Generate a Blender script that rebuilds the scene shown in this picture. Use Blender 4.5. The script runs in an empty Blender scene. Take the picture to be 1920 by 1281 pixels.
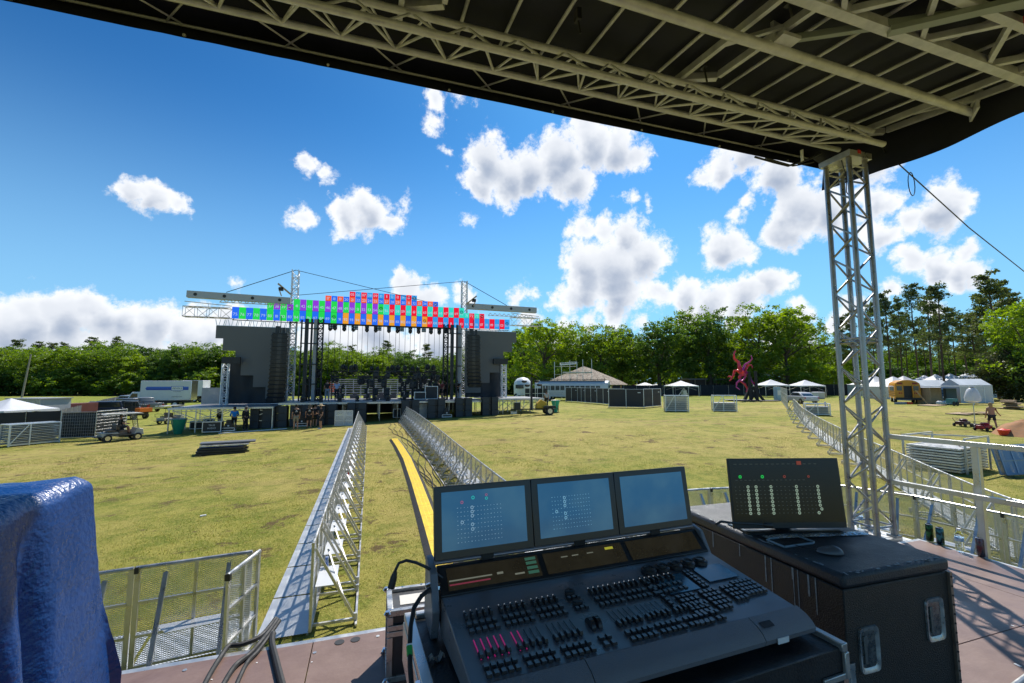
import bpy, math, random
from mathutils import Vector, Matrix, noise
R=math.radians; PI=math.pi; V=Vector
random.seed(11)
S=bpy.context.scene; COL=S.collection
# ------------------------------------------------------------ camera
CH=3.4; FP=820.0; YAW=R(18.09); PIT=R(5.40)
cam=bpy.data.cameras.new('camera'); camo=bpy.data.objects.new('camera',cam); COL.objects.link(camo)
cam.sensor_width=36; cam.lens=FP/1920*36; cam.clip_start=.05; cam.clip_end=6000
camo.location=(0,0,CH); camo.rotation_euler=(PI/2+PIT,0,-YAW); S.camera=camo
_f=V((math.sin(YAW)*math.cos(PIT),math.cos(YAW)*math.cos(PIT),math.sin(PIT))); _r=V((math.cos(YAW),-math.sin(YAW),0)); _u=_r.cross(_f); C0=V((0,0,CH))
def ray(px,py): return _f+_r*((px-960)/FP)+_u*((640.5-py)/FP)
# ------------------------------------------------------------ sun + sky
SAZ=V((.605,.797)); SEL=R(53)
sun=bpy.data.lights.new('sun','SUN'); sun.energy=4.6; sun.angle=R(.53); sun.color=(1,.95,.87)
suno=bpy.data.objects.new('sun',sun); COL.objects.link(suno)
sd=V((SAZ.x*math.cos(SEL),SAZ.y*math.cos(SEL),math.sin(SEL))); suno.rotation_euler=sd.to_track_quat('Z','Y').to_euler(); suno.location=(0,0,50)
S.view_settings.view_transform='Standard'; S.view_settings.look='None'; S.view_settings.exposure=0.35; S.view_settings.gamma=1
W=bpy.data.worlds.new("World"); S.world=W; W.use_nodes=True; nt=W.node_tree; nt.nodes.clear()
def N(nt,t,**k):
    n=nt.nodes.new(t)
    for a,b in k.items():
        if a=='ins':
            for i,v in b.items():
                if isinstance(v,bpy.types.NodeSocket): nt.links.new(v,n.inputs[i])
                else: n.inputs[i].default_value=v
        else: setattr(n,a,b)
    return n
def M(nt,op,a,b=0.,c=0.,clamp=False):
    n=N(nt,'ShaderNodeMath',operation=op,use_clamp=clamp,ins={0:a,1:b,2:c}); return n.outputs[0]
def MR(nt,v,a,b,c=0.,d=1.,smooth=True):
    n=N(nt,'ShaderNodeMapRange',interpolation_type='SMOOTHSTEP' if smooth else 'LINEAR',ins={0:v,1:a,2:b,3:c,4:d}); return n.outputs[0]
def MIX(nt,f,a,b,mode='MIX'):
    n=N(nt,'ShaderNodeMix',data_type='RGBA',blend_type=mode,ins={0:f}); 
    for i,v in ((6,a),(7,b)):
        if isinstance(v,bpy.types.NodeSocket): nt.links.new(v,n.inputs[i])
        else: n.inputs[i].default_value=(*v,1) if len(v)==3 else v
    return n.outputs[2]
sky=N(nt,'ShaderNodeTexSky',sky_type='NISHITA',sun_disc=False,sun_elevation=SEL,sun_rotation=math.atan2(SAZ.x,SAZ.y),altitude=50,air_density=1.15,dust_density=.5,ozone_density=2.2)
sg_=N(nt,'ShaderNodeVectorMath',operation='SCALE',ins={0:sky.outputs[0]}); sg_.inputs[3].default_value=.135
sg2=N(nt,'ShaderNodeGamma',ins={0:sg_.outputs[0],1:1.6})
tn=N(nt,'ShaderNodeVectorMath',operation='MULTIPLY',ins={0:sg2.outputs[0],1:(.34,.86,1.02)})
hs=N(nt,'ShaderNodeHueSaturation',ins={0:.5,1:1.0,2:1.0,4:tn.outputs[0]})
skyc=N(nt,'ShaderNodeVectorMath',operation='SCALE',ins={0:hs.outputs[0]}); skyc.inputs[3].default_value=.78
dirn=N(nt,'ShaderNodeTexCoord').outputs['Generated']
def noi(sc,det=5,ro=.6,vec=None): return N(nt,'ShaderNodeTexNoise',noise_dimensions='3D',ins={'Vector':vec or dirn,'Scale':sc,'Detail':det,'Roughness':ro})
n1=noi(9,4,.6); n2=noi(26,8,.72); n3=noi(7,3,.5)
w=N(nt,'ShaderNodeVectorMath',operation='SUBTRACT',ins={0:n1.outputs['Color'],1:(.5,.5,.5)}).outputs[0]
w=N(nt,'ShaderNodeVectorMath',operation='SCALE',ins={0:w}); w.inputs[3].default_value=.10
wd=N(nt,'ShaderNodeVectorMath',operation='ADD',ins={0:dirn,1:w.outputs[0]}).outputs[0]
def blobs(L,vec):
    out=None
    for (x,y,r) in L:
        a=ray(x,y).normalized(); b=ray(x+r*.7,y+r*.7).normalized(); ar=a.angle(b)
        d=N(nt,'ShaderNodeVectorMath',operation='DISTANCE',ins={0:vec,1:tuple(a)}).outputs['Value']
        v=M(nt,'MULTIPLY_ADD',d,-1/ar,1.0)
        v=M(nt,'MULTIPLY',v,min(1,r/45))
        out=v if out is None else M(nt,'SMOOTH_MAX',out,v,.12)
    return out
CL=[(240,362,48),(285,372,52),(330,388,38),(575,325,32),(610,335,24),(560,405,34),(650,405,44),(690,395,54),(735,415,36),(630,425,30),
(815,185,34),(800,225,28),(830,270,22),(845,310,15),(865,185,22),(885,190,16),(880,420,20),(900,412,14),(755,378,16),(660,360,18),
(920,300,60),(960,330,62),(1000,320,58),(900,350,44),(1060,290,58),(1110,270,62),(1160,275,58),(1200,285,40),(1080,350,50),(1050,320,50),(1095,240,40),(945,370,34),
(1090,430,34),(1130,430,38),(1180,440,44),(1100,500,66),(1150,500,80),(1200,490,56),(1090,545,54),(1160,550,64),(1060,560,36),(1180,380,14),(1160,375,12),(1205,380,16),
(1320,330,30),(1360,310,44),(1410,290,44),(1360,460,50),(1330,470,30),(1395,465,34),(1385,400,20),(1405,380,18),
(1470,320,60),(1500,385,60),(1545,395,58),(1640,375,46),(1700,412,40),(1480,430,50),(1620,300,60),(1760,395,54),(1790,375,34),(1715,488,40),(1770,488,46),(1820,500,44),(1650,440,44),(1830,460,30),(1675,545,34),(1760,565,30),(1600,565,36),
(975,547,26),(1000,552,18),(1030,575,14),(1120,575,26),(1150,590,40),(1100,600,30),(1230,560,36),(1280,555,44),(1330,560,50),(1390,555,50),(1430,540,44),(1470,540,22),(1380,590,34),(1300,592,34),(1000,600,30),(1060,610,30),(1200,610,30),(1490,600,36),(1570,600,34),
(60,605,70),(130,600,66),(190,585,62),(220,590,60),(280,600,64),(330,610,50),(20,610,70),(0,650,90),(120,650,90),(240,650,90),(360,640,70),(420,610,50),(450,640,60),(385,625,46),(520,620,60),(600,640,60),(700,620,60),(760,530,30),(775,550,38),(810,570,40),(870,560,28),(860,545,24),(640,650,60),(740,650,60),(820,640,60),(900,650,60),(430,535,17),(422,550,12),(65,525,12),(1480,650,80),(1050,670,60),
(-200,560,160),(-500,520,200),(2200,400,200),(2600,300,240),(300,900,1),]
bd=blobs(CL,wd)
dens=M(nt,'ADD',bd,M(nt,'MULTIPLY_ADD',n2.outputs[0],1.5,-.75))
# thin scatter of far cumulus on the rest of the sky, seen only in reflections
alpha=MR(nt,dens,.0,.42)
gb=blobs([(x,y+.38*r_,.80*r_) for (x,y,r_) in CL if 44<=r_<120],N(nt,'ShaderNodeVectorMath',operation='ADD',ins={0:dirn,1:N(nt,'ShaderNodeVectorMath',operation='SCALE',ins={0:w.outputs[0],3:.8}).outputs[0]}).outputs[0])
sh1=MR(nt,M(nt,'MULTIPLY_ADD',n1.outputs[0],.9,M(nt,'ADD',bd,-.45)),.22,.85); sh2=MR(nt,n3.outputs[0],.38,.62); sh3=MR(nt,n2.outputs[0],.35,.7,1.,.55)
gray=M(nt,'MULTIPLY_ADD',MR(nt,M(nt,'MULTIPLY_ADD',n2.outputs[0],.5,gb),.38,1.25),.70,M(nt,'MULTIPLY',sh1,.34),clamp=True)
ccol=MIX(nt,gray,(.80,.82,.85),(.33,.39,.50))
sz=N(nt,'ShaderNodeSeparateXYZ',ins={0:dirn}).outputs[2]
skyb=MIX(nt,MR(nt,sz,-.02,.55,.85,0.),skyc.outputs[0],(.28,.54,.82))
fin=MIX(nt,alpha,skyb,ccol)
sz=N(nt,'ShaderNodeSeparateXYZ',ins={0:dirn}).outputs[2]
haze=MR(nt,sz,-.05,.55,.62,0.)

bg=N(nt,'ShaderNodeBackground',ins={0:fin,1:1.0}); wo=N(nt,'ShaderNodeOutputWorld',ins={0:bg.outputs[0]})
W.cycles.sampling_method='MANUAL'; W.cycles.sample_map_resolution=512

# ------------------------------------------------------------ terrain
def ss(x,a,b):
    t=max(0,min(1,(x-a)/(b-a))); return t*t*(3-2*t)
def gz(x,y): return (.2+.62*math.tanh(x/18))*ss(y,8,33)*(1-.75*ss(y,60,110))
def GZ(px,py,z): d=ray(px,py); return C0+d*((z-CH)/d.z)
def PY(px,py,y): d=ray(px,py); return C0+d*(y/d.y)
def G(px,py):
    z=0
    for i in range(12): p=GZ(px,py,z); z=.5*z+.5*gz(p.x,p.y)
    p=GZ(px,py,z); return V((p.x,p.y,gz(p.x,p.y)))
def GD(px,d):
    x=(px-960)/FP*d; p=_r*x+V((math.sin(YAW),math.cos(YAW),0))*d; return V((p.x,p.y,gz(p.x,p.y)))
def ZT(p,px,py):
    d=ray(px,py); return CH+d.z*math.hypot(p[0],p[1])/math.hypot(d.x,d.y)
FACE=-YAW  # rotation that turns +y away from the camera straight ahead

# ------------------------------------------------------------ materials
MC={}
def mat(name,col,rough=.6,metal=0.,var=.0,vs=3.,bump=0.,bs=40.,spec=.5,col2=None,emit=0,trans=0.,alpha=None,stretch=None):
    if name in MC: return MC[name]
    m=bpy.data.materials.new(name); MC[name]=m; m.use_nodes=True; t=m.node_tree; b=t.nodes['Principled BSDF']; o=t.nodes['Material Output']
    b.inputs['Base Color'].default_value=(*col,1); b.inputs['Roughness'].default_value=rough; b.inputs['Metallic'].default_value=metal
    b.inputs['Specular IOR Level'].default_value=spec
    tc=N(t,'ShaderNodeTexCoord').outputs['Object']
    if stretch: tc=N(t,'ShaderNodeMapping',ins={0:tc,3:stretch}).outputs[0]
    if var or col2:
        n=N(t,'ShaderNodeTexNoise',ins={'Vector':tc,'Scale':vs,'Detail':6,'Roughness':.65})
        if col2: f=MR(t,n.outputs[0],.42,.62); c=MIX(t,f,col,col2)
        else: 
            f=MR(t,n.outputs[0],.25,.75,1-var,1+var,False)
            c=N(t,'ShaderNodeVectorMath',operation='SCALE',ins={0:col}); t.links.new(f,c.inputs[3]); c=c.outputs[0]
        t.links.new(c,b.inputs['Base Color'])
        t.links.new(MR(t,n.outputs[0],.3,.7,max(.05,rough-.12),min(1,rough+.12)),b.inputs['Roughness'])
        if emit: t.links.new(c,b.inputs['Emission Color'])
    elif emit: b.inputs['Emission Color'].default_value=(*col,1)
    if emit: b.inputs['Emission Strength'].default_value=emit
    if bump:
        n=N(t,'ShaderNodeTexNoise',ins={'Vector':tc,'Scale':bs,'Detail':4})
        bp=N(t,'ShaderNodeBump',ins={'Strength':bump,'Distance':.02,'Height':n.outputs[0]}); t.links.new(bp.outputs[0],b.inputs['Normal'])
    if trans: b.inputs['Transmission Weight'].default_value=trans
    if alpha is not None:
        tr=N(t,'ShaderNodeBsdfTransparent'); mx=N(t,'ShaderNodeMixShader',ins={0:alpha,1:tr.outputs[0],2:b.outputs[0]}); t.links.new(mx.outputs[0],o.inputs[0])
    return m
def meshmat(name,col,k,w,metal=.7,rough=.4):
    """woven / expanded metal: holes cut by a diamond pattern in object space"""
    m=mat(name,col,rough,metal,.15); t=m.node_tree; b=t.nodes['Principled BSDF']; o=t.nodes['Material Output']
    tc=N(t,'ShaderNodeTexCoord').outputs['Object']; sp=N(t,'ShaderNodeSeparateXYZ',ins={0:tc})
    x=M(t,'ADD',sp.outputs[0],sp.outputs[1]); z=M(t,'MULTIPLY',sp.outputs[2],1.9)
    a=M(t,'FRACT',M(t,'MULTIPLY',M(t,'ADD',x,z),k)); c=M(t,'FRACT',M(t,'MULTIPLY',M(t,'SUBTRACT',x,z),k))
    f=M(t,'MAXIMUM',M(t,'LESS_THAN',a,w),M(t,'LESS_THAN',c,w))
    tr=N(t,'ShaderNodeBsdfTransparent'); mx=N(t,'ShaderNodeMixShader',ins={0:f,1:tr.outputs[0],2:b.outputs[0]}); t.links.new(mx.outputs[0],o.inputs[0]); return m
def leafmat(name,c1,c2,tr=.45):
    m=bpy.data.materials.new(name); MC[name]=m; m.use_nodes=True; t=m.node_tree; t.nodes.remove(t.nodes['Principled BSDF']); o=t.nodes['Material Output']
    tc=N(t,'ShaderNodeTexCoord').outputs['Object']; oi=N(t,'ShaderNodeObjectInfo')
    n=N(t,'ShaderNodeTexNoise',ins={'Vector':tc,'Scale':.9,'Detail':5,'Roughness':.7})
    f=M(t,'ADD',MR(t,n.outputs[0],.3,.7),M(t,'MULTIPLY_ADD',oi.outputs['Random'],.6,-.3),clamp=True)
    c=MIX(t,f,c1,c2); ct=N(t,'ShaderNodeHueSaturation',ins={0:.485,1:1.15,2:1.9,4:c})
    d=N(t,'ShaderNodeBsdfDiffuse',ins={0:c}); T=N(t,'ShaderNodeBsdfTranslucent',ins={0:ct.outputs[0]}); g=N(t,'ShaderNodeBsdfGlossy',ins={0:(.5,.5,.5,1),1:.45})
    mx=N(t,'ShaderNodeMixShader',ins={0:tr,1:d.outputs[0],2:T.outputs[0]}); m2=N(t,'ShaderNodeMixShader',ins={0:.06,1:mx.outputs[0],2:g.outputs[0]}); t.links.new(m2.outputs[0],o.inputs[0]); return m
ALU=mat('aluminium',(.56,.55,.53),.36,.75,.22,6)
ALUT=mat('aluminium_tower',(.36,.36,.36),.34,.8,.28,9)
ALUB=mat('aluminium_roof',(.57,.57,.60),.5,.4,.25,8)
WHT=mat('white_paint',(.78,.79,.8),.45,0,.08,4)
GRYP=mat('grey_paint',(.35,.36,.37),.5,.1,.12,3)
BLK=mat('black_paint',(.018,.018,.02),.5,0,.3,8)
BLKM=mat('black_metal',(.03,.032,.035),.42,.4,.3,10)
RUB=mat('rubber',(.02,.02,.021),.65,0,.2,20)
TYR=mat('tyre',(.025,.025,.025),.8)
GLS=mat('vehicle_glass',(.02,.03,.04),.06,0,spec=.8)
CHR=mat('chrome',(.6,.6,.62),.2,.95)
WOOD=mat('weathered_wood',(.36,.25,.15),.8,0,.35,5,.3)
PLY=mat('raw_plywood',(.45,.32,.19),.75,0,.2,3)
SKIN=mat('skin',(.42,.22,.14),.55); HAIR=mat('dark_hair',(.03,.02,.015),.7); 
TSH=mat('black_cotton',(.012,.012,.014),.9,0,.3,10)
LOGO=mat('white_print',(.7,.7,.7),.7)
RED=mat('red_lens',(.45,.02,.015),.25); WIN=mat('window_pane',(.05,.07,.08),.08,0,spec=.8)
# ------------------------------------------------------------ mesh builder
class MB:
    def __init__(s): s.v=[];s.f=[];s.mi=[];s.c=0
    def m(s,i): s.c=i; return s
    def add(s,vs,fs):
        o=len(s.v); s.v+= [tuple(v) for v in vs]; s.f+=[tuple(i+o for i in f) for f in fs]; s.mi+=[s.c]*len(fs); return s
    def box(s,c,d,rz=0,mt=None):
        x,y,z=d[0]/2,d[1]/2,d[2]/2; c=V(c)
        vs=[V((a*x,b*y,e*z)) for e in(-1,1) for b in(-1,1) for a in(-1,1)]
        if mt is None: mt=Matrix.Rotation(rz,3,'Z')
        vs=[c+mt@v for v in vs]
        return s.add(vs,[(0,2,3,1),(4,5,7,6),(0,1,5,4),(2,6,7,3),(0,4,6,2),(1,3,7,5)])
    def bb(s,x0,x1,y0,y1,z0,z1): return s.box(((x0+x1)/2,(y0+y1)/2,(z0+z1)/2),(x1-x0,y1-y0,z1-z0))
    def frame(s,a,b):
        d=(V(b)-V(a)); L=d.length; d=d/L; up=V((0,0,1)) if abs(d.z)<.95 else V((0,1,0)); x=d.cross(up).normalized(); y=x.cross(d).normalized(); return L,d,x,y
    def bar(s,a,b,w,h=None):
        h=h or w; L,d,x,y=s.frame(a,b); a=V(a);b=V(b); vs=[p+x*(i*w/2)+y*(j*h/2) for p in(a,b) for i,j in((-1,-1),(1,-1),(1,1),(-1,1))]
        return s.add(vs,[(0,1,2,3),(7,6,5,4),(0,4,5,1),(1,5,6,2),(2,6,7,3),(3,7,4,0)])
    def tube(s,a,b,r,n=6,r2=None,cap=True):
        r2=r if r2 is None else r2; L,d,x,y=s.frame(a,b); a=V(a);b=V(b)
        vs=[p+(x*math.cos(2*PI*i/n)+y*math.sin(2*PI*i/n))*q for p,q in((a,r),(b,r2)) for i in range(n)]
        fs=[(i,(i+1)%n,n+(i+1)%n,n+i) for i in range(n)]
        if cap: fs+=[tuple(range(n))[::-1],tuple(range(n,2*n))]
        return s.add(vs,fs)
    def path(s,P,r,n=6):
        P=[V(p) for p in P]; vs=[]; x=None
        for i,p in enumerate(P):
            d=(P[min(i+1,len(P)-1)]-P[max(i-1,0)]).normalized()
            if x is None: x=d.cross(V((0,0,1)) if abs(d.z)<.9 else V((1,0,0))).normalized()
            else: x=(x-d*x.dot(d)).normalized()
            y=x.cross(d); q=r[i] if isinstance(r,(list,tuple)) else r
            vs+=[p+(x*math.cos(2*PI*k/n)+y*math.sin(2*PI*k/n))*q for k in range(n)]
        fs=[(i*n+k,i*n+(k+1)%n,(i+1)*n+(k+1)%n,(i+1)*n+k) for i in range(len(P)-1) for k in range(n)]
        fs+=[tuple(range(n)),tuple(range((len(P)-1)*n,len(P)*n))[::-1]]
        return s.add(vs,fs)
    def lathe(s,prof,c=(0,0,0),n=14,sx=1,sy=1):
        vs=[(c[0]+sx*r*math.cos(2*PI*i/n),c[1]+sy*r*math.sin(2*PI*i/n),c[2]+z) for r,z in prof for i in range(n)]
        fs=[(j*n+i,j*n+(i+1)%n,(j+1)*n+(i+1)%n,(j+1)*n+i) for j in range(len(prof)-1) for i in range(n)]
        fs+=[tuple(range(n))[::-1],tuple(range((len(prof)-1)*n,len(prof)*n))]
        return s.add(vs,fs)
    def disc(s,c,r,h,axis='Y',n=16):
        c=V(c); a={'X':V((1,0,0)),'Y':V((0,1,0)),'Z':V((0,0,1))}[axis]*h/2; return s.tube(c-a,c+a,r,n)
    def poly(s,pts): return s.add(pts,[tuple(range(len(pts)))])
    def prism(s,pts,ax,a,b):
        """extrude 2-D outline along axis ax (0=x,1=y,2=z)"""
        def P(p,t): q=list(p); q.insert(ax,t); return q
        n=len(pts); vs=[P(p,a) for p in pts]+[P(p,b) for p in pts]
        return s.add(vs,[tuple(range(n)),tuple(range(n,2*n))[::-1]]+[(i,n+i,n+(i+1)%n,(i+1)%n) for i in range(n)])
    def grid(s,fn,nu,nv,closed=False):
        vs=[fn(i/nu,j/nv) for j in range(nv+1) for i in range(nu+1)]
        return s.add(vs,[(j*(nu+1)+i,j*(nu+1)+i+1,(j+1)*(nu+1)+i+1,(j+1)*(nu+1)+i) for j in range(nv) for i in range(nu)])
    SEP={'leg','castor','rivet','fixing_screw','eyelet','socket_hole','ball_corner','corner_plate','paint_drip','end_plate','coupler','indicator','lit_fader_slot','fader_slot','port_hole','bearer','blue_pipe','button','fader_cap','small_lever','screen_arm','truss_chord','chord','latch','flood_lamp','warning_light','tail_light','ratchet_strap','post','amplifier_box','support_post','upright','roof_post','rub_rail','grab_rail','lamp_face','porch_post','timber_trestle','cable_duct','clamp_bar','ledger','eyes','ears','shoe','wheel','pole','outrigger_beam','stand_foot'}
    def islands(s):
        key={}; par=list(range(len(s.v)))
        def fd(a):
            while par[a]!=a: par[a]=par[par[a]]; a=par[a]
            return a
        for i,v in enumerate(s.v):
            k=(round(v[0],4),round(v[1],4),round(v[2],4)); j=key.setdefault(k,i); par[fd(i)]=fd(j)
        for f in s.f:
            a=fd(f[0])
            for q in f[1:]: par[fd(q)]=a
        G_={}
        for fi,f in enumerate(s.f): G_.setdefault(fd(f[0]),[]).append(fi)
        out=[]
        for fl in G_.values():
            m=MB(); mp={}
            for fi in fl:
                ff=[]
                for i in s.f[fi]:
                    if i not in mp: mp[i]=len(m.v); m.v.append(s.v[i])
                    ff.append(mp[i])
                m.f.append(tuple(ff)); m.mi.append(s.mi[fi])
            out.append(m)
        return out
    def build(s,name,mats,parent=None,smooth=False,bevel=0,world=False,tag=None,one=False):
        if not one and parent is not None and name in s.SEP:
            L=s.islands()
            if len(L)>1:
                if len(L)>100:
                    L.sort(key=lambda m:sum(v[1] for v in m.v)/len(m.v)); R_=MB()
                    for m in L[100:]:
                        o=len(R_.v); R_.v+=m.v; R_.f+=[tuple(i+o for i in f) for f in m.f]; R_.mi+=m.mi
                    prop(R_.build(name,mats,parent,smooth,bevel,world,None,True),kind='stuff'); L=L[:100]
                for m in L: last=m.build(name,mats,parent,smooth,bevel,world,None,True)
                return last
        me=bpy.data.meshes.new(name); vs=s.v
        if world and parent is not None:
            mi=(Matrix.Translation(parent.location)@parent.rotation_euler.to_matrix().to_4x4()).inverted(); vs=[tuple(mi@V(v)) for v in vs]
        me.from_pydata(vs,[],s.f)
        mats=mats if isinstance(mats,(list,tuple)) else [mats]
        for m_ in mats: me.materials.append(m_)
        if any(s.mi): me.polygons.foreach_set('material_index',s.mi)
        if smooth: me.polygons.foreach_set('use_smooth',[True]*len(s.f))
        me.update(); o=bpy.data.objects.new(name,me); COL.objects.link(o); o.parent=parent
        if bevel:
            b=o.modifiers.new('bevel','BEVEL'); b.width=bevel; b.segments=2; b.limit_method='ANGLE'
        if smooth or bevel:
            try: me.set_sharp_from_angle(angle=R(40))
            except Exception: pass
        return o
def prop(o,label=None,cat=None,group=None,kind=None):
    for k,v in (('label',label),('category',cat),('group',group),('kind',kind)):
        if v: o[k]=v
    return o
def thing(name,loc,rz,label,cat,group=None,kind=None):
    o=bpy.data.objects.new(name,None); COL.objects.link(o); o.location=loc; o.rotation_euler=(0,0,rz); o.empty_display_size=.2
    return prop(o,label,cat,group,kind)
def kids(o): return [c for c in bpy.data.objects if c.parent==o]
def dup(o,loc=None,rz=None,label=None,scale=None,parent=None,_c=None):
    c=o.copy(); COL.objects.link(c)
    if parent: c.parent=parent
    if loc is not None: c.location=loc
    if rz is not None: c.rotation_euler=(0,0,rz)
    if scale: c.scale=scale if not isinstance(scale,(int,float)) else (scale,)*3
    if label: c['label']=label
    for k in KIDS(o): dup(k,parent=c)
    return c
_K={}
def KIDS(o):
    if o.name not in _K: _K[o.name]=kids(o)
    return _K[o.name]
def text_into(mb,s,h,org,ux,uy,mi=0,align='CENTER',off=V((0,0,0))):
    """set lettering of cap height h at org, running along ux, up along uy"""
    cu=bpy.data.curves.new('t','FONT'); cu.body=s; cu.align_x=align; cu.resolution_u=2; ob=bpy.data.objects.new('t',cu); COL.objects.link(ob)
    bpy.context.view_layer.update(); me=ob.to_mesh(); k=h/.72
    vs=[V(org)+V(ux)*(v.co.x*k)+V(uy)*(v.co.y*k) for v in me.vertices]; fs=[tuple(p.vertices) for p in me.polygons]
    mb.m(mi); mb.add(vs,fs); mb.m(0); ob.to_mesh_clear(); bpy.data.objects.remove(ob); bpy.data.curves.remove(cu)
def truss(mb,a,b,w,h,r=.025,seg=.5,rl=None,n=6,lay='box'):
    """box truss between a and b"""
    rl=rl or r*.55; L,d,x,y=mb.frame(a,b); a=V(a)
    cs=[(x*(i*w/2)+y*(j*h/2)) for i,j in((-1,-1),(1,-1),(1,1),(-1,1))]
    for c in cs: mb.tube(a+c,a+d*L+c,r,n)
    k=max(1,round(L/seg)); 
    for q in range(4):
        p,s_=cs[q],cs[(q+1)%4]
        for i in range(k):
            t0=L*i/k; t1=L*(i+1)/k; m_=(t0+t1)/2
            if (i+q)%2: mb.tube(a+p+d*t0,a+s_+d*t1,rl,4,cap=False)
            else: mb.tube(a+s_+d*t0,a+p+d*t1,rl,4,cap=False)
            mb.tube(a+p+d*t0,a+s_+d*t0,rl,4,cap=False)
    return mb
# ============================================================ GROUND
def axis(a,b,fine0,fine1,st,gr=1.25):
    L=[fine0]; 
    while L[-1]<fine1: L.append(L[-1]+st)
    s=st
    while L[-1]<b: s*=gr; L.append(L[-1]+s)
    s=st
    while L[0]>a: s*=gr; L.insert(0,L[0]-s)
    return L
def make_ground():
    xs=axis(-1500,1800,-40,80,1.5); ys=axis(-300,2500,-6,110,1.5); mb=MB(); nx=len(xs)
    vs=[(x,y,gz(x,y)+.03*noise.noise(V((x*.22,y*.22,0)))*ss(y,8,16)) for y in ys for x in xs]
    fs=[(j*nx+i,j*nx+i+1,(j+1)*nx+i+1,(j+1)*nx+i) for j in range(len(ys)-1) for i in range(nx-1)]
    mb.add(vs,fs)
    m=bpy.data.materials.new('grass_field'); m.use_nodes=True; t=m.node_tree; b=t.nodes['Principled BSDF']
    P=N(t,'ShaderNodeTexCoord').outputs['Object']
    def nz(s,d=6,r=.6,di=0): return N(t,'ShaderNodeTexNoise',ins={'Vector':P,'Scale':s,'Detail':d,'Roughness':r,'Distortion':di}).outputs[0]
    big=nz(.11,13,.72,.3); mid=nz(1.1,13,.78); fin=nz(14,6,.75); tiny=nz(60,3,.7); sp=nz(.8,12,.78,.2); wide=nz(.045,3,.5)
    g=MIX(t,MR(t,mid,.40,.60),(.145,.185,.018),(.345,.315,.060))
    g=MIX(t,MR(t,fin,.46,.66,0,.85),g,(.42,.39,.09))
    sep=N(t,'ShaderNodeSeparateXYZ',ins={0:P})
    far=M(t,'MULTIPLY',MR(t,sep.outputs[1],33,62),.85)
    g=MIX(t,far,g,MIX(t,MR(t,mid,.38,.62),(.15,.215,.018),(.25,.285,.030)))
    straw=MR(t,M(t,'ADD',M(t,'MULTIPLY',wide,.45),M(t,'MULTIPLY',big,.55)),.42,.55,0,.95)
    straw=M(t,'MULTIPLY',M(t,'MULTIPLY',straw,MR(t,mid,.36,.60,.35,1.)),MR(t,sep.outputs[1],32,58,1,.25))
    g=MIX(t,straw,g,(.46,.37,.115))
    dirt=M(t,'MULTIPLY',MR(t,sp,.55,.60,0,.9),MR(t,big,.40,.50,.15,1))
    g=MIX(t,dirt,g,(.13,.08,.042))
    trk=N(t,'ShaderNodeTexNoise',ins={'Vector':N(t,'ShaderNodeMapping',ins={0:P,2:(0,0,.35),3:(.10,1.1,1)}).outputs[0],'Scale':1.0,'Detail':7,'Roughness':.6}).outputs[0]
    g=MIX(t,M(t,'MULTIPLY',MR(t,trk,.54,.64,0,.7),M(t,'MULTIPLY',MR(t,sep.outputs[1],12,22),MR(t,sep.outputs[1],36,55,1,.2))),g,(.40,.30,.11))
    g=MIX(t,MR(t,tiny,.50,.75,.0,.55),g,(.06,.085,.012))
    t.links.new(g,b.inputs['Base Color']); b.inputs['Roughness'].default_value=.9; b.inputs['Specular IOR Level'].default_value=.2
    h=M(t,'ADD',M(t,'MULTIPLY',tiny,.5),fin)
    bp=N(t,'ShaderNodeBump',ins={'Strength':.85,'Distance':.07,'Height':h}); t.links.new(bp.outputs[0],b.inputs['Normal'])
    o=mb.build('ground',m,smooth=True); prop(o,kind='structure'); return o
make_ground()
def make_grass():
    """short turf blades on the part of the field next to the stage; one object"""
    rnd=random.Random(5); mb=MB()
    GM=[leafmat('grass_blade_%d'%i,a,b_,.3) for i,(a,b_) in enumerate([((.15,.19,.02),(.24,.25,.035)),((.34,.29,.10),(.45,.37,.16)),((.12,.17,.015),(.18,.23,.025))])]
    vs=[];fs=[];mi=[]
    for i in range(230000):
        d=4.5+25*rnd.random()**1.25; u=rnd.uniform(-1.2,1.2); p=_r*(u*d)+V((math.sin(YAW),math.cos(YAW),0))*d
        if p.y<3.4: continue
        q=noise.noise(V((p.x*.5,p.y*.5,3)))
        if q<-.3 and rnd.random()<.7: continue
        h=(.02+.028*rnd.random())*(1+.5*q)*(1-(d-4.5)/60); a=rnd.uniform(0,6.28); w=.003*(1+d*.09); lx,ly=rnd.uniform(-.7,.7)*h,rnd.uniform(-.7,.7)*h
        z=gz(p.x,p.y)-.004; o=len(vs); dx,dy=math.cos(a)*w,math.sin(a)*w
        vs+=[(p.x-dx,p.y-dy,z),(p.x+dx,p.y+dy,z),(p.x+lx,p.y+ly,z+h)]; fs.append((o,o+1,o+2))
        mi.append(1 if rnd.random()<.40-q*.4 else (2 if rnd.random()<.35 else 0))
    mb.v=vs; mb.f=fs; mb.mi=mi; o=mb.build('grass_blades',GM)
    prop(o,'short green and straw coloured turf in front of the deck','grass',kind='stuff')
make_grass()

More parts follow.
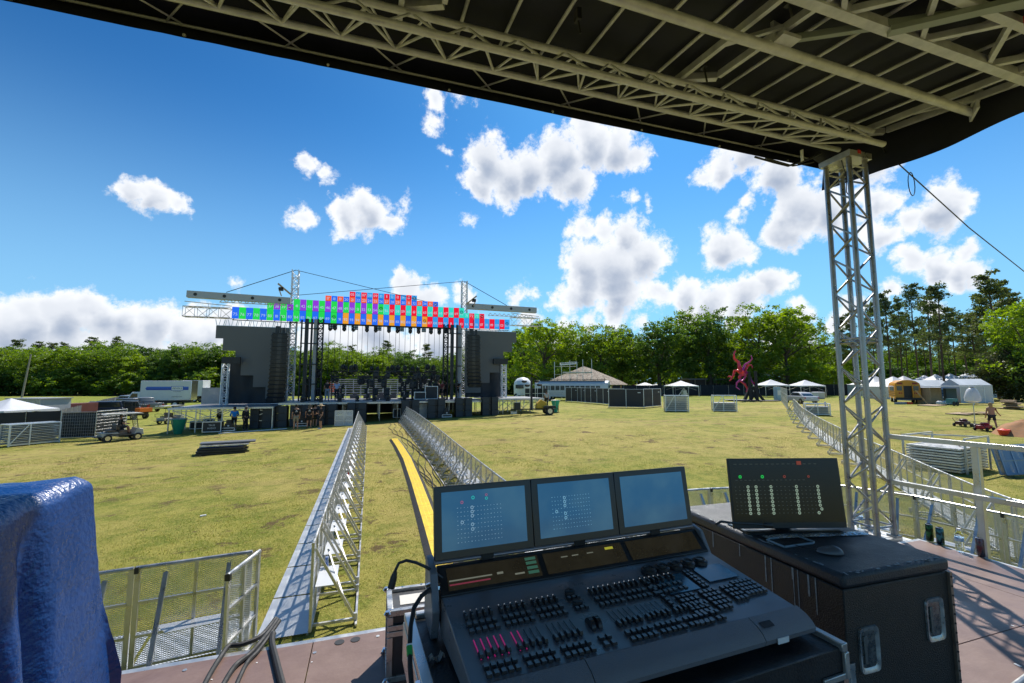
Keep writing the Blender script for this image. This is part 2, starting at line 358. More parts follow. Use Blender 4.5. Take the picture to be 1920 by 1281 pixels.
# ============================================================ FRONT OF HOUSE DECK
DZ=1.85
def plat_mat():
    m=mat('phenolic_plywood',(.175,.098,.082),.42,0,.12,1.6,.05,60,.5); t=m.node_tree; b=t.nodes['Principled BSDF']
    P=N(t,'ShaderNodeTexCoord').outputs['Object']; n=N(t,'ShaderNodeTexNoise',ins={'Vector':P,'Scale':1.3,'Detail':8,'Roughness':.75,'Distortion':.5}).outputs[0]
    n2_=N(t,'ShaderNodeTexNoise',ins={'Vector':N(t,'ShaderNodeMapping',ins={0:P,3:(1,14,1)}).outputs[0],'Scale':3,'Detail':5}).outputs[0]
    c=MIX(t,MR(t,n,.35,.7),(.150,.090,.073),(.225,.150,.126)); c=MIX(t,MR(t,n2_,.6,.75,0,.35),c,(.24,.18,.155)); t.links.new(c,b.inputs['Base Color']); return m
deck=thing('stage_platform',(0,0,0),0,'brown plywood stage platform in the foreground carrying the console and cases','stage platform')
PM=plat_mat()
xs_=[-6.1,-3.66,-1.22+.95,2.17,4.61-.05,5.24]
ys_=[-3.2,-.76+.35,1.8-.0,3.02]
for i in range(len(xs_)-1):
    for j in range(len(ys_)-1):
        MB().bb(xs_[i]+.0025,xs_[i+1]-.0025,ys_[j]+.0025,ys_[j+1]-.0025,DZ-.03,DZ).build('deck_panel',PM,deck,bevel=.002)
m=MB(); m.bb(-6.1,5.24,3.023,3.06,DZ-.16,DZ-.004); m.bb(5.243,5.28,-3.2,3.06,DZ-.16,DZ-.004); m.build('edge_rail',ALU,deck)
m=MB()
for x in (-6,-3.6,-1.2,1.2,3.6,5.1):
    for y in (-3,-.5,2.0,2.9): m.tube((x,y,0),(x,y,DZ-.16),.03,8)
    m.bb(x-.03,x+.03,-3.15,2.99,DZ-.15,DZ-.032)
m.build('understructure',ALU,deck)
m=MB(); rr=random.Random(3)
for x,y in [(-.25,2.9),(-.25,2.3),(-.28,2.6),(.1,2.96),(-.9,2.95),(4.4,2.5),(-.29,2.2),(2.2,2.7),(2.2,1.9)]:
    m.disc((x,y,DZ+.001),.011,.004,'Z',8)
m.build('fixing_screw',ALU,deck)
m=MB(); m.bb(-.0,.0,0,0,0,0) if 0 else None
m=MB(); 
for x,y in ((-.12,2.965),(-.03,2.965)): m.lathe([(.028,0),(.028,.002)],(x,y,DZ+.001),12)
m.build('socket_hole',BLK,deck)
m=MB()
for i in range(16):
    x,y=rr.uniform(2.9,5.0),rr.uniform(1.2,2.8); s_=rr.uniform(.006,.016); m.box((x,y,DZ+.002),(s_*1.6,s_,.002),rr.uniform(0,3))
for i in range(8):
    x,y=rr.uniform(-1.1,0),rr.uniform(2.2,2.9); m.box((x,y,DZ+.002),(.008,.006,.002),rr.uniform(0,3))
prop(m.build('paper_scraps',WHT),'white scraps of litter scattered on the brown platform','litter',kind='stuff')
prop(MB().bb(5.0,5.14,2.05,2.09,DZ,DZ+.001).build('tape_mark',mat('pale_tape',(.75,.72,.68),.6)),'pale tape mark stuck near the right platform edge','tape')

# small outrigger plate and tower
TX,TY=5.0,3.3
tw=thing('truss_tower',(TX,TY,DZ),0,'tall aluminium box truss tower standing at the platform corner under the roof','truss tower')
m=MB()
for i,j in ((-1,-1),(1,-1),(1,1),(-1,1)): m.tube((i*.125,j*.125,.02),(i*.125,j*.125,3.98),.026,14)
m.build('chord',ALUT,tw,smooth=True)
m=MB(); CO=[(-.125,-.125),(.125,-.125),(.125,.125),(-.125,.125)]; per=.40
for q in range(4):
    a,b=CO[q],CO[(q+1)%4]; z=.12; k=q%2
    while z<3.8:
        z1=min(z+per/2,3.88); 
        if k%2: m.tube((*a,z),(*b,z1),.0105,7,cap=False)
        else: m.tube((*b,z),(*a,z1),.0105,7,cap=False)
        z=z1; k+=1
    for z in (.1,3.9,2.02,1.98): m.tube((*a,z),(*b,z),.010,6,cap=False)
m.build('lacing',ALUT,tw,smooth=True)
m=MB()
for (a,b) in CO:
    for z in (.0,1.99): m.tube((a,b,z),(a,b,z+.07),.031,12)
    m.box((a,b,.008),(.09,.09,.016))
m.build('coupler',ALUT,tw,smooth=True)
m=MB(); m.bb(-.17,.17,-.17,.17,-.035,-.002); m.bb(-.17,.17,-.17,.17,3.985,4.05); m.build('end_plate',ALU,tw)
m=MB(); m.bb(-.05,.0,-.174,-.171,4.02,4.06); m.build('sticker',mat('red_sticker',(.5,.03,.03),.5),tw)
m=MB(); m.bb(4.55,5.3,3.07,3.62,DZ-.045,DZ-.037); o=m.build('outrigger_plate',ALU,deck)
m=MB(); m.bar((4.55,3.08,DZ-.07),(4.55,3.6,DZ-.07),.05); m.bar((5.2,3.08,DZ-.07),(5.2,3.6,DZ-.07),.05); m.build('outrigger_beam',ALU,deck)

# ------------------------------------------------------------ roof over the deck
roof=thing('stage_roof',(0,0,5.9),0,'black fabric stage roof on tan aluminium trusses over the foreground platform','stage roof')
def rb(m,name,mt,**k): return m.build(name,mt,roof,world=True,**k)
MEM=mat('black_roof_fabric',(.028,.030,.043),.7,0,.35,1.3,.25,5,.15)
slope=.13
def zr(y): return 6.3+slope*(y-3.3)
def memf(u,v):
    x=-9+14.70*u; y=-2.9+6.95*v; s=abs(((x-.255)%.372)/.372-.5)*2
    return (x,y,zr(y)+.045-.028*(1-s*s)*(1)-.01*noise.noise(V((x*2.2,y*1.6,0)))*3+(0 if y<3.5 else -.25*(y-3.5)))
rb(MB().grid(memf,160,40),'roof_membrane',MEM,smooth=True)
# battens
m=MB(); x=5.09
k=0
BX=[]
while x>-9: BX.append(x); x-=.372
fr=[2.86,.35,-2.1,-4.6]
for x in BX:
    if any(abs(x-f)<.16 for f in fr): continue
    m=MB(); m.tube((x,3.45,zr(3.45)),(x,-2.8,zr(-2.8)),.0145,8); rb(m,'roof_batten',ALUB,smooth=True)
# rafters (ladder frames)
def rafter(x,wd,y0=3.15,y1=-2.6,right=False):
    m=MB(); z=lambda y:zr(y)-.06
    m.bar((x-wd/2,y0+.12,z(y0+.12)),(x-wd/2,y1,z(y1)),.038,.06); m.bar((x+wd/2,y0-.18,z(y0)-.02),(x+wd/2,y1,z(y1)-.02),.038,.06)
    m.bar((x-wd/2,y0,z(y0)),(x+wd/2,y0-.15,z(y0)-.02),.05,.06)
    y=y0-.7; s_=1
    while y>y1+.5: m.bar((x-s_*wd/2,y+.15,z(y)),(x+s_*wd/2,y-.15,z(y)-.01),.03,.03); y-=.62; s_=-s_
    return rb(m,'rafter',ALUB)
for f in fr: rafter(f-.05,.30)
rafter(5.33,.22,3.3,.4)
# front truss
A=(3.50,6.15); B=(2.98,5.92); Cc=(3.13,6.17); D=(3.86,6.22)
x0,x1=-9.0,5.12
m=MB(); m.tube((x0,A[0],A[1]),(x1+.1,A[0],A[1]),.028,12); m.tube((x0,B[0],B[1]),(x1,B[0],B[1]),.030,12); m.tube((x0,Cc[0],Cc[1]),(x1+.1,Cc[0],Cc[1]),.028,12)
rb(m,'truss_chord',ALUB,smooth=True)
m=MB(); x=x0+.1; per=.42; i=0
while x<x1-.3:
    m.tube((x,B[0],B[1]),(x+per/2,A[0],A[1]),.011,7,cap=False); m.tube((x+per/2,A[0],A[1]),(x+per,B[0],B[1]),.011,7,cap=False)
    m.tube((x+.1,B[0],B[1]),(x+.1+per/2,Cc[0],Cc[1]),.010,6,cap=False); m.tube((x+.1+per/2,Cc[0],Cc[1]),(x+.1+per,B[0],B[1]),.010,6,cap=False)
    m.tube((x,Cc[0],Cc[1]),(x+per/2,A[0],A[1]),.010,6,cap=False); m.tube((x+per/2,A[0],A[1]),(x+per,Cc[0],Cc[1]),.010,6,cap=False)
    if i%2: m.tube((x,A[0],A[1]),(x+per*.7,D[0],D[1]),.008,5,cap=False)
    else: m.tube((x,A[0],A[1]),(x-per*.6,D[0],D[1]),.008,5,cap=False)
    x+=per; i+=1
rb(m,'truss_lacing',ALUB,smooth=True)
m=MB(); m.tube((x0,D[0],D[1]),(5.2,D[0],D[1]),.012,6); rb(m,'lip_pole',ALUB)
# front valance
def val(u,v):
    x=-9+14.45*u; zt=6.37; y=4.035-.31*v; z=zt-.35*v+.006*noise.noise(V((x*1.3,v*2,0)))
    return (x,y+.008*math.sin(x*17)*noise.noise(V((x,2,v))),z)
rb(MB().grid(val,200,6),'front_valance',MEM,smooth=True)
m=MB()
for i in range(13):
    x=4.7-i*1.02; m.tube((x,3.755,6.055),(x,3.735,6.05),.012,10)
rb(m,'eyelet',ALU)
# right hand valance
def rval(u,v):
    y=3.95-5.2*u; a=ss(y,2.0,2.7); x=5.62+.02*noise.noise(V((y*2,0,0)))-.10*v*a+.10*v*(1-a); dr=.50*a+.34*(1-a)+.05*math.sin(y*2.3)
    return (x,y,zr(min(y,3.6))+.06-dr*v+.03*noise.noise(V((y*1.7,v,5))))
rb(MB().grid(rval,80,8),'side_valance',MEM,smooth=True)
# spreader pipe and hinged beams
m=MB(); m.tube((-9,2.28,6.0),(5.47,2.42,6.0),.038,16); rb(m,'spreader_pipe',ALUB,smooth=True)
m=MB(); m.bar((5.47,2.42,6.0),(5.5,2.36,6.22),.06,.03); m.bar((5.3,2.30,5.98),(5.52,2.46,5.98),.02,.08); m.box((2.98,2.38,6.12),(.13,.03,.22)); m.box((2.98,2.32,6.03),(.18,.10,.03)); rb(m,'pipe_bracket',ALUB)
def hinge(y,z,w=.072):
    m=MB(); m.bar((-9,y,z),(5.6,y,z),w,w); m.bar((-9,y-.33,z-.0),(5.6,y-.33,z),w*.8,w*.8)
    x=-8.6
    while x<5.3: m.bar((x,y,z),(x+.42,y-.33,z),.035,.05); m.bar((x+.42,y-.33,z),(x+.84,y,z),.035,.05); x+=.84
    return m
rb(hinge(2.02,6.05),'hinged_beam',ALUB)
m=MB(); m.bar((3.02,2.36,6.07),(4.6,1.35,6.02),.04,.05); m.bar((3.6,2.0,6.0),(4.7,1.1,6.0),.07,.04); rb(m,'diagonal_arm',mat('painted_arm',(.30,.33,.31),.5,.3))
m=MB(); m.box((4.44,1.6,6.0),(.045,.07,.07)); rb(m,'red_clip',RED)
m=MB()
for a,b in (((1.42,2.75,6.16),(1.44,2.75,6.02)),((2.72,2.9,6.2),(2.75,2.9,6.03)),((2.74,2.1,6.1),(2.76,2.1,5.97))): m.box(a,(.035,.06,.09)); m.tube(a,b,.008,5)
rb(m,'ratchet_strap',BLK)
m=MB(); m.box((4.62,3.5,5.98),(.012,.03,.13)); rb(m,'hanging_tag',WHT)
m=MB(); P=[V((5.33,3.05,6.02)),]
a=PY(1640,268,3.0); b=PY(1925,512,-.2) if 0 else None
st=V((5.12,3.02,5.97)); d1=ray(1660,285); d2=ray(1920,509); 
e1=C0+d1*(5.55/d1.x); e2=C0+d2*(10.6/d2.x)
m.path([st,e1,e1.lerp(e2,.5)+V((0,0,-.06)),e2,e2+(e2-e1)*.9],.008,6)
prop(m.build('guy_wire',BLKM),'black guy wire running down from the roof corner to the right','cable')
m=MB(); q=e1.lerp(e2,.13); m.path([q+V((.10*math.sin(t)*.6-.1*0,0,-.13+.15*math.cos(t))) for t in [i*6.28/14 for i in range(15)]],.005,5)
prop(m.build('cable_loop',BLKM),'small loop of black cable hanging from the roof corner wire','cable')
m=MB(); m.path([(4.80,3.2,5.8),(4.86,3.2,5.62),(4.84,3.2,5.45),(4.92,3.2,5.38),(4.95,3.2,5.6)],.005,5)
prop(m.build('hanging_cable',BLKM),'thin black cable dangling inside the head of the truss tower','cable')
m=MB(); m.path([(4.2,3.75,6.02),(4.45,3.72,5.98),(4.6,3.66,5.93),(4.72,3.5,5.95),(4.85,3.45,6.02)],.012,6); m.path([(4.3,3.7,6.0),(4.6,3.6,5.9),(4.8,3.5,5.93)],.008,6)
prop(m.build('lacing_cord',BLKM),'black cord tied along the valance beside the tower head','cord')

# guard rail
rl=thing('guard_rail',(5.2,3.1,DZ),0,'square tube aluminium guard rail along the right edge of the platform','guard rail')
for x,y in ((5.3,2.56),(5.36,.9),(5.40,-1.0)):
    MB().bar((x,y,DZ-.12),(x,y,DZ+.98),.052,.052).build('post',ALU,rl,world=True,bevel=.004)
for z in (1.0,.54):
    MB().bar((5.13,3.2,DZ+z),(5.42,-1.4,DZ+z),.045,.045).build('rail',ALU,rl,world=True,bevel=.004)
# bottles and cans
def bottle(px,py,lab):
    p=GZ(px,py,DZ); t=thing('water_bottle',p,0,lab,'bottle','water bottles on the platform edge')
    PET=mat('clear_plastic',(.9,.95,.97),.06,0,trans=1.0); PET.node_tree.nodes['Principled BSDF'].inputs['IOR'].default_value=1.2
    pr=[(.028,0),(.032,.008),(.0325,.05),(.030,.06),(.0325,.07),(.030,.085),(.0325,.1),(.0325,.135),(.026,.165),(.014,.182),(.0135,.192)]
    MB().lathe(pr,n=20).build('body',PET,t,smooth=True)
    MB().lathe([(.0333,.095),(.0333,.128)],n=20).build('paper_band',mat('blue_band',(.12,.35,.62),.4,col2=(.6,.7,.8),vs=30),t,smooth=True)
    MB().lathe([(.015,.190),(.015,.205)],n=12).build('cap',WHT,t)
bottle(1613,991,'clear water bottle leaning behind the tower legs')
bottle(1676,1001,'clear water bottle just right of the truss tower foot')
bottle(1801,1034,'clear water bottle between the two dark cans and the guard rail post')
def can(px,py,lab,c,c2):
    p=GZ(px,py,DZ); t=thing('drink_can',p,0,lab,'drink can','drink cans on the platform edge')
    MB().lathe([(.024,0),(.030,.008),(.030,.145),(.025,.157)],n=20).build('body',mat('can_'+str(c[0]),c,.3,.6,0,25,col2=c2),t,smooth=True)
    MB().lathe([(.0255,.156),(.0255,.160),(.021,.161),(.021,.157)],n=16).build('lid',CHR,t)
can(1744,1014,'dark green and black tall drink can, left of a pair',(.01,.02,.015),(.03,.16,.06))
can(1764,1021,'dark teal tall drink can, right of a pair',(.012,.03,.05),(.05,.22,.28))
can(1840,1043,'grey and red tall drink can at the foot of the guard rail post',(.10,.10,.12),(.14,.04,.05))
# ============================================================ CONSOLE
def local(o,ang):
    c,s_=math.cos(ang),math.sin(ang)
    return lambda x,y,z:(o[0]+x*c-y*s_,o[1]+x*s_+y*c,o[2]+z)
con=thing('lighting_console',(.29,1.13,2.545),R(2.6),'black lighting control desk with three tilted touch screens, faders and keys','lighting console')
CB=mat('console_body',(.19,.195,.22),.36,.15,.12,6,.03,200)
CBL=mat('console_armrest',(.17,.175,.20),.40,0,.05,6,.25,400)
KEY=mat('key_black',(.028,.029,.033),.35,0,.2,30)
KEYT=mat('key_top',(.17,.18,.20),.32)
LED_=mat('key_led',(.7,.75,.8),.4,emit=.25)
CW=1.22
def cz(y): return .045+(y-.08)*.125      # keyboard slope, local
m=MB(); m.prism([(.085,-.02),(.09,.044),(.50,cz(.50)-.002),(.52,.0),(.5,-.03)],0,0,CW); m.build('body',CB,con,bevel=.004)
m=MB(); m.prism([(.024,-.012),(.020,.004),(.032,.020),(.052,.034),(.088,.047),(.088,-.015)],0,-.004,.34); m.build('arm_rest',CBL,con,smooth=True)
m=MB(); m.prism([(.024,-.012),(.020,.004),(.032,.020),(.052,.034),(.088,.047),(.088,-.015)],0,.343,.985); m.build('arm_rest',CBL,con,smooth=True)
m=MB(); m.prism([(.024,-.012),(.020,.004),(.032,.020),(.052,.034),(.088,.047),(.088,-.015)],0,.988,CW+.004); m.build('arm_rest',CBL,con,smooth=True)
MB().box((CW-.19,.052,.0355),(.05,.022,.001),0,Matrix.Rotation(R(22),3,'X')).build('badge',KEY,con)
MB().box((CW-.16,.017,-.004),(.05,.003,.018)).build('paper_tag',WHT,con)
def top(m,x,y,sx,sy,h,taper=.8):
    z=cz(y)+.001; a=math.atan(.125); c=[]
    vs=[]
    for t_,q in ((0,1),(h,taper)):
        for j in(-1,1):
            for i in(-1,1): vs.append((x+i*sx/2*q,y+j*sy/2*q-t_*math.sin(a),cz(y+j*sy/2*q)+.0005+t_*math.cos(a)))
    m.add(vs,[(0,1,3,2)[::-1],(0,1,5,4),(1,3,7,5),(3,2,6,7),(2,0,4,6)]); m.m(1); m.add(vs[4:],[(0,1,3,2)]); m.m(0)
# fader section: three banks of five groups on the left, then more
km=MB(); fm=MB(); lv_=MB(); sl=MB(); ps=MB(); dots=MB()
def bank(x0,n,pink=0):
    for i in range(n):
        x=x0+i*.0215
        for y in (.112,.142): top(km,x,y,.0165,.017,.009)
        (ps if i<pink else sl).box((x-.004,.215,cz(.215)+.002),(.0025 if i>=pink else .0032,.085,.001),0,Matrix.Rotation(math.atan(.125),3,'X'))
        top(fm,x-.001,.188+.003*((i*7)%3),.0125,.026,.012,.7)
        for y in (.292,.325): top(km,x,y,.0165,.018,.009)
        for y in (.36,.375): top(lv_,x,y,.010,.016,.014,.6); dots.box((x,y+.012,cz(y+.012)+.008),(.003,.003,.003))
g=0
for b in range(3): bank(.055+b*.122,5,[5,2,0][b])
for b in range(4): bank(.53+b*.116,5,0) if b<3 else bank(.53+b*.116-.0,2,0)
# centre wheel strip
for x in (.43,.455): 
    m_=MB(); m_.tube((x,.215,cz(.215)-.004),(x+.014,.215,cz(.215)-.004),.026,20); m_.build('thumb_wheel',KEY,con,smooth=True)
for x in (.435,.462):
    for y in (.118,.148): top(km,x,y,.018,.018,.009)
for y in (.385,.325):
    m_=MB(); m_.lathe([(.019,0),(.019,.012),(.016,.014)],(.452,y,cz(y)),20); m_.build('flat_dial',KEY,con,smooth=True)
    for i in range(3): top(km,.435+i*.018,y-.027,.014,.015,.009)
# programmer block on the right
for i in range(5):
    x=.835+i*.066; m_=MB(); m_.lathe([(.031,0),(.031,.012),(.027,.015)],(x,.425,cz(.425)),24); m_.lathe([(.021,.015),(.021,.022),(.017,.021),(.015,.017)],(x,.425,cz(.425)),24); m_.build('encoder_wheel',KEY,con,smooth=True)
for r_ in range(10): top(km,.775,.395-r_*.021,.016,.016,.009)
for y in (.38,.36,.34,.32,.30,.28):
    for x in (.975,.992): top(km,x,y,.013,.016,.008)
for c_ in range(11):
    for r_ in range(5):
        if c_<7 or r_<4: top(km,.825+c_*.0215+(.02 if c_>3 else 0)+(.02 if c_>7 else 0),.248-r_*.0235,.0165,.0185,.009)
for c_ in range(5):
    for r_ in range(4): top(km,1.105+c_*.0205,.262-r_*.0235,.0175,.0195,.009)
for i in range(3): top(km,.80+i*.022,.108,.0165,.016,.009)
km.build('button',[KEY,KEYT],con); fm.build('fader_cap',[KEY,KEYT],con); lv_.build('small_lever',[KEY,KEYT],con)
con.children and None
sl.build('fader_slot',BLK,con); ps.build('lit_fader_slot',mat('pink_led',(.62,.02,.22),.4,emit=.25),con); dots.build('indicator',LED_,con)
TCH=mat('touch_pad_glass',(.03,.045,.07),.12,0,.3,3,spec=.9)
def pad(x,y,sx,sy): MB().box((x,y,cz(y)+.003),(sx,sy,.003),0,Matrix.Rotation(math.atan(.125),3,'X')).build('touch_pad',TCH,con)
pad(.885,.325,.14,.11); pad(1.10,.345,.15,.10)
# lower strip of three small displays
m=MB(); m.prism([(.50,cz(.5)-.02),(.498,cz(.5)+.002),(.575,.168),(.60,.168),(.60,.0),(.5,.0)],0,-.0,CW+.0); m.build('display_housing',BLK,con,bevel=.003)
SM=mat('small_display',(.035,.028,.017),.15,0,.3,12,spec=.8,emit=.25)
def onface(m,x0,x1,v0,v1,d=.002,f='low'):
    """rectangle on the tilted small-display face; v along the face 0..1"""
    a=V((0,.498,cz(.5)+.002)); b=V((0,.575,.168)); n=V((0,-(b-a).z,(b-a).y)).normalized()
    q=[]
    for x,v in((x0,v0),(x1,v0),(x1,v1),(x0,v1)): p=a+(b-a)*v+n*d; q.append((x,p.y,p.z))
    m.add(q,[(0,1,2,3)])
for i in range(3):
    x0=.03+i*.395; m=MB(); onface(m,x0,x0+.37,.12,.92,.002); m.build('small_display',SM,con)
m=MB(); 
onface(m,.035,.20,.42,.47,.004); onface(m,.22,.245,.42,.5,.004); onface(m,.29,.33,.30,.36,.004)
for x in (.5,.55,.62): onface(m,x,x+.03,.66,.70,.004)
m.build('display_marks',mat('display_text',(.16,.16,.12),.5,emit=.6),con)
m=MB(); onface(m,.035,.19,.28,.33,.004); m.build('display_marks',mat('display_red',(.20,.03,.05),.5,emit=.6),con)
m=MB(); 
for v in (.25,.42,.6,.76): onface(m,.345,.39,v,v+.11,.004)
m.build('display_marks',mat('display_green',(.03,.09,.06),.5,emit=.7),con)
m=MB(); onface(m,.71,.75,.70,.80,.004); m.build('display_marks',mat('display_yellow',(.35,.32,.03),.5,emit=.7),con)
m=MB(); m.tube((-.01,.597,.178),(CW+.0,.597,.178),.008,10); m.build('hinge_tube',mat('hinge_grey',(.30,.28,.31),.3,.6),con,smooth=True)
m=MB(); m.prism([(.50,-.04),(.475,.06),(.53,.17),(.60,.20),(.63,.20),(.64,-.02)],0,-.035,-.008); m.build('side_cheek',CB,con,bevel=.004)
m=MB(); m.prism([(.50,-.04),(.49,.06),(.55,.17),(.61,.185),(.64,-.02)],0,CW+.004,CW+.022); m.build('side_cheek',CB,con,bevel=.004)
# three big screens, tilted back
SCB=mat('screen_bezel',(.012,.016,.024),.28,0,spec=.6)
def scrmat():
    m=mat('screen_glass',(.008,.02,.04),.09,0,spec=.5); t=m.node_tree; b=t.nodes['Principled BSDF']
    b.inputs['Emission Color'].default_value=(.045,.16,.30,1); b.inputs['Emission Strength'].default_value=.46  # emission carries the bluish sky reflection on top of the display glow
    P=N(t,'ShaderNodeTexCoord').outputs['Object']; n=N(t,'ShaderNodeTexNoise',ins={'Vector':P,'Scale':5,'Detail':4}).outputs[0]
    t.links.new(MR(t,n,.3,.7,.05,.16),b.inputs['Roughness']); t.links.new(MIX(t,MR(t,n,.35,.7),(.018,.115,.26),(.05,.17,.30)),b.inputs['Emission Color']); return m
SCG=scrmat(); UIW=mat('ui_white',(.2,.32,.42),.5,emit=.55); UIG=mat('ui_green',(.02,.3,.28),.5,emit=.8); UIR=mat('ui_red',(.25,.07,.14),.5,emit=.8)
tilt=R(-9)
for i in range(3):
    x0=-.012+i*.404; x1=x0+.402; M3=Matrix.Rotation(tilt,3,'X'); o3=V((0,.565,.196))
    def F(x,z,d=0): q=M3@V((x,d,z)); return q+o3
    h=.262
    m=MB(); vs=[F(x,z,d) for d in(0,.022) for x,z in((x0,0),(x1,0),(x1,h),(x0,h))]
    m.add(vs,[(0,1,2,3),(7,6,5,4),(0,4,5,1),(1,5,6,2),(2,6,7,3),(3,7,4,0)]); sc=m.build('screen',SCB,con,bevel=.002)
    m=MB(); m.add([F(x,z,-.0015) for x,z in((x0+.028,.028),(x1-.028,.028),(x1-.028,h-.022),(x0+.028,h-.022))],[(0,1,2,3)]); m.build('screen_glass',SCG,sc)
    if i<2:
        def ring(m,x,z,r): 
            n=12; vs=[F(x+q*math.cos(6.283*k/n),z+q*math.sin(6.283*k/n),-.0032) for q in(r,r*.5) for k in range(n)]; m.add(vs,[(k,(k+1)%n,n+(k+1)%n,n+k) for k in range(n)])
        def dot(m,x,z,a,b): m.add([F(x-a,z-b,-.0032),F(x+a,z-b,-.0032),F(x+a,z+b,-.0032),F(x-a,z+b,-.0032)],[(0,1,2,3)])
        mw=MB(); xx=x0+.09
        for r_ in range(9):
            z=.178-r_*.0155-(0 if i==0 else -.004)
            for c_ in range(14): dot(mw,xx+c_*.0135,z,.0013 if (c_*3+r_)%4 else .0024,.0011)
        for c_,r_ in ((4,0),(4,1),(4,2),(1,3.3),(4,4),(4,5.1)): ring(mw,xx+.004+c_*.0135,.176-r_*.0155,.0068)
        mw.build('screen_marks',UIW if i==0 else mat('ui_dim',(.12,.26,.36),.5,emit=.8),sc)
        mg=MB(); ring(mg,xx+.063,.212,.007); ring(mg,xx+.118,.205,.006); 
        if i==0: mg.build('screen_marks',UIG,sc)
        mr=MB(); ring(mr,xx+.018,.198,.006); ring(mr,xx+.118,.218,.005); 
        if i==0: mr.build('screen_marks',UIR,sc)
m=MB(); 
for x in (.2,.61,1.0): m.box((x,.60,.19),(.05,.03,.08))
m.build('screen_arm',BLKM,con)
# gooseneck lamps
w0=V((.26,1.62,2.74)); 
def neck(P,lab):
    t=thing('gooseneck_lamp',P[0],0,lab,'gooseneck lamp','console lamps')
    MB().path([V(p)-V(P[0]) for p in P],.0055,8).build('neck',BLKM,t,smooth=True)
    a=V(P[-2])-V(P[0]); b=V(P[-1])-V(P[0]); MB().path([b,b+(b-a).normalized()*.02,b+(b-a).normalized()*.055],[.007,.012,.013],10).build('lamp_head',BLK,t,smooth=True)
pts=[PY(x,y,1.68) for x,y in((838,1090),(820,1077),(800,1064),(780,1055),(762,1051),(748,1056),(742,1068),(741,1072))]
neck(pts,'black gooseneck lamp arching left from the console over the grass')
pts=[PY(x,y,1.72) for x,y in((1342,984),(1352,978),(1375,981),(1400,982),(1418,983),(1430,984))]
neck(pts,'black gooseneck lamp pointing right in front of the standalone monitor')

# console flight case tray
tr=thing('console_case',(.2,1.09,DZ),R(2.6),'black flight case base with aluminium edges under the lighting desk','flight case')
CASE=mat('case_laminate',(.018,.019,.022),.5,0,.35,9,.15,120)
m=MB(); m.bb(.0,1.36,.0,.70,.50,.655); m.build('tray',CASE,tr,bevel=.004)
m=MB(); m.bb(.06,.14,.04,.66,0,.5); m.bb(1.24,1.32,.04,.66,0,.5); m.bb(.06,1.3,.3,.36,.02,.5); m.build('stand',BLK,tr)
m=MB(); m.bb(-.012,.022,-.01,.72,.645,.672); m.bb(1.345,1.372,-.01,.72,.645,.672); m.bb(0.03,1.34,.69,.72,.645,.672); m.build('edge_trim',ALU,tr,bevel=.003)
m=MB(); m.bb(-.015,-.002,-.01,.72,.50,.64); m.bb(.02,1.18,-.012,-.001,.515,.535);m.bb(1.25,1.37,-.012,-.001,.56,.58); m.bb(1.352,1.372,-.014,.0,.56,.645); m.build('edge_trim',ALU,tr,bevel=.003)
m=MB(); m.box((-.01,.30,.64),(.04,.06,.05)); m.box((-.01,.02,.64),(.045,.05,.06)); m.build('latch',CHR,tr,bevel=.004)
m=MB(); 
m.grid(lambda u,v:(.03+.05*u,.43-.03*v,.665+.008*math.sin(u*9)+.01*noise.noise(V((u*7,v*7,1)))),10,6); m.build('foam_strip',mat('torn_foam',(.35,.34,.32),.9,0,.3,40,.6,90),tr,smooth=True)
m=MB(); m.path([PY(800,1105,1.66),PY(812,1100,1.66),PY(822,1102,1.66)],.018,10); prop(m.build('cable_connector',CHR),'shiny metal cable connector plugged in at the left end of the desk','connector')
m=MB(); m.path([PY(808,1103,1.65),PY(790,1118,1.6),PY(776,1140,1.55),PY(770,1175,1.5),PY(768,1215,1.45),PY(769,1250,1.4),PY(772,1290,1.35)],.0075,8)
t=thing('power_cable',(0,0,0),0,'thick black cable hanging from the desk with a band of green tape','cable'); m.build('cable',RUB,t,smooth=True)
a,b=PY(767.5,1212,1.452),PY(768.5,1230,1.43); MB().tube(a,b,.0092,10).build('tape_band',mat('green_tape',(.03,.42,.08),.5),t)
a,b=PY(767.3,1207,1.456),PY(767.5,1211,1.453); MB().tube(a,b,.009,10).build('tape_band',WHT,t)
a,b=PY(768.6,1232,1.428),PY(768.8,1238,1.423); MB().tube(a,b,.009,10).build('tape_band',WHT,t)

# silver-edged small flight case
sc=thing('flight_case',(.13,2.50,DZ),R(-1),'small grey flight case with aluminium edges and a white label on its lid','flight case')
LAM=mat('grey_laminate',(.035,.037,.042),.5,0,.3,12); TRIM=mat('case_trim',(.50,.49,.47),.35,.7,.3,14)
m=MB(); m.bb(.01,.62,.01,.27,.012,.335); m.build('body',LAM,sc)
m=MB()
for z in (.0,.325):
    m.bb(0,.63,0,.03,z,z+.028); m.bb(0,.63,.252,.282,z,z+.028); m.bb(0,.03,.031,.251,z,z+.028); m.bb(.60,.63,.031,.251,z,z+.028)
for z in (.225,.255): m.bb(0,.63,-.004,.004,z,z+.026)
for x in (0,.60): m.bb(x,x+.03,-.002,.008,.03,.222); m.bb(x,x+.03,-.002,.008,.283,.323); m.bb(x,x+.03,.274,.284,.03,.323)
m.build('edge_trim',TRIM,sc,bevel=.002)
m=MB()
for x in (.0,.63):
    for y in (0,.282):
        for z in (.01,.345): m.lathe([(.012,-.012),(.02,0),(.012,.012)],(x,y,z),10)
m.build('ball_corner',CHR,sc,smooth=True)
m=MB(); m.bb(.10,.20,-.012,-.003,.13,.29); m.build('butterfly_latch',CHR,sc,bevel=.003)
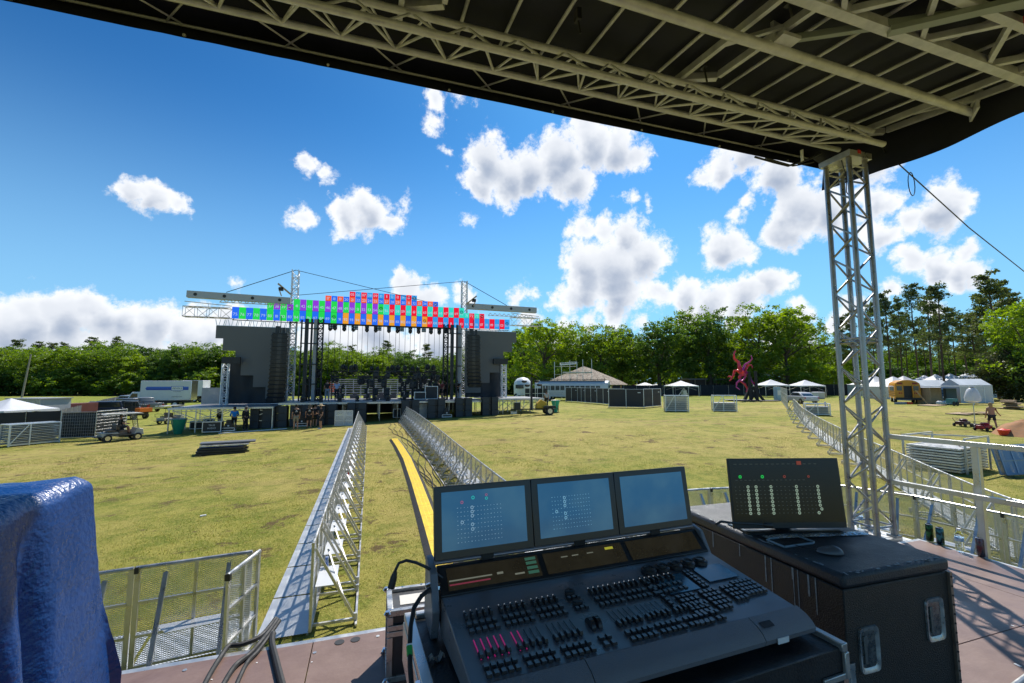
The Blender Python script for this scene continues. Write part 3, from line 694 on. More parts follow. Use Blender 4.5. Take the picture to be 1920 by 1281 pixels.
m=MB(); m.bb(.115,.185,-.016,-.0125,.17,.26); m.path([(.09,-.02,.21),(.09,-.02,.11),(.10,-.02,.10),(.20,-.02,.10),(.21,-.02,.11),(.21,-.02,.21)],.006,8); m.build('handle',TRIM,sc,smooth=True)
MB().bb(.07,.27,.09,.20,.3365,.338).build('white_label',mat('label_paper',(.62,.6,.56),.7,0,.1,40),sc)
m=MB()
for x,y in ((.015,.015),(.015,.265),(.09,.27),(.2,.27),(.3,.27),(.3,.015)): m.disc((x,y,.3545),.006,.003,'Z',8)
m.build('rivet',CHR,sc)

# tall black case on the right
RCX,RCY=2.235,1.38
rc=thing('road_case',(RCX,RCY,DZ),R(-1.5),'big scuffed black road case right of the desk with two recessed handles','road case')
BC=mat('road_case_black',(.030,.024,.020),.5,0,.5,4,.4,180); BT=mat('road_case_lid',(.030,.034,.042),.42,0,.35,5,.3,160)
m=MB(); m.bb(-.33,.312,0,1.05,.12,.69); m.build('body',BC,rc,bevel=.006)
m=MB(); m.bb(-.335,.322,-.008,1.058,.692,.752); m.build('lid',BT,rc,bevel=.018)
m=MB()
for x in (-.27,.27):
    for y in (.08,.97): m.tube((x-.02,y,.05),(x+.02,y,.05),.05,16); m.box((x,y,.11),(.09,.09,.02))
m.build('castor',RUB,rc)
m=MB(); m.bb(.306,.322,-.012,.0,.12,.69); m.bb(.3122,.322,.0,.03,.12,.69); m.build('edge_trim',mat('rusty_trim',(.30,.22,.17),.5,.5,.4,30),rc)
m=MB()
for i in range(14): m.disc((.314,-.0135,.15+i*.04),.004,.004,'Y',8)
m.build('rivet',BLKM,rc)
DISH=mat('handle_dish',(.50,.52,.52),.35,.75,.4,25)
for x,z in ((-.21,.44),(.20,.50)):
    m=MB()
    def ringf(w,h,y,n=24,e=7): return [(x+w*math.copysign(abs(math.cos(t))**(2/e),math.cos(t)),y,z+h*math.copysign(abs(math.sin(t))**(2/e),math.sin(t))) for t in [k*6.2832/n for k in range(n)]]
    R_=[ringf(.058,.092,-.001),ringf(.056,.090,-.008),ringf(.046,.080,-.006),ringf(.040,.072,-.0015)]
    vs=sum(R_,[]); n=24; m.add(vs,[(j*n+i,j*n+(i+1)%n,(j+1)*n+(i+1)%n,(j+1)*n+i) for j in range(3) for i in range(n)]); d=m.build('handle_dish',DISH,rc,smooth=True)
    m=MB(); m.add(ringf(.040,.072,-.0012),[tuple(range(24))]); m.build('dish_recess',mat('dish_dark',(.20,.22,.22),.28,.8,.6,30),d)
    m=MB(); m.bb(x-.030,x-.014,-.006,-.002,z-.055,z+.055); m.build('grip',mat('worn_grip',(.16,.17,.17),.5,.5),d,bevel=.002)
m=MB(); m.box((-.318,-.006,.36),(.03,.006,.09)); m.box((-.335,.02,.36),(.006,.05,.09)); m.build('corner_plate',DISH,rc)
m=MB(); rr=random.Random(8)
for i in range(9):
    y=rr.uniform(.08,.75); l=rr.uniform(.05,.22); m.box((-.3315,y,.69-l/2),(.0012,rr.uniform(.003,.008),l))
m.build('paint_drip',mat('dried_drip',(.28,.33,.36),.6,0,.5,60),rc)
m=MB()
for y,w_ in ((.30,.10),(.52,.14)):
    m.path([(-.30,y,.757),(-.12,y-.0,.757),(-.10,y+.01,.757),(-.10,y+w_,.757),(-.12,y+w_+.01,.757),(-.28,y+w_+.01,.757),(-.30,y+w_,.757),(-.30,y,.757)],.006,6)
mm=m.build('cable_loom',mat('grey_cable',(.20,.25,.28),.35,.2),None); 
prop(mm,'coil of grey cable on the road case in front of the monitor','cable'); mm.location=(RCX,RCY,DZ); mm.rotation_euler=(0,0,R(-1.5))
m=MB()
for i in range(26):
    y=rr.uniform(0,1.0); m.box((-.322+rr.uniform(-.006,.02),y,.7525),(rr.uniform(.003,.014),rr.uniform(.004,.03),.0012),rr.uniform(-.3,.3))
for i in range(22): m.box((rr.uniform(-.31,.30),-.004+rr.uniform(-.001,.02),.7525),(rr.uniform(.004,.03),rr.uniform(.002,.010),.0012),rr.uniform(-.3,.3))
for i in range(0): m.box((rr.uniform(-.3,.3),-.0006,rr.uniform(.15,.68)),(rr.uniform(.002,.02),.0012,rr.uniform(.002,.012)),0)
o=m.build('scuff_marks',MC['dried_drip'],rc); prop(o,kind='stuff')
# standalone monitor
p0,p1=V((1.885,1.94,2.62)),V((2.485,1.765,2.62)); ang=math.atan2(p1.y-p0.y,p1.x-p0.x)
mo=thing('monitor',p0,ang,'thin black monitor showing rows of pale dots, standing on the road case','monitor')
Wm=(p1-p0).length; M3=Matrix.Rotation(R(-6),3,'X')
def F2(x,z,d=0): q=M3@V((x,d,z)); return q
m=MB(); vs=[F2(x,z,d) for d in(0,.012) for x,z in((0,.0),(Wm,.0),(Wm,.365),(0,.365))]; m.add(vs,[(0,1,2,3),(7,6,5,4),(0,4,5,1),(1,5,6,2),(2,6,7,3),(3,7,4,0)]); m.build('panel',mat('monitor_case',(.015,.017,.02),.35),mo,bevel=.002)
m=MB(); m.add([F2(x,z,-.001) for x,z in((.008,.03),(Wm-.008,.03),(Wm-.008,.358),(.008,.358))],[(0,1,2,3)])
DSP=mat('monitor_glass',(.012,.012,.012),.22,0,spec=.45); m.build('glass',DSP,mo)
UI2=mat('ui_pale',(.26,.33,.24),.5,emit=.6); md=MB()
def ring2(m,x,z,r):
    n=12; vs=[F2(x+q*math.cos(6.283*k/n),z+q*math.sin(6.283*k/n),-.0025) for q in(r,r*.4) for k in range(n)]; m.add(vs,[(k,(k+1)%n,n+(k+1)%n,n+k) for k in range(n)])
def dot2(m,x,z,a,b): m.add([F2(x-a,z-b,-.0025),F2(x+a,z-b,-.0025),F2(x+a,z+b,-.0025),F2(x-a,z+b,-.0025)],[(0,1,2,3)])
for r_ in range(8):
    z=.215-r_*.0195
    for x in (.10,.145,.228,.37,.49+(.0 if r_<6 else (.006 if r_==6 else -.012))): ring2(md,x,z,.0085)
md.build('screen_marks',UI2,mo); md=MB()
for r_ in range(8):
    z=.215-r_*.0195
    for c_ in range(20): dot2(md,.03+c_*.023,z,.0028 if (c_+r_)%3 else .0045,.0013)
for c_ in range(16): dot2(md,.04+c_*.03,.335,.008,.0012); dot2(md,.04+c_*.025,.25,.006,.001)
md.build('screen_marks',mat('ui_grey',(.05,.06,.05),.5,emit=.6),mo)
md=MB(); ring2(md,.062,.268,.009); ring2(md,.186,.268,.009); md.build('screen_marks',mat('ui_green2',(.01,.35,.05),.5,emit=.9),mo)
md=MB(); ring2(md,.31,.268,.008); ring2(md,.445,.268,.007); dot2(md,.40,.34,.013,.010); md.build('screen_marks',mat('ui_red2',(.20,.035,.02),.5,emit=.6),mo)
m=MB(); m.bb(.05,Wm-.05,-.05,.13,-.018,-.008); m.bar((Wm/2,.02,.1),(Wm/2,.12,-.01),.12,.01); m.build('foot',BLKM,mo)
m=MB(); 
m.add([],[]); m.grid(lambda u,v:(RCX-.27+.56*u,RCY+.42+.05*v-.12*u,2.605+.010*abs(math.sin(u*9))*math.sin(v*3.1)+.002),40,5)
prop(m.build('foil_wrap',mat('crumpled_foil',(.6,.65,.66),.25,.7,.3,40,.4,60),smooth=True),'crumpled silver wrapping strip lying below the monitor','wrapping')
# mouse
ms=thing('computer_mouse',GZ(1556,1036,2.606),R(-35),'dark grey computer mouse on top of the black road case','computer mouse')
def mf(u,v):
    a=u*2*PI; b=v*PI/2; return (.056*math.cos(a)*math.cos(b)*1.0,.032*math.sin(a)*math.cos(b),.030*math.sin(b)*(1+.15*math.cos(a)))
MB().grid(mf,24,10).build('shell',mat('mouse_grey',(.10,.105,.12),.3),ms,smooth=True)
m=MB(); m.path([(-.05,0,.008),(-.09,.01,.004),(-.14,.06,.004)],.002,5); m.build('cord',BLK,ms)

# blue tarpaulin over something at the left
TB=mat('blue_tarpaulin',(.004,.045,.20),.27,0,.22,5,.3,55,.65)
def tarp():
    me=MB(); cx,cy=-1.72,1.86
    # corner footprint: right edge x=-1.06, back y=2.3
    prof=[]
    n=340
    ring=[]
    x0,x1,y0,y1=-2.7,-1.075,1.45,2.30
    per=[(x1,y1),(x1-.05,y0),(x0,y0),(x0,y1)]
    def foot(t):
        L=[0]; 
        for i in range(4):
            a,b=per[i],per[(i+1)%4]; L.append(L[-1]+math.hypot(b[0]-a[0],b[1]-a[1]))
        d=t*L[-1]
        for i in range(4):
            if d<=L[i+1]:
                a,b=per[i],per[(i+1)%4]; f=(d-L[i])/(L[i+1]-L[i]); ex,ey=b[0]-a[0],b[1]-a[1]; l=math.hypot(ex,ey); return a[0]+ex*f,a[1]+ey*f,-(-ey/l),-(ex/l)*1.0,d
        return per[0][0],per[0][1],1,0,L[-1]
    nv=80
    for j in range(nv+1):
        v=j/nv
        for i in range(n):
            x,y,nx,ny,d=foot(i/n); de=min(d,(x1-x0)+(x1-.05-x0)+2*(y1-y0)-d+.25); nx,ny=ny*-1 if 0 else nx,ny
            cx_,cy_=x-(x0+x1)/2,y-(y0+y1)/2; l=math.hypot(cx_,cy_); ox,oy=cx_/l,cy_/l
            fold=.085*(1-2*abs(math.sin(d*4.2+1.0*math.sin(v*2.2)+.9)))+.022*math.sin(d*19+2*v)+.05*noise.noise(V((d*2.5,v*2,0)))
            am=min(1,v*3.2)*(.06+.94*ss(de,.4,1.15))
            cr=1-abs(noise.noise(V((d*4.5+v*1.5,v*5,7))))*2; cr2=1-abs(noise.noise(V((d*11-v*3,v*10,2))))*2
            fl=.155*v**1.1+fold*am*(.4+.8*v)+(.03*ss(de,.4,1.2))*cr*min(1,v*3)+(.003+.009*ss(de,.4,1.2))*cr2*min(1,v*3)
            g1=math.exp(-((d-.30-.10*v)/.045)**2)*.085*min(1,v*2.5)+math.exp(-((d-.62+.22*v)/.05)**2)*.07*min(1,v*2.5)-math.exp(-((d-.46+.05*v)/.06)**2)*.035*min(1,v*2)
            g2=.05*(1-abs(2*(((d-.85)*1.7+v*.9)%1)-1))**2*ss(d,.85,1.0)*min(1,v*3)
            fl+=g2-g1-.05*(1-min(1,v/.05))**2
            z=3.03-.03*(1-(y-y0)/(y1-y0))-(1.17)*v+.012*noise.noise(V((d*6,v*8,3)))-.02*abs(math.sin(d*2.2+.4))*(1-v)
            me.v.append((x+ox*fl,y+oy*fl,z))
    me.f=[(j*n+i,(j+1)*n+i,(j+1)*n+(i+1)%n,j*n+(i+1)%n) for j in range(nv) for i in range(n)]
    c=len(me.v); me.v.append(((x0+x1)/2,(y0+y1)/2,3.01)); me.f+=[(i,(i+1)%n,c) for i in range(n)]
    me.mi=[0]*len(me.f)
    o=me.build('tarpaulin',TB,smooth=True); prop(o,'crinkled blue tarpaulin draped over a covered case at the left edge','tarpaulin')
tarp()
# cables on the deck
def deckcable(P,lab,r=.014):
    Q=[GZ(x,y,DZ+r) for x,y in P]; m=MB(); L=[]
    for i in range(len(Q)-1):
        p0=Q[max(0,i-1)];p1=Q[i];p2=Q[i+1];p3=Q[min(len(Q)-1,i+2)]
        for k in range(6):
            t=k/6; L.append(.5*((2*p1)+(p2-p0)*t+(2*p0-5*p1+4*p2-p3)*t*t+(3*p1-p0-3*p2+p3)*t**3))
    L.append(Q[-1]); prop(m.path(L,r,8).build('black_cable',RUB,smooth=True),lab,'cable','cables crossing the platform edge')
deckcable([(517,1160),(490,1192),(455,1208),(430,1212),(415,1230),(395,1262),(375,1300)],'black cable bowing furthest left across the platform')
deckcable([(520,1162),(500,1190),(470,1225),(440,1250),(415,1290)],'black cable next to the leftmost one, curving gently to the bottom edge')
deckcable([(524,1164),(505,1192),(483,1222),(462,1245),(440,1292)],'black cable third from the left on the platform',.012)
deckcable([(512,1188),(510,1205),(517,1235),(531,1290)],'thick black cable running alone down the right of the bundle',.017)
m=MB(); m.tube(GZ(1895,1290,DZ+.01),GZ(1925,1268,DZ+.01),.012,8); prop(m.build('pipe_end',ALU),'end of a metal tube at the bottom right corner of the platform','tube')
# ============================================================ CROWD BARRICADES
MESH=meshmat('expanded_metal',(.55,.56,.57),22,.30); TREAD=meshmat('tread_plate',(.66,.68,.70),26,.56,.5,.45)
def barricade(name,label,cat,group,L=1.2,h=1.2,pair=None):
    t=thing(name,(0,0,0),0,label,cat,group); g=.012
    m=MB()
    m.tube((g,0,h-.02),(L-g,0,h-.02),.022,8); m.bar((g+.02,0,.06),(g+.02,0,h-.03),.035); m.bar((L-g-.02,0,.06),(L-g-.02,0,h-.03),.035); m.bar((g,0,.05),(L-g,0,.05),.04)
    m.bar((g+.03,0,h*.64),(L-g-.03,0,h*.64),.025); m.bar((g+.03,0,h*.33),(L-g-.03,0,h*.33),.025); m.bar((L*.5,.0,.07),(L*.5,0,h-.04),.028)
    m.build('frame',ALU,t)
    MB().add([(g+.03,.006,.07),(L-g-.03,.006,.07),(L-g-.03,.006,h-.03),(g+.03,.006,h-.03)],[(0,1,2,3)]).build('mesh_panel',MESH,t)
    m=MB(); m.bb(g,L-g,.03,.66,.028,.032); m.build('floor_plate',TREAD,t)
    m=MB()
    m.bar((g,.03,.015),(L-g,.03,.015),.025); m.bar((g,.65,.015),(L-g,.65,.015),.025); m.build('plate_edge',ALU,t)
    for x in (pair or (.14,L-.14)):
        m=MB(); m.bar((x,-.02,h*.9),(x,-.56,.09),.032); m.bar((x,-.02,.06),(x,-.58,.06),.035); m.bar((x,-.58,.02),(x,-.58,.14),.045); m.build('brace',ALU,t)
    m=MB(); m.bb(L*.2,L*.8,-.30,-.025,.515,.522); m.build('step_plate',mat('step_plate',(.70,.71,.72),.4,.4),t)
    if pair: return t
    m=MB(); m.bar((L*.2,-.3,.51),(L*.2,-.5,.2),.02); m.bar((.14,-.45,.25),(L-.14,-.12,.75),.022);m.bar((g,-.59,.03),(L-g,-.59,.03),.03); m.build('cross_tie',ALU,t)
    return t
GL='sections of the aluminium crowd barricade left of the aisle'; GR='sections of the aluminium crowd barricade right of the aisle'; GC='sections of the long curving barricade on the right'
def run(pts,first,L=1.22,flip=False,flat=False,last=None,fix=None):
    """walk a polyline and set sections end to end"""
    P=[V((x,y,0)) for x,y in pts]; src=first; used=False; i=0; pos=0; n=0
    seg=[(P[i],P[i+1]) for i in range(len(P)-1)]; tot=sum((b-a).length for a,b in seg)
    def at(s):
        for a,b in seg:
            l=(b-a).length
            if s<=l: return a+(b-a)*(s/l)
            s-=l
        return seg[-1][1]
    out=[]
    while pos+L<=tot+.01:
        a,b=at(pos),at(pos+L); 
        if flip: a,b=b,a
        za,zb=gz(a.x,a.y),gz(b.x,b.y); rz=math.atan2(b.y-a.y,b.x-a.x); loc=(a.x,a.y,za if not flat else flat)
        if not used: src.location=loc; src.rotation_euler=(0,0,rz); o=src; used=True
        else: o=dup(src,loc,rz)
        o.rotation_euler=(0,-math.atan2(zb-za,L),rz); out.append(o); pos+=L; n+=1
    return out
bl=barricade('barricade_section','aluminium crowd barricade section with tread plate, in the straight row left of the aisle','barricade',GL)
run([(-.66,6.8),(-.62,33.9)],bl)
b2=barricade('barricade_section','aluminium crowd barricade section in the row right of the aisle','barricade',GR)
run([(3.0,8.4),(3.08,20),(2.95,37.4)],b2,flip=True)
b3=barricade('barricade_section','aluminium crowd barricade section in the long curve beyond the tower','barricade',GC,pair=(.42,.72))
L3_=run([(11.2,2.9),(11.5,4.9),(12.7,6.3),(16.3,9.9),(19.8,13.7),(23.9,18.1),(29,23.2),(36.8,30.2)],b3,flip=True)
for i,o in enumerate(L3_):
    for k in kids(o):
        n_=k.name.split('.')[0]
        if (n_=='step_plate') or (i%2 and n_=='brace'): bpy.data.objects.remove(k)
# low mesh row along the front of our own platform
def lowfence(name,label,cat,group,L=1.2,h=1.2):
    t=thing(name,(0,0,0),0,label,cat,group)
    m=MB(); m.tube((.0,0,h),(L,0,h),.024,8); m.bar((.02,0,.05),(.02,0,h),.05,.03); m.bar((L-.02,0,.05),(L-.02,0,h),.05,.03)
    for z in (.08,.42,.80): m.bar((.04,0,z),(L-.04,0,z),.03)
    m.bar((L*.5,0,.08),(L*.5,0,h),.03); m.build('frame',ALU,t)
    MB().add([(.03,.012,.08),(L-.03,.012,.08),(L-.03,.012,h-.02),(.03,.012,h-.02)],[(0,1,2,3)]).build('mesh_panel',MESH,t)
    MB().bb(0.01,L-.01,.03,1.0,.028,.032).build('floor_plate',TREAD,t)
    for x in (.3,L-.25):
        m=MB(); m.bar((x,-.03,h*.93),(x,-.62,.02),.045); m.build('brace',ALU,t)
    m=MB(); m.prism([(L*.2,-.02),(L*.8,-.02),(L*.75,-.24),(L*.32,-.26)],2,.50,.51); m.build('step_plate',mat('step_plate',(.7,.71,.72),.4,.4),t)
    m=MB(); m.bb(-.01,.03,-.03,.03,h-.06,h+.012); m.build('black_clip',BLK,t)
    return t
GF='mesh barricade sections in front of the platform'
l1=lowfence('barricade_section','aluminium mesh barricade section on the grass right in front of the platform edge','barricade',GF)
run([(-3.78,6.42),(-1.34,6.72)],l1); 
for o in run([(3.2,7.9),(7.2,7.6),(9.6,7.1)],dup(l1)): pass
for o in run([(9.7,7.0),(10.15,6.2),(10.3,3.2),(10.3,.8)],dup(l1)): o.rotation_euler=(0,0,o.rotation_euler[2])
def _gate(): pass
g_=lowfence('barricade_gate','narrow aluminium mesh gate panel swung toward the platform at the row end','gate',None,.74)
[bpy.data.objects.remove(k) for k in kids(g_) if k.name.split('.')[0] in('brace','floor_plate','step_plate')]
g_.location=(-1.47,6.0,0); g_.rotation_euler=(0,0,math.atan2(.7,.17))
for px,py,lb in ((620,1062,'small blue and white can on the barricade step plate'),(663,895,'small red can on a barricade step further down the aisle')):
    p=GZ(px,py,.53); t=thing('drink_can',(-.80+.0,p.y,.524),0,lb,'drink can'); t.location=(-.54,p.y,.522) if px<650 else (-.5,p.y,.56)
    MB().lathe([(.022,0),(.027,.006),(.027,.15),(.023,.158)],n=12).build('body',mat('blue_can',(.05,.15,.5),.4,.3,0,20,col2=(.6,.65,.7)) if px<650 else RED,t,smooth=True)

# yellow cable ramp
YEL=mat('yellow_polyurethane',(.82,.58,.03),.55,0,.18,6,.2,60); RBK=mat('ramp_black',(.05,.05,.052),.7,0,.2,20,.3,60)
def ramp():
    t=thing('cable_ramp',(0,0,0),0,'black cable ramp section with yellow lid in the winding row along the aisle','cable ramp','yellow cable ramp sections'); L=.9
    for s_ in (-1,1):
        m=MB(); m.prism([(s_*.165,.075),(s_*.165,.0),(s_*.29,.0)],1,0.004,L-.004)
        for k in range(11): y=.03+k*.08; m.add([(s_*.168,y,.078),(s_*.168,y+.035,.078),(s_*.288,y+.035,.008),(s_*.288,y,.008)],[(0,1,2,3)])
        m.build('side_ramp',RBK,t)
    m=MB(); m.bb(-.163,.163,0.006,L-.006,.05,.083)
    for k in range(10):
        for j in range(3): m.bb(-.14+j*.1,-.06+j*.1,.05+k*.083,.085+k*.083,.0835,.087)
    m.build('lid',YEL,t); return t
rp=ramp(); P=[(1.36,6.0),(1.40,7.8),(1.50,11),(1.60,15),(1.66,19.5),(1.58,23),(1.46,26.2)]
def run2(pts,src,L,z=.005):
    P=[V((x,y,0)) for x,y in pts]; seg=[(P[i],P[i+1]) for i in range(len(P)-1)]; tot=sum((b-a).length for a,b in seg)
    def at(s):
        for a,b in seg:
            l=(b-a).length
            if s<=l: return a+(b-a)*(s/l)
            s-=l
        return seg[-1][1]
    pos=0; first=True
    while pos+L<=tot+.3:
        a,b=at(pos),at(pos+L); rz=math.atan2(b.y-a.y,b.x-a.x)-PI/2; loc=(a.x,a.y,gz(a.x,a.y)+z); 
        if first: o=src; src.location=loc; src.rotation_euler=(0,0,rz); first=False
        else: o=dup(src,loc,rz)
        o.rotation_euler=(math.atan2(gz(b.x,b.y)-gz(a.x,a.y),L),0,rz); pos+=L
run2(P,rp,.9)
rr=random.Random(21)
for k in range(5):
    L=[]; 
    for i in range(90):
        y=7.2+i*.33; x=1.95+.04*y*0+.10*k+.14*math.sin(y*.55+k)+.07*math.sin(y*1.7+2*k)+.16*ss(y,20,30)*(k-2)-(.12 if y<12 else 0); L.append((x,y,gz(x,y)+.02+.01*k%.03))
    m=MB(); m.path(L,.014,5); prop(m.build('black_cable',RUB),'one of the loose black cables snaking on the grass beside the yellow ramp','cable','cables beside the cable ramp')

# ============================================================ MAIN STAGE
SZ=1.85; SY=38.0
ms_=thing('main_stage',(1.3,42,0),0,'wide black festival stage platform at the end of the aisle','stage')
SD=mat('stage_floor',(.26,.25,.25),.5,0,.15,1)
def w(m,name,mt,par,**k): return m.build(name,mt,par,world=True,**k)
m=MB(); m.bb(-6.6,10.2,38.2,48,SZ-.12,SZ); w(m,'stage_floor',SD,ms_)
m=MB(); m.bb(-6.6,10.2,38.14,38.195,SZ-.16,SZ-.01); w(m,'edge_rail',ALU,ms_)
m=MB()
for i in range(12):
    x=-6.3+i*1.45
    for y in (38.4,40.4,42.4,44.4,47.5): m.tube((x,y,gz(x,y)),(x,y,SZ-.12),.03,6)
w(m,'leg',ALU,ms_)
m=MB(); m.bb(-6.5,10,47.8,47.82,.3,SZ-.14); 
for a,b in ((-3.4,-1.2),(3.2,5.6)): m.bb(a,b,47.7,47.75,.6,1.6)
w(m,'back_skirt',BLK,ms_)
def wing(name,x0,x1,y0,y1,z,lab,nleg):
    t=thing(name,((x0+x1)/2,(y0+y1)/2,0),0,lab,'stage wing')
    w(MB().bb(x0,x1,y0,y1,z-.09,z),'wing_floor',SD,t); w(MB().bb(x0-.03,x1+.0,y0-.05,y0-.003,z-.13,z-.005),'edge_rail',ALU,t)
    for i in range(nleg):
        x=x0+.05+(x1-x0-.1)*i/(nleg-1)
        for y in (y0+.05,(y0+y1)/2,y1-.1): w(MB().bar((x,y,gz(x,y)-.02),(x,y,z-.09),.07),'leg',ALU,t)
    m=MB()
    for i in range(nleg-1):
        xa,xb=[x0+.05+(x1-x0-.1)*(i+q)/(nleg-1) for q in(0,1)]
        for y in (y0+.6,(y0+y1)/2,y1-.1): 
            if i%2: m.bar((xa,y,.7),(xb,y,z-.2),.045)
            else: m.bar((xa,y,z-.2),(xb,y,.7),.045)
            m.bar((xa,y,z-.28),(xb,y,z-.28),.05); m.bar((xa,y,.55),(xb,y,.55),.05)
    w(m,'cross_brace',ALU,t); return t
wing('stage_wing',-13.4,-6.75,37.2,43.5,1.62,'open aluminium stage wing left of the main stage, with people under it',5)
wing('stage_wing',10.3,15.7,38.4,44,1.98,'open aluminium stage wing right of the main stage behind the trailer',5)
m=MB(); m.bb(-13.1,-11.2,42.6,42.63,1.65,3.0); o=w(m,'side_screen',meshmat('fine_mesh',(.4,.42,.43),30,.5,.2,.6),None); prop(o,'grey mesh guard panel standing on the left stage wing','guard panel')
# towers, masts
def latt(name,lab,x,y,z0,z1,wd,mt,r,seg,cat='truss tower',grp=None):
    t=thing(name,(x,y,z0),0,lab,cat,grp); m=MB()
    for i,j in ((-1,-1),(1,-1),(1,1),(-1,1)): m.tube((i*wd/2,j*wd/2,0),(i*wd/2,j*wd/2,z1-z0),r,6)
    m.build('chord',mt,t); m=MB(); CO=[(-wd/2,-wd/2),(wd/2,-wd/2),(wd/2,wd/2),(-wd/2,wd/2)]
    for q in range(4):
        a,b=CO[q],CO[(q+1)%4]; z=0;k=q
        while z<z1-z0-seg*.5:
            z2=min(z+seg,z1-z0)
            if k%2: m.tube((*a,z),(*b,z2),r*.6,4,cap=False)
            else: m.tube((*b,z),(*a,z2),r*.6,4,cap=False)
            m.tube((*a,z),(*b,z),r*.6,4,cap=False); z=z2; k+=1
    m.build('lacing',mt,t); return t
ALW=mat('bright_aluminium',(.72,.73,.74),.4,.5,.1,5)
latt('lattice_tower','tall bright lattice tower left of the main stage rising above the numbered header',-6.5,42.7,SZ-.1,13.5,.52,ALW,.045,.5)
latt('lattice_tower','tall bright lattice tower right of the main stage rising above the numbered header',8.9,42.7,SZ-.1,13.6,.52,ALW,.045,.5)
latt('lattice_mast','dark lattice mast beside the left black tower of the stage',-4.15,41.6,SZ,9.0,.42,BLKM,.05,.45)
latt('lattice_mast','dark lattice mast beside the right black tower of the stage',6.92,41.6,SZ,9.0,.42,BLKM,.05,.45)
latt('lattice_mast','short bright lattice stand holding the stepped black panel, left wing',-11.2,40.6,1.62,6.2,.42,ALW,.045,.42) if 0 else None
def mast(xs,lab):
    t=thing('roof_mast',(xs,41.5,SZ),0,lab,'roof mast')
    m=MB(); m.bb(-.28,.0,-.2,.2,0,7.1); m.build('mast_column',BLKM,t)
    m=MB(); m.tube((.28,-.2,0),(.28,-.2,7.1),.09,8); m.tube((-.55,0,0),(-.55,0,7),.07,8); m.build('cable_duct',BLK,t)
    m=MB(); m.bb(.42,.72,-.1,.2,0,7.1); m.build('lift_rail',GRYP,t)
    m=MB()
    for z in (1.4,3.1,4.9,6.2): m.bb(-.6,.75,-.26,-.205,z,z+.09)
    m.build('clamp_bar',BLKM,t); return t
mast(-5.1,'black roof lifting mast with ducts on the left side of the stage'); mast(7.65,'black roof lifting mast with ducts on the right side of the stage')
# roof box beams and outrigger trusses
def beam(xa,xb,za,zb,y,lab):
    t=thing('box_beam',((xa+xb)/2,y,za),0,lab,'box beam'); w(MB().bar((xa,y,za),(xb,y,zb),.45,.55),'beam',mat('galvanised',(.42,.43,.43),.5,.3,.1,2),t)
    m=MB()
    for i in range(4): x=xa+(xb-xa)*(.08+.27*i); z=za+(zb-za)*(.08+.27*i); m.disc((x,y-.235,z),.13,.02,'Y',14)
    w(m,'port_hole',BLK,t)
    m=MB(); n=10
    for i in range(n):
        x=xa+(xb-xa)*(.3+.65*i/n); x2=xa+(xb-xa)*(.3+.65*(i+.5)/n); x3=xa+(xb-xa)*(.3+.65*(i+1)/n); m.tube((x,y,10.05),(x2,y,10.3),.03,5); m.tube((x2,y,10.3),(x3,y,10.05),.03,5); m.tube((x,y,10.05),(x3,y,10.05),.035,5)
    w(m,'under_lacing',ALW,t)
beam(-14.2,-6.6,10.58,10.45,41.5,'long grey box beam cantilevered out left above the numbered header')
beam(8.9,16.15,10.85,10.80,41.5,'long grey box beam cantilevered out right above the numbered header')
def outr(xa,xb,zc,y,lab):
    t=thing('outrigger_truss',((xa+xb)/2,y,zc),0,lab,'truss'); w(truss(MB(),(xa,y,zc),(xb,y,zc),.6,.82,.035,.75),'truss',ALW if xa>0 else ALU,t)
    w(MB().tube((xa,y,zc+.85),(xb,y,zc+.62),.03,6).tube(((xa+xb)/2,y,zc+.4),((xa+xb)/2,y,zc+.75),.02,5),'hand_line',ALU,t)
outr(-14.4,-11.05,9.16,41.6,'open box truss projecting beyond the left end of the numbered header')
outr(13.4,16.45,9.55,41.4,'open box truss projecting beyond the right end of the numbered header')
def cable(a,b,lab,r=.03,sag=0,grp=None):
    m=MB(); a,b=V(a),V(b); m.path([a.lerp(b,i/8)+V((0,0,-sag*4*(i/8)*(1-i/8))) for i in range(9)],r,5); return prop(m.build('stay_cable',BLKM),lab,'cable',grp)
TL=(-6.5,42.7,13.5); TR=(8.9,42.7,13.6)
cable(TL,(-11.5,41.5,10.9),'steel stay cable from the left tower head down to the left box beam')
cable(TR,(13.0,41.5,11.15),'steel stay cable from the right tower head down to the right box beam')
cable(TL,(4.8,41.4,11.1),'steel stay cable sloping right from the left tower head behind the header',.025)
cable(TR,(-6.0,41.4,11.0),'steel stay cable sloping left from the right tower head behind the header',.025)
for x,s_ in ((-7.0,1),(9.2,-1)):
    t=thing('winch_bracket',(x,41.2,11.1),0,'tan winch bracket on top of the %s end of the header'%('left' if s_>0 else 'right'),'bracket')
    m=MB(); m.bar((-.6*s_,0,.75),(.4*s_,0,-.1),.2,.14); m.bar((-.55*s_,0,.4),(-.3*s_,0,-.3),.08); m.build('arm',mat('tan_metal',(.45,.33,.22),.6,.3),t); m=MB(); m.box((-.35*s_,0,.3),(.35,.2,.3)); m.build('motor',BLK,t)
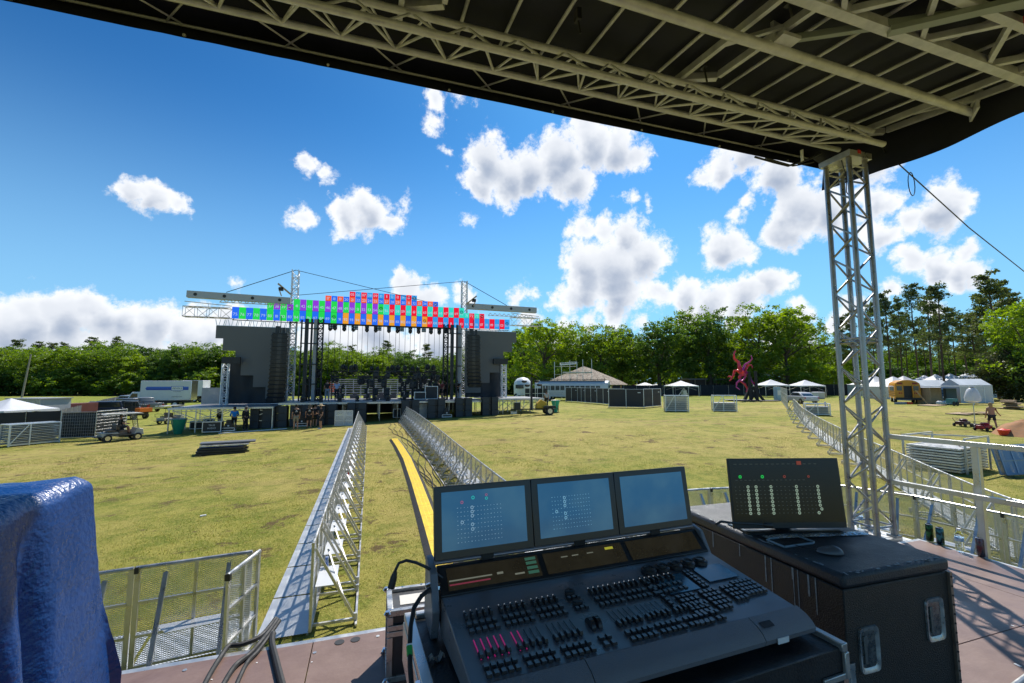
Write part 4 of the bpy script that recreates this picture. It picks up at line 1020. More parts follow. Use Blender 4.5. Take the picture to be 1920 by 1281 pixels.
# LED header
HB=thing('led_header',(0,41.6,8.75),0,'long stepped LED header of brightly coloured panels numbered 05 to 122','LED wall')
def hy(x): return 41.5+.7*max(0,1-((x-1.2)/12.5)**2)
cols=dict(b=(.02,.14,.80),g=(.02,.62,.08),p=(.27,.04,.62),r=(.82,.01,.04),t=(.03,.62,.50),o=(.80,.32,.03),l=(.03,.30,.72),s=(.85,.10,.035))
LM={k:mat('led_'+k,tuple(v*.8 for v in c),.9,0,.04,3,emit=.85,spec=.05) for k,c in cols.items()}; LW=mat('led_digit',(.5,.62,.8),.6,emit=.45); LX=mat('led_gap',(.02,.02,.02),.7)
DG={}
for ch in '0123456789':
    q=MB(); text_into(q,ch,.25,(0,0,0),(1,0,0),(0,0,1),0,'LEFT'); DG[ch]=(q.v,q.f,max(v[0] for v in q.v),min(v[0] for v in q.v))
pw=24.3/48
def panel(row,col,z0,h,num,c,logo=False):
    xa=-11.0+col*pw; xb=xa+pw; a,b=(xa,hy(xa)),(xb,hy(xb)); d=V((b[0]-a[0],b[1]-a[1],0)); L=d.length; d/=L; g=.008; nrm=V((d.y,-d.x,0))
    m=MB(); c0=V((a[0],a[1],z0)); vs=[]
    for dd in(0,.09):
        for u,v in((g,g),(L-g,g),(L-g,h-g),(g,h-g)): vs.append(c0+d*u+V((0,0,v))-nrm*dd)
    m.add(vs,[(0,1,2,3)]); m.m(1).add(vs,[(7,6,5,4),(0,4,5,1),(1,5,6,2),(2,6,7,3),(3,7,4,0)])
    s_=str(num).zfill(2); wd=sum(DG[k][2]-DG[k][3]+.02 for k in s_); x=L/2-wd/2; zc=h/2-.13 if h<.8 else h*.40-.13
    if num in (37,38,39,40,71,72,73,74): zc=h/2-.13
    for k in s_:
        v,f,mx,mn=DG[k]; m.m(2).add([c0+d*(x+q[0]-mn)+V((0,0,zc+q[2]))+nrm*.004 for q in v],f); x+=mx-mn+.02
    if logo:
        cc=c0+d*(L/2)+V((0,0,zc+(.30 if h>.8 else .1)))+nrm*.006; n=9
        for k in range(n):
            t=6.283*k/n; q=[cc+d*(r_*math.cos(t+o_))+V((0,0,r_*math.sin(t+o_))) for r_,o_ in((.03,0),(.16,-.22),(.19,0),(.16,.22))]; m.m(1).add(q,[(0,1,2,3)])
    m.m(0); m.build('led_panel',[LM[c],LX,LW],row,world=False); return m
def prow(name): o=bpy.data.objects.new(name,None); COL.objects.link(o); o.parent=HB; o.location=-V(HB.location); return o
R1=prow('panel_row');R2=prow('panel_row');R3=prow('panel_row');R4=prow('panel_row'); Z4=8.74
for n_ in range(75,123):
    c='b' if n_%2 else 'g'
    if n_==91: c='b'
    elif 92<=n_<=106: c='b' if n_%2 else 'o'
    elif n_>106: c='r' if n_%2 else 'l'
    panel(R4,n_-75,Z4,1.0,n_,c,n_ in(90,106,122))
for n_ in range(37,75):
    c=('g' if n_%2 else 'p') if n_<56 else ('r' if n_%2 else 't')
    if n_ in(71,73): c='t'
    if n_ in(72,74): c='r'
    panel(R3,n_-37+5,Z4+1.0,.5 if n_<41 or n_>70 else 1.0,n_,c,n_ in(40,55,70,74))
for n_ in range(17,37): panel(R2,n_-17+14,Z4+2,.5,n_,'s' if n_%2 else 'b',n_==36)
for n_ in range(5,17): panel(R1,n_-5+18,Z4+2.5,.5,n_,'r' if n_%2 else 'l',n_==16)
m=MB()
for i in range(24):
    xa=-11+i*24.3/24; xb=xa+24.3/24; 
    for z in (Z4-.08,Z4+.9): m.tube((xa,hy(xa)+.25,z),(xb,hy(xb)+.25,z),.04,6)
    m.tube((xa,hy(xa)+.25,Z4-.08),(xb,hy(xb)+.25,Z4+.9),.025,4)
m.build('rear_truss',BLKM,HB,world=True)
# stage canopy behind header
cn=thing('stage_canopy',(1.2,45,10.6),0,'dark flat roof canopy of the main stage behind the numbered header','stage roof')
m=MB(); m.bb(-6.4,8.4,38.7,41.2,11.0,11.05)
w(MB().grid(lambda u,v:(-6.2+14.6*u,42.6+5.2*v,9.9-.6*v),8,4),'canopy_skin',MEM,cn)
# moving lights and motors hung under header
def mover(lab,x,y,z,up=False,s=1.,grp='moving head lights hung under the header'):
    t=thing('moving_light',(x,y,z),0,lab,'stage light',grp); k=1 if up else -1
    MB().box((0,0,.07*k),(.36*s,.3*s,.14*s)).build('base',BLK,t)
    m=MB(); m.box((-.15*s,0,.28*k*s),(.05,.12,.36*s)); m.box((.15*s,0,.28*k*s),(.05,.12,.36*s)); m.build('yoke',BLKM,t)
    m=MB(); m.lathe([(.08*s,-.2*s),(.13*s,-.1*s),(.13*s,.12*s),(.10*s,.2*s)],(0,0,.36*k*s),10); m.build('head',BLKM,t,smooth=True); return t
ml=mover('small black moving head light hung under the numbered header',-3,42,Z4-.1)
for i in range(1,13): 
    if i%2==0: x=-4.2+i*.98
    else: x=-4.2+i*.98-.2
    dup(ml,(x,hy(x)+.2,Z4-.12),0)
bb_=thing('blinder_light',(0,0,0),0,'square black blinder light hung between the moving heads under the header','stage light','blinder lights under the header')
m=MB(); m.bb(-.2,.2,-.1,.1,-.45,-.05); m.build('housing',BLK,bb_); m=MB()
for a in(-.1,.1):
    for b in(-.15,-.34): m.disc((a,-.105,b),.07,.01,'Y',10)
m.build('lamp_face',mat('lamp_face',(.35,.35,.33),.3,.5),bb_)
for i in range(6): 
    x=-3.3+i*2.05
    if i==0: bb_.location=(x,hy(x)+.1,Z4-.05)
    else: dup(bb_,(x,hy(x)+.1,Z4-.05),0)
rr=random.Random(4)
cb=None
for i in range(22):
    x=-3.5+i*.48+rr.uniform(-.1,.1); y=43+rr.uniform(-.5,2); 
    m=MB(); m.tube((0,0,0),(0,0,Z4-3.95),.017,4); 
    if cb is None: cb=m.build('hoist_chain',BLKM); prop(cb,'thin hoist chain hanging from the header down to the lighting rigs','chain','hoist chains over the stage'); o=cb
    else: o=dup(cb)
    o.location=(x,y,5.0 if 0 else 4.2)
# screens with stepped outline
SG=mat('screen_grey',(.125,.125,.123),.55,0,.06,1.5)
def stepscreen(lab,pts,y):
    t=thing('led_screen',(pts[0][0],y,0),0,lab,'LED screen'); w(MB().prism([(a,b) for a,b in pts],1,y,y+.14),'panel_face',SG,t)
    xs=[p[0] for p in pts]; zs=[p[1] for p in pts]
    m=MB(); z=2.06; top_=max(zs)
    m.bb(min(xs),max(xs),y+.15,y+.2,top_-.1,top_+.05)
    n=12
    for i in range(n+1):
        x=min(xs)+(max(xs)-min(xs))*i/n; m.bar((x,y+.2,top_),(x+(.12 if i%2 else -.12),y+.2,Z4-.1),.045)
        if i<n: x2=x+.12; m.bar((x2,y+.2,top_),(x2+.12,y+.2,Z4-.1),.03)
    w(m,'hanging_frame',ALU,t); return t
stepscreen('dark grey stepped LED screen hanging left of the stage',[(-12.05,8.1),(-12.05,7.05),(-11.5,7.05),(-11.5,6.05),(-10.55,6.05),(-10.55,5.0),(-10.1,5.0),(-10.1,4.02),(-9.15,4.02),(-9.15,3.05),(-8.2,3.05),(-8.2,2.07),(-6.6,2.07),(-6.6,8.1)],41.5)
stepscreen('dark grey stepped LED screen hanging right of the stage',[(13.95,8.45),(13.95,7.4),(13.5,7.4),(13.5,6.45),(12.6,6.45),(12.6,5.3),(12.2,5.3),(12.2,4.4),(11.2,4.4),(11.2,3.4),(10.3,3.4),(10.3,2.45),(8.75,2.45),(8.75,8.45)],41.3)
SCR=mat('black_scrim',(.012,.018,.026),.6,0,.4,1.2,.3,4)
def scrim(lab,x0,x1,z0,z1,y,s):
    t=thing('black_drape',(x0,y,z0),0,lab,'drape')
    def f(u,v): x=x0+(x1-x0)*u; return (x,y+.10*math.sin(x*4+2*v)+.06*noise.noise(V((x*2,v*3,0))),z0+(z1-z0)*v+(.25*math.sin(u*3.1)*0))
    w(MB().grid(f,30,16),'cloth',SCR,t,smooth=True)
scrim('black draped scrim behind the steps of the left screen',-11.35,-6.7,1.66,5.2,42.0,1)
scrim('dark scrim behind the steps of the right screen',8.9,12.75,2.0,5.4,42.0,1)
def stand(lab,x,y,z0,z1,xp0,xp1):
    t=latt('screen_stand',lab,x,y,z0,z1,.42,ALW,.045,.42,'stand'); m=MB(); m.bb(xp0-x,xp1-x,-.3,.0,z1-z0+.02,z1-z0+.55); m.build('black_cover',BLK,t)
stand('bright lattice stand with a black cover at the outer edge of the left screen',-11.1,41.2,1.62,4.95,-11.35,-10.05)
stand('bright lattice stand with a black cover at the outer edge of the right screen',12.6,41.2,1.98,5.2,11.5,12.95)
# line arrays
def cab(m):
    pass
def array(lab,x,y,zt,n,curve):
    t=thing('line_array',(x,y,zt),0,lab,'line array speaker'); z=0; yy=0; a=0
    for i in range(n):
        a=curve*(i/n)**2; h=.34
        mtx=Matrix.Rotation(a,3,'X'); c=V((0,yy,z-h/2)); m=MB(); m.box(c,(1.15,.45,h-.015),0,mtx); m.m(1)
        for q in(-1,1): m.box(c+mtx@V((q*.36,-.228,0)),(.36,.01,h-.03),0,mtx)
        m.m(2)
        m.box(c+mtx@V((0,-.23,0)),(.28,.012,h-.05),0,mtx); m.m(0)
        for q in(-1,1): m.box(c+mtx@V((q*.62,0,0)),(.05,.3,.1),0,mtx)
        m.build('speaker_cabinet',[BLKM,mat('speaker_grille',(.02,.022,.025),.6),mat('horn_grille',(.05,.052,.055),.5)],t); z-=h*math.cos(a); yy-=h*math.sin(a)
    m=MB(); m.box((0,0,.06),(1.1,.4,.08)); m.box((-.2,0,.35),(.3,.3,.6)); m.box((.25,0,.3),(.2,.2,.5)); m.tube((0,0,.1),(0,0,1.5),.03,6); m.build('flying_frame',BLKM,t)
array('tall black line array speaker hanging in front of the left screen',-6.95,39.6,7.35,16,.5)
array('tall black line array speaker hanging in front of the right screen',9.15,39.6,7.75,14,.5)
# subwoofer stacks
def subs():
    t=thing('subwoofer_stack',(0,0,0),0,'black subwoofer stack on the grass before the stage','subwoofer stack','subwoofer stacks in front of the stage')
    for i in range(3):
        for s_ in (-1,1):
            m=MB(); m.box((s_*.42,0,.28+i*.54),(.62 if 0 else .60,.7,.53)); m.m(1); m.box((s_*.42,-.352,.28+i*.54),(.56,.01,.48)); m.m(0); m.build('speaker_cabinet',[BLK,mat('sub_grille',(.035,.042,.05),.6,0,.2,20)],t)
        m=MB(); m.box((0,.05,.28+i*.54),(.22,.5,.5)); m.m(1); m.box((0,-.202,.28+i*.54),(.18,.01,.42)); m.m(0); m.build('centre_port',[BLKM,BLK],t)
    return t
sb=None
for px,py,lab in ((498,800,'left end, beneath the left stage wing'),(525,799,''),(566,797,''),(613,797,''),(670,790,''),(766,785,''),(815,783,''),(864,780,''),(912,777.5,'')):
    p=G(px,py); 
    if sb is None: sb=subs(); o=sb
    else: o=dup(sb)
    o.location=(p.x,max(37.2,min(p.y,38.0)),gz(p.x,38)); o.rotation_euler=(0,0,rr.uniform(-.12,.12))
# people under construction later; stage lighting rigs
rg=thing('lighting_truss',(1.6,44,3.6),0,'long low black truss loaded with lights across the rear of the stage','truss')
w(truss(MB(),(-3.4,45,4.25),(6.9,45,4.25),.5,.42,.04,.5),'truss',BLKM,rg)
w(MB().tube((-3.3,45,SZ),(-3.3,45,4.1),.06,6).tube((1.5,45,SZ),(1.5,45,4.1),.06,6).tube((6.8,45,SZ),(6.8,45,4.1),.06,6),'support_post',BLKM,rg)
mv=mover('black moving head light on or under the rear stage truss',0,0,0,True,1.15,'moving head lights on the rear truss')
fst=True
for i in range(26):
    x=-3.2+i*.39+rr.uniform(-.1,.1); up=rr.random()<.5; z=4.45 if up else 4.05; s_=rr.uniform(.8,1.35)
    if fst: o=mv; fst=False
    else: o=dup(mv)
    o.location=(x,44.9+rr.uniform(-.2,.2),z); o.scale=(s_,s_,s_ if up else -s_)
tf=thing('light_tower',(0,0,0),0,'black floor tower of moving lights standing on the main stage','stage light tower','light towers standing on the stage')
m=MB(); m.box((0,0,.05),(.7,.6,.1)); m.bar((0,0,.1),(0,0,1.9),.12); m.build('post',BLKM,tf)
for k,z in enumerate((.5,1.1,1.75)):
    m=MB(); m.lathe([(.1,-.22),(.16,-.1),(.16,.14),(.12,.22)],(.16*(-1)**k,-.1,z),10); m.box((.16*(-1)**k,-.1,z+.28),(.34,.2,.12)); m.build('light_head',BLKM,tf)
fst=True
for px,d,s_ in ((700,43,1.3),(723,42.5,1.25),(760,41.5,.9),(773,41,1.15),(782,42,1.2),(790,42.5,1.15),(640,43,.7),(752,43.5,.8),(688,42,.7),(808,43,1.2),(818,42,1.1),(575,42,1.0),(590,42,1.3)):
    p=PY(px,740,d); 
    if fst: o=tf; fst=False
    else: o=dup(tf)
    o.location=(p.x,d,SZ); o.rotation_euler=(0,0,rr.uniform(-.5,.5)); o.scale=(s_,)*3
fl=mover('round black floor light along the front edge of the main stage',0,0,0,True,.9,'floor lights on the stage front'); fst=True
for px in (567,602,637,670,702,727,758):
    p=PY(px,750,38.9)
    if fst: o=fl; fst=False
    else: o=dup(fl)
    o.location=(p.x,38.9,SZ+.01)
# pale scaffolding behind the stage floor
for k,(x0,x1,z0,z1) in enumerate(((-3.6,6.6,SZ+.1,3.9),)):
    t=thing('rear_scaffold',(1.5,47,SZ),0,'pale steel scaffold and rail lines behind the stage floor','scaffold')
    for i in range(15): w(MB().tube((x0+i*.72,47.2,SZ),(x0+i*.72,47.2,3.2+.5*(i%2)),.035,6),'upright',ALW,t)
    for z in (2.2,2.45,2.7,2.95,3.15,3.35,3.55,3.75): w(MB().tube((x0,47.25,z),(x1,47.25,z),.055,6),'ledger',ALW,t)
wt=mat('white_canvas',(.72,.73,.74),.7,0,.05,2)
for i in range(7):
    x=-2.6+i*1.25; prop(MB().box((x,46.2,SZ+.2),(.7,.35,.35)).box((x+.1,46.3,SZ+.45),(.4,.3,.16)).build('amplifier_box',mat('mid_grey',(.1,.1,.11),.6)),'small grey amplifier box in the row at the back of the stage floor','equipment box','amplifier boxes at the back of the stage')
prop(MB().bb(-3.9,-3.0,48.4,48.5,2.4,3.4).build('orange_barrier',mat('orange_net',(.75,.13,.05),.7,0,.2,20)),'bright orange barrier netting behind the stage beside the left mast','barrier')
def case(name,lab,x,y,z,sx,sy,sz,rz=0,txt=None,mt=None):
    t=thing(name,(x,y,z),rz,lab,'flight case'); MB().bb(-sx/2+.015,sx/2-.015,-sy/2+.015,sy/2-.015,.1,sz-.015).build('body',mt or CASE,t); m=MB(); e=.045
    for zz in (.09,sz-e): 
        m.bb(-sx/2,sx/2,-sy/2,-sy/2+e,zz,zz+e); m.bb(-sx/2,sx/2,sy/2-e,sy/2,zz,zz+e); m.bb(-sx/2,-sx/2+e,-sy/2+e,sy/2-e,zz,zz+e); m.bb(sx/2-e,sx/2,-sy/2+e,sy/2-e,zz,zz+e)
    for a in(-1,1):
        for b in(-1,1): m.bb(*sorted((a*sx/2,a*(sx/2-e))),*sorted((b*sy/2,b*(sy/2-e))),.09+e,sz-e)
    m.build('edge_trim',ALW,t); m=MB()
    for a in(-1,1):
        for b in(-1,1): m.disc((a*(sx/2-.1),b*(sy/2-.1),.045),.045,.04,'X',8)
    m.build('castor',RUB,t)
    if txt:
        m=MB(); 
        for i,l in enumerate(txt): text_into(m,l,.12,(0,-sy/2-.003,sz*.62-.2*i),(1,0,0),(0,0,1))
        m.build('lettering',LOGO,t)
    return t
def atpx(px,py,dy=0): p=G(px,py); return p
p=G(399,812); case('road_case','black road case with white two line lettering by the left stage wing',p.x,p.y,p.z,1.15,.7,.82,.02,('TRUE','AUDIO'))
p=G(371,806); case('road_case','black road case with silver edges, leftmost under the stage wing',p.x,p.y,p.z,.95,.7,.68,.1)
p=G(386,803); case('road_case','black road case half hidden behind the lettered one',p.x,p.y+.6,p.z,.7,.6,.7,.05)
case('road_case','black road case with silver edges under the middle of the main stage',3.4-.95,40.2,gz(2.4,40),.65,.6,.85,0)
case('road_case','large blue grey road case standing on the stage right of centre',PY(787,745,40).x,40,SZ,1.0,.6,.75,0)
case('road_case','tall grey road case on the stage, next to the group of crew',PY(808,745,40.5).x,40.5,SZ,1.15,.6,1.25,0)
for px,py,lab in ((429,810,'black speaker on a silver wheeled dolly beside the person in blue'),(487,803,'black speaker on a silver dolly left of the first subwoofers'),(566,801,'black speaker on a silver dolly behind the three crew members'),(837,784,'black speaker on a silver dolly right of the aisle, between subwoofer stacks'),(925,777,'black speaker on a silver dolly at the right end of the subwoofer row')):
    p=G(px,py); t=thing('dolly_speaker',p,0,lab,'speaker on dolly')
    MB().bb(-.4,.4,-.25,.25,.08,.14).build('dolly_board',ALW,t); m=MB(); m.bar((-.4,-.27,.08),(-.4,-.27,.3),.04); m.bar((.4,-.27,.08),(.4,-.27,.3),.04); m.bar((-.4,-.27,.3),(.4,-.27,.3),.04); m.build('rail',ALW,t)
    m=MB(); m.prism([(-.28,.14),(.28,.14),(.22,.62),(-.22,.62)],1,-.2,.22); m.box((0,-.05,.75),(.3,.3,.22)); m.build('cabinet',BLKM,t); MB().box((0,-.21,.45),(.1,.01,.1)).build('badge',LOGO,t)
# aisle end panels
for k,(px,py,wd,lab) in enumerate(((644,799,1.25,'white barrier panel standing square to the aisle left end'),(668,793,.7,'narrow white barrier panel touching the end of the left barricade row'),(795,781,.6,'narrow white barrier panel at the end of the right barricade row') ,(789,784,1.15,'white barrier panel right of the aisle in front of the subwoofers'))):
    p=G(px,py); t=thing('crowd_barrier',p,0,lab,'barrier panel'); h=1.15; m=MB()
    for x in(-wd/2,0,wd/2): m.bar((x,0,.03),(x,0,h),.045)
    for z in(.05,.42,.8,h): m.bar((-wd/2,0,z),(wd/2,0,z),.045)
    m.build('frame',ALW,t); MB().add([(-wd/2,.01,.05),(wd/2,.01,.05),(wd/2,.01,h),(-wd/2,.01,h)],[(0,1,2,3)]).build('mesh_panel',meshmat('white_mesh',(.7,.72,.75),26,.5,.3,.5),t)
# ============================================================ TREES
BARK=mat('bark',(.085,.065,.05),.9,0,.35,4,.5,12); BARKP=mat('pine_bark',(.10,.065,.048),.9,0,.35,4,.5,12)
LF=[leafmat('leaf_oak',(.075,.140,.018),(.165,.250,.034),.48),leafmat('leaf_bright',(.10,.185,.024),(.21,.30,.04),.5),leafmat('leaf_dark',(.040,.090,.018),(.10,.175,.03),.42),leafmat('leaf_pine',(.05,.080,.024),(.115,.145,.040),.38),leafmat('leaf_cedar',(.035,.055,.02),(.09,.10,.028),.3)]
def leafcluster(vs,fs,c,r,n,s,rnd,flat=1.):
    for i in range(n):
        d=V((rnd.gauss(0,1),rnd.gauss(0,1),rnd.gauss(0,1)*flat)); d=d.normalized()*r*rnd.random()**.4; d.z*=flat; p=c+d
        a=V((rnd.uniform(-1,1),rnd.uniform(-1,1),rnd.uniform(-.6,.6))).normalized(); b=a.cross(V((rnd.uniform(-1,1),rnd.uniform(-1,1),rnd.uniform(-1,1)))).normalized()
        q=s*rnd.uniform(.6,1.3); o=len(vs); a*=q; b*=q*.55
        vs+=[tuple(p-a),tuple(p+b-a*.1),tuple(p+a),tuple(p-b+a*.1)]; fs.append((o,o+1,o+2,o+3))
def broadleaf(seed,H,Wd,mt,base=.12,dens=1.,low=.15,leaf=.26):
    rnd=random.Random(seed); t=thing('broadleaf_tree',(0,0,0),0,'x','tree'); m=MB()
    tr=H*.016+.12; top=V((rnd.uniform(-.5,.5),rnd.uniform(-.5,.5),H*.62)); P=[V((0,0,-.3)),V((.1,0,H*.2)),top*.6,top]
    m.path(P,[tr*1.25,tr,tr*.7,tr*.3],8); ctr=[]
    for i in range(15):
        f=rnd.uniform(.22,.95); s=V((top.x*f,top.y*f,H*.62*f)); a=i*2.4+rnd.uniform(-.4,.4); l=Wd*.5*rnd.uniform(.55,.95)*(1-.25*f); e=s+V((math.cos(a)*l,math.sin(a)*l,H*.22*rnd.uniform(.3,1.2)))
        m.path([s,s.lerp(e,.5)+V((0,0,.3)),e],[tr*.42,tr*.26,tr*.08],5)
    m.build('trunk',BARK,t,smooth=True)
    vs=[];fs=[]; lob=[(V((0,0,H*.66)),1.)]
    lobes=[]
    for i in range(11):
        a=i*2.39; z=rnd.uniform(low+.12,.86); rr_=math.sin(PI*min(1,max(0.05,(z-low*.6)/(1.02-low*.6))))**.6; R_=Wd*.5*rr_*rnd.uniform(.45,.75)
        lobes.append((V((math.cos(a)*R_,math.sin(a)*R_,H*z)),Wd*rnd.uniform(.17,.27)))
    lobes.append((V((0,0,H*.84)),Wd*.24)); lobes.append((V((0,0,H*.6)),Wd*.3))
    for c,r in lobes:
        k=int(20*dens)
        for j in range(k):
            d=V((rnd.gauss(0,1),rnd.gauss(0,1),rnd.gauss(0,1)*.75)).normalized(); p=c+d*r*rnd.uniform(.7,1.08)
            if p.z<H*base: continue
            leafcluster(vs,fs,p,r*rnd.uniform(.22,.42),int(38),leaf,rnd,.7)
    mb=MB(); mb.v=vs; mb.f=fs; mb.mi=[0]*len(fs); mb.build('crown',mt,t); return t
def pine(seed,H,mt):
    rnd=random.Random(seed); t=thing('pine_tree',(0,0,0),0,'x','tree'); m=MB(); b=V((rnd.uniform(-.5,.5),rnd.uniform(-.5,.5),H))
    m.path([V((0,0,-.3)),V((0.05,0,H*.3)),b*.7+V((.1,0,0)),b],[.26,.21,.15,.04],7); vs=[];fs=[]
    for i in range(50):
        f=rnd.uniform(.40,1.0)**.9; s=b*f; a=rnd.uniform(0,6.28); l=H*.155*(1.15-f)*1.6*rnd.uniform(.5,1.1)+.5; e=s+V((math.cos(a)*l,math.sin(a)*l,l*rnd.uniform(-.05,.35)))
        m.path([s,e],[.05,.02],4,)
        for q in (.45,.7,1.0):
            if rnd.random()<.85: leafcluster(vs,fs,s.lerp(e,q)+V((0,0,.15)),rnd.uniform(.55,1.0),24,.24,rnd,.7)
    m.build('trunk',BARKP,t,smooth=True); mb=MB(); mb.v=vs; mb.f=fs; mb.mi=[0]*len(fs); mb.build('crown',mt,t); return t
HID=[]
def proto(o): HID.append(o); return o
OAK=[proto(broadleaf(1,18,15,LF[0],.16,1.25,.14)),proto(broadleaf(2,18,13,LF[2],.14,1.3,.12)),proto(broadleaf(3,18,14,LF[1],.10,1.2,.1)),proto(broadleaf(4,18,16,LF[0],.12,1.3,.1))]
PIN=[proto(pine(5,22,LF[3])),proto(pine(6,22,LF[3])),proto(pine(7,22,LF[3]))]
BUSH=[proto(broadleaf(8,6,8,LF[0],.0,.9,.0,.22)),proto(broadleaf(9,6,8,LF[2],.0,.9,.0,.22))]
rt=random.Random(77)
def plant(src,px,d,h,lab,grp,wd=1.,rz=None,base=None):
    p=GD(px,d); H0={'b':18,'p':22,'s':6}[src[0]]; L={'b':OAK,'p':PIN,'s':BUSH}[src[0]]; o=dup(L[int(src[1])],p,rt.uniform(0,6.28) if rz is None else rz,lab); s=h/H0; o.scale=(s*wd,s*wd,s); 
    if grp: o['group']=grp
    return o
# wood line on the left and behind the stage: heights taken from the skyline
SKY=[(0,652),(40,656),(80,650),(120,655),(160,648),(215,640),(260,650),(300,648),(350,643),(400,645),(440,650),(480,650),(540,650),(600,645),(640,655),(680,660),(720,655),(760,660),(800,665),(850,655),(900,660),(960,650)]
def skyh(px):
    for (a,ya),(b,yb) in zip(SKY,SKY[1:]):
        if a<=px<=b: return ya+(yb-ya)*(px-a)/(b-a)
    return 652
gl='trees of the wood line behind the field'; ll='leafy tree in the continuous wood line beyond the field, behind the main stage'
px=-60
while px<985:
    for row,(d,dh) in enumerate(((128,1.0),(140,1.06))):
        q=px+rt.uniform(-10,10)+row*14; h=(718-skyh(min(max(q,0),960))-rt.uniform(-10,6))*d/820+3.3-1.2
        o=plant('b%d'%rt.choice([0,0,1,2,3,1]),q,d+rt.uniform(-3,4),max(9,h*dh),ll,gl,rt.uniform(.95,1.25)); 
    px+=29
for px in range(-70,1000,22): plant('s%d'%rt.choice([0,1]),px+rt.uniform(-5,5),rt.uniform(121,125),rt.uniform(4.5,7.5),'low dark bush at the foot of the wood line behind the field','bushes along the wood line',1.25)
for px,h in ((30,76),(70,72),(95,70),(115,70),(170,80),(215,82),(480,72),(500,70),(725,72),(800,66),(905,74),(660,66),(935,76)):
    plant('p%d'%rt.choice([0,1,2]),px,146,(h+6)*146/820+3,'dark pine top rising above the leafy wood line','pines rising behind the wood line',1.1)
# tall trees right of the stage
for k,(px,d,yt,w_,s_,lab) in enumerate(((985,112,612,.8,'b2','bright green tree nearest the right screen of the stage'),(1022,100,600,.95,'b2','big leafy tree above the left edge of the thatched roof'),(1075,108,606,.9,'b0','leafy tree directly behind the thatched roof'),(1125,106,612,.9,'b3','leafy tree right of the thatched roof peak'),(1165,110,612,.75,'b1','narrower leafy tree left of the sky gap'),(1235,104,596,1.0,'b1','dark spreading tree right of the sky gap, above the first popup tent'),(1290,112,585,.9,'b0','tall leafy tree between the dark spreading tree and the sculpture'),(1330,104,583,.95,'b1','tall dark leafy tree left of the red sculpture'),(1385,112,600,.8,'b0','leafy tree right behind the red sculpture'),(1420,100,576,.95,'b3','tallest leafy tree just right of the red sculpture'),(1475,96,580,1.05,'b2','broad bright tree above the second popup tent'),(1520,104,600,.85,'b3','leafy tree above the third popup tent, left of the tower'),(1555,118,628,.9,'b0','lower leafy tree directly behind the truss tower'))):
    o=plant(s_,px,d,(718-yt)*d/820+3.2,lab,None,w_*1.12*18/((718-yt)*d/820+3.2))
for px in range(960,1600,20): plant('b%d'%rt.choice([0,1,2,3]),px+rt.uniform(-6,6),rt.uniform(150,175),rt.uniform(14,19),'background tree in the gaps behind the tall trees right of stage','background trees right of the stage',1.)
# pines on the right
for k,(px,d,yt,w_) in enumerate(((1655,96,560,.8),(1668,84,553,.8),(1690,105,565,.8),(1720,92,541,.85),(1745,82,546,.9),(1767,76,543,.95),(1790,104,585,.8),(1812,88,597,.85),(1830,84,596,.85),(1850,96,560,.9),(1867,70,517,1.15),(1890,86,535,1.0),(1640,110,575,.8),(1600,112,590,.8),(1578,104,600,.7),(1700,120,590,.8),(1735,125,600,.8),(1780,130,610,.8),(1905,76,560,1.0),(1760,112,590,.8),(1683,124,600,.8),(1625,126,600,.8),(1840,120,590,.8))):
    plant('p%d'%(k%3),px,d,(718-yt)*d/820+3.2,'tall thin pine with a bare trunk in the grove behind the white tents','pines behind the white tents',w_*22/((718-yt)*d/820+3.2)*.85)
for px in range(1590,1960,24): plant('b%d'%rt.choice([0,2,3]),px+rt.uniform(-9,9),rt.uniform(150,190),rt.uniform(13,17),'green understorey tree seen between the pine trunks','understorey trees behind the pines',1.1)
for px in range(1590,1940,15): plant('s%d'%rt.choice([0,1]),px+rt.uniform(-6,6),rt.uniform(125,150),rt.uniform(5,8),'green understorey bush seen between the pine trunks','understorey bushes behind the pines',1.4)
plant('b2',1925,60,14.5,'light green leafy tree at the right picture edge beside the tallest pine',None,.85); plant('b3',1900,66,11.5,'leafy tree above the dark cedar bush',None,.9)
ced=broadleaf(31,7.2,8.5,LF[4],.0,1.7,.0,.16); ced.name='cedar_bush'; p=GD(1885,62); ced.location=p; prop(ced,'dark bushy cedar at the right edge behind the shirtless man','bush')
ced2=dup(ced,GD(1918,60),2.,'second dark cedar cut off by the right picture edge'); ced2.scale=(.9,.9,.8)
for o in HID:
    for c in kids(o): bpy.data.objects.remove(c)
    bpy.data.objects.remove(o)
HID=[]
# ============================================================ FENCES
FB=mat('black_fence_cloth',(.022,.024,.028),.75,0,.3,1.5)
def clothfence(pts,h,lab,post=3.0,mt=None,gap=0):
    t=thing('fence',(pts[0][0],pts[0][1],0),0,lab,'fence')
    for i in range(len(pts)-1):
        a,b=V((*pts[i],0)),V((*pts[i+1],0)); L=(b-a).length; n=max(1,round(L/post)); m=MB()
        def f(u,v): p=a.lerp(b,u); return (p.x+.05*noise.noise(V((p.x,v,0))),p.y,gz(p.x,p.y)+gap+(h-gap)*v)
        m.grid(f,n*2,1); w(m,'fence_cloth',mt or FB,t); m=MB()
        for k in range(n+1): p=a.lerp(b,k/n); m.tube((p.x,p.y-.04,gz(p.x,p.y)),(p.x,p.y-.04,gz(p.x,p.y)+h+.03),.03,5)
        w(m,'post',ALU,t)
    return t
A=lambda px,d:tuple(GD(px,d)[:2])
clothfence([A(1145,98),A(1240,96),A(1335,98),A(1450,96),A(1560,93),A(1640,90)],2.3,'long black cloth fence along the trees right of the stage')
clothfence([A(1640,90),A(1690,84)],2.3,'short black cloth fence ending behind the school bus')
clothfence([A(-40,28.5),A(60,30),A(125,31.2)],1.75,'black cloth fence in front of the white canopy at the far left')
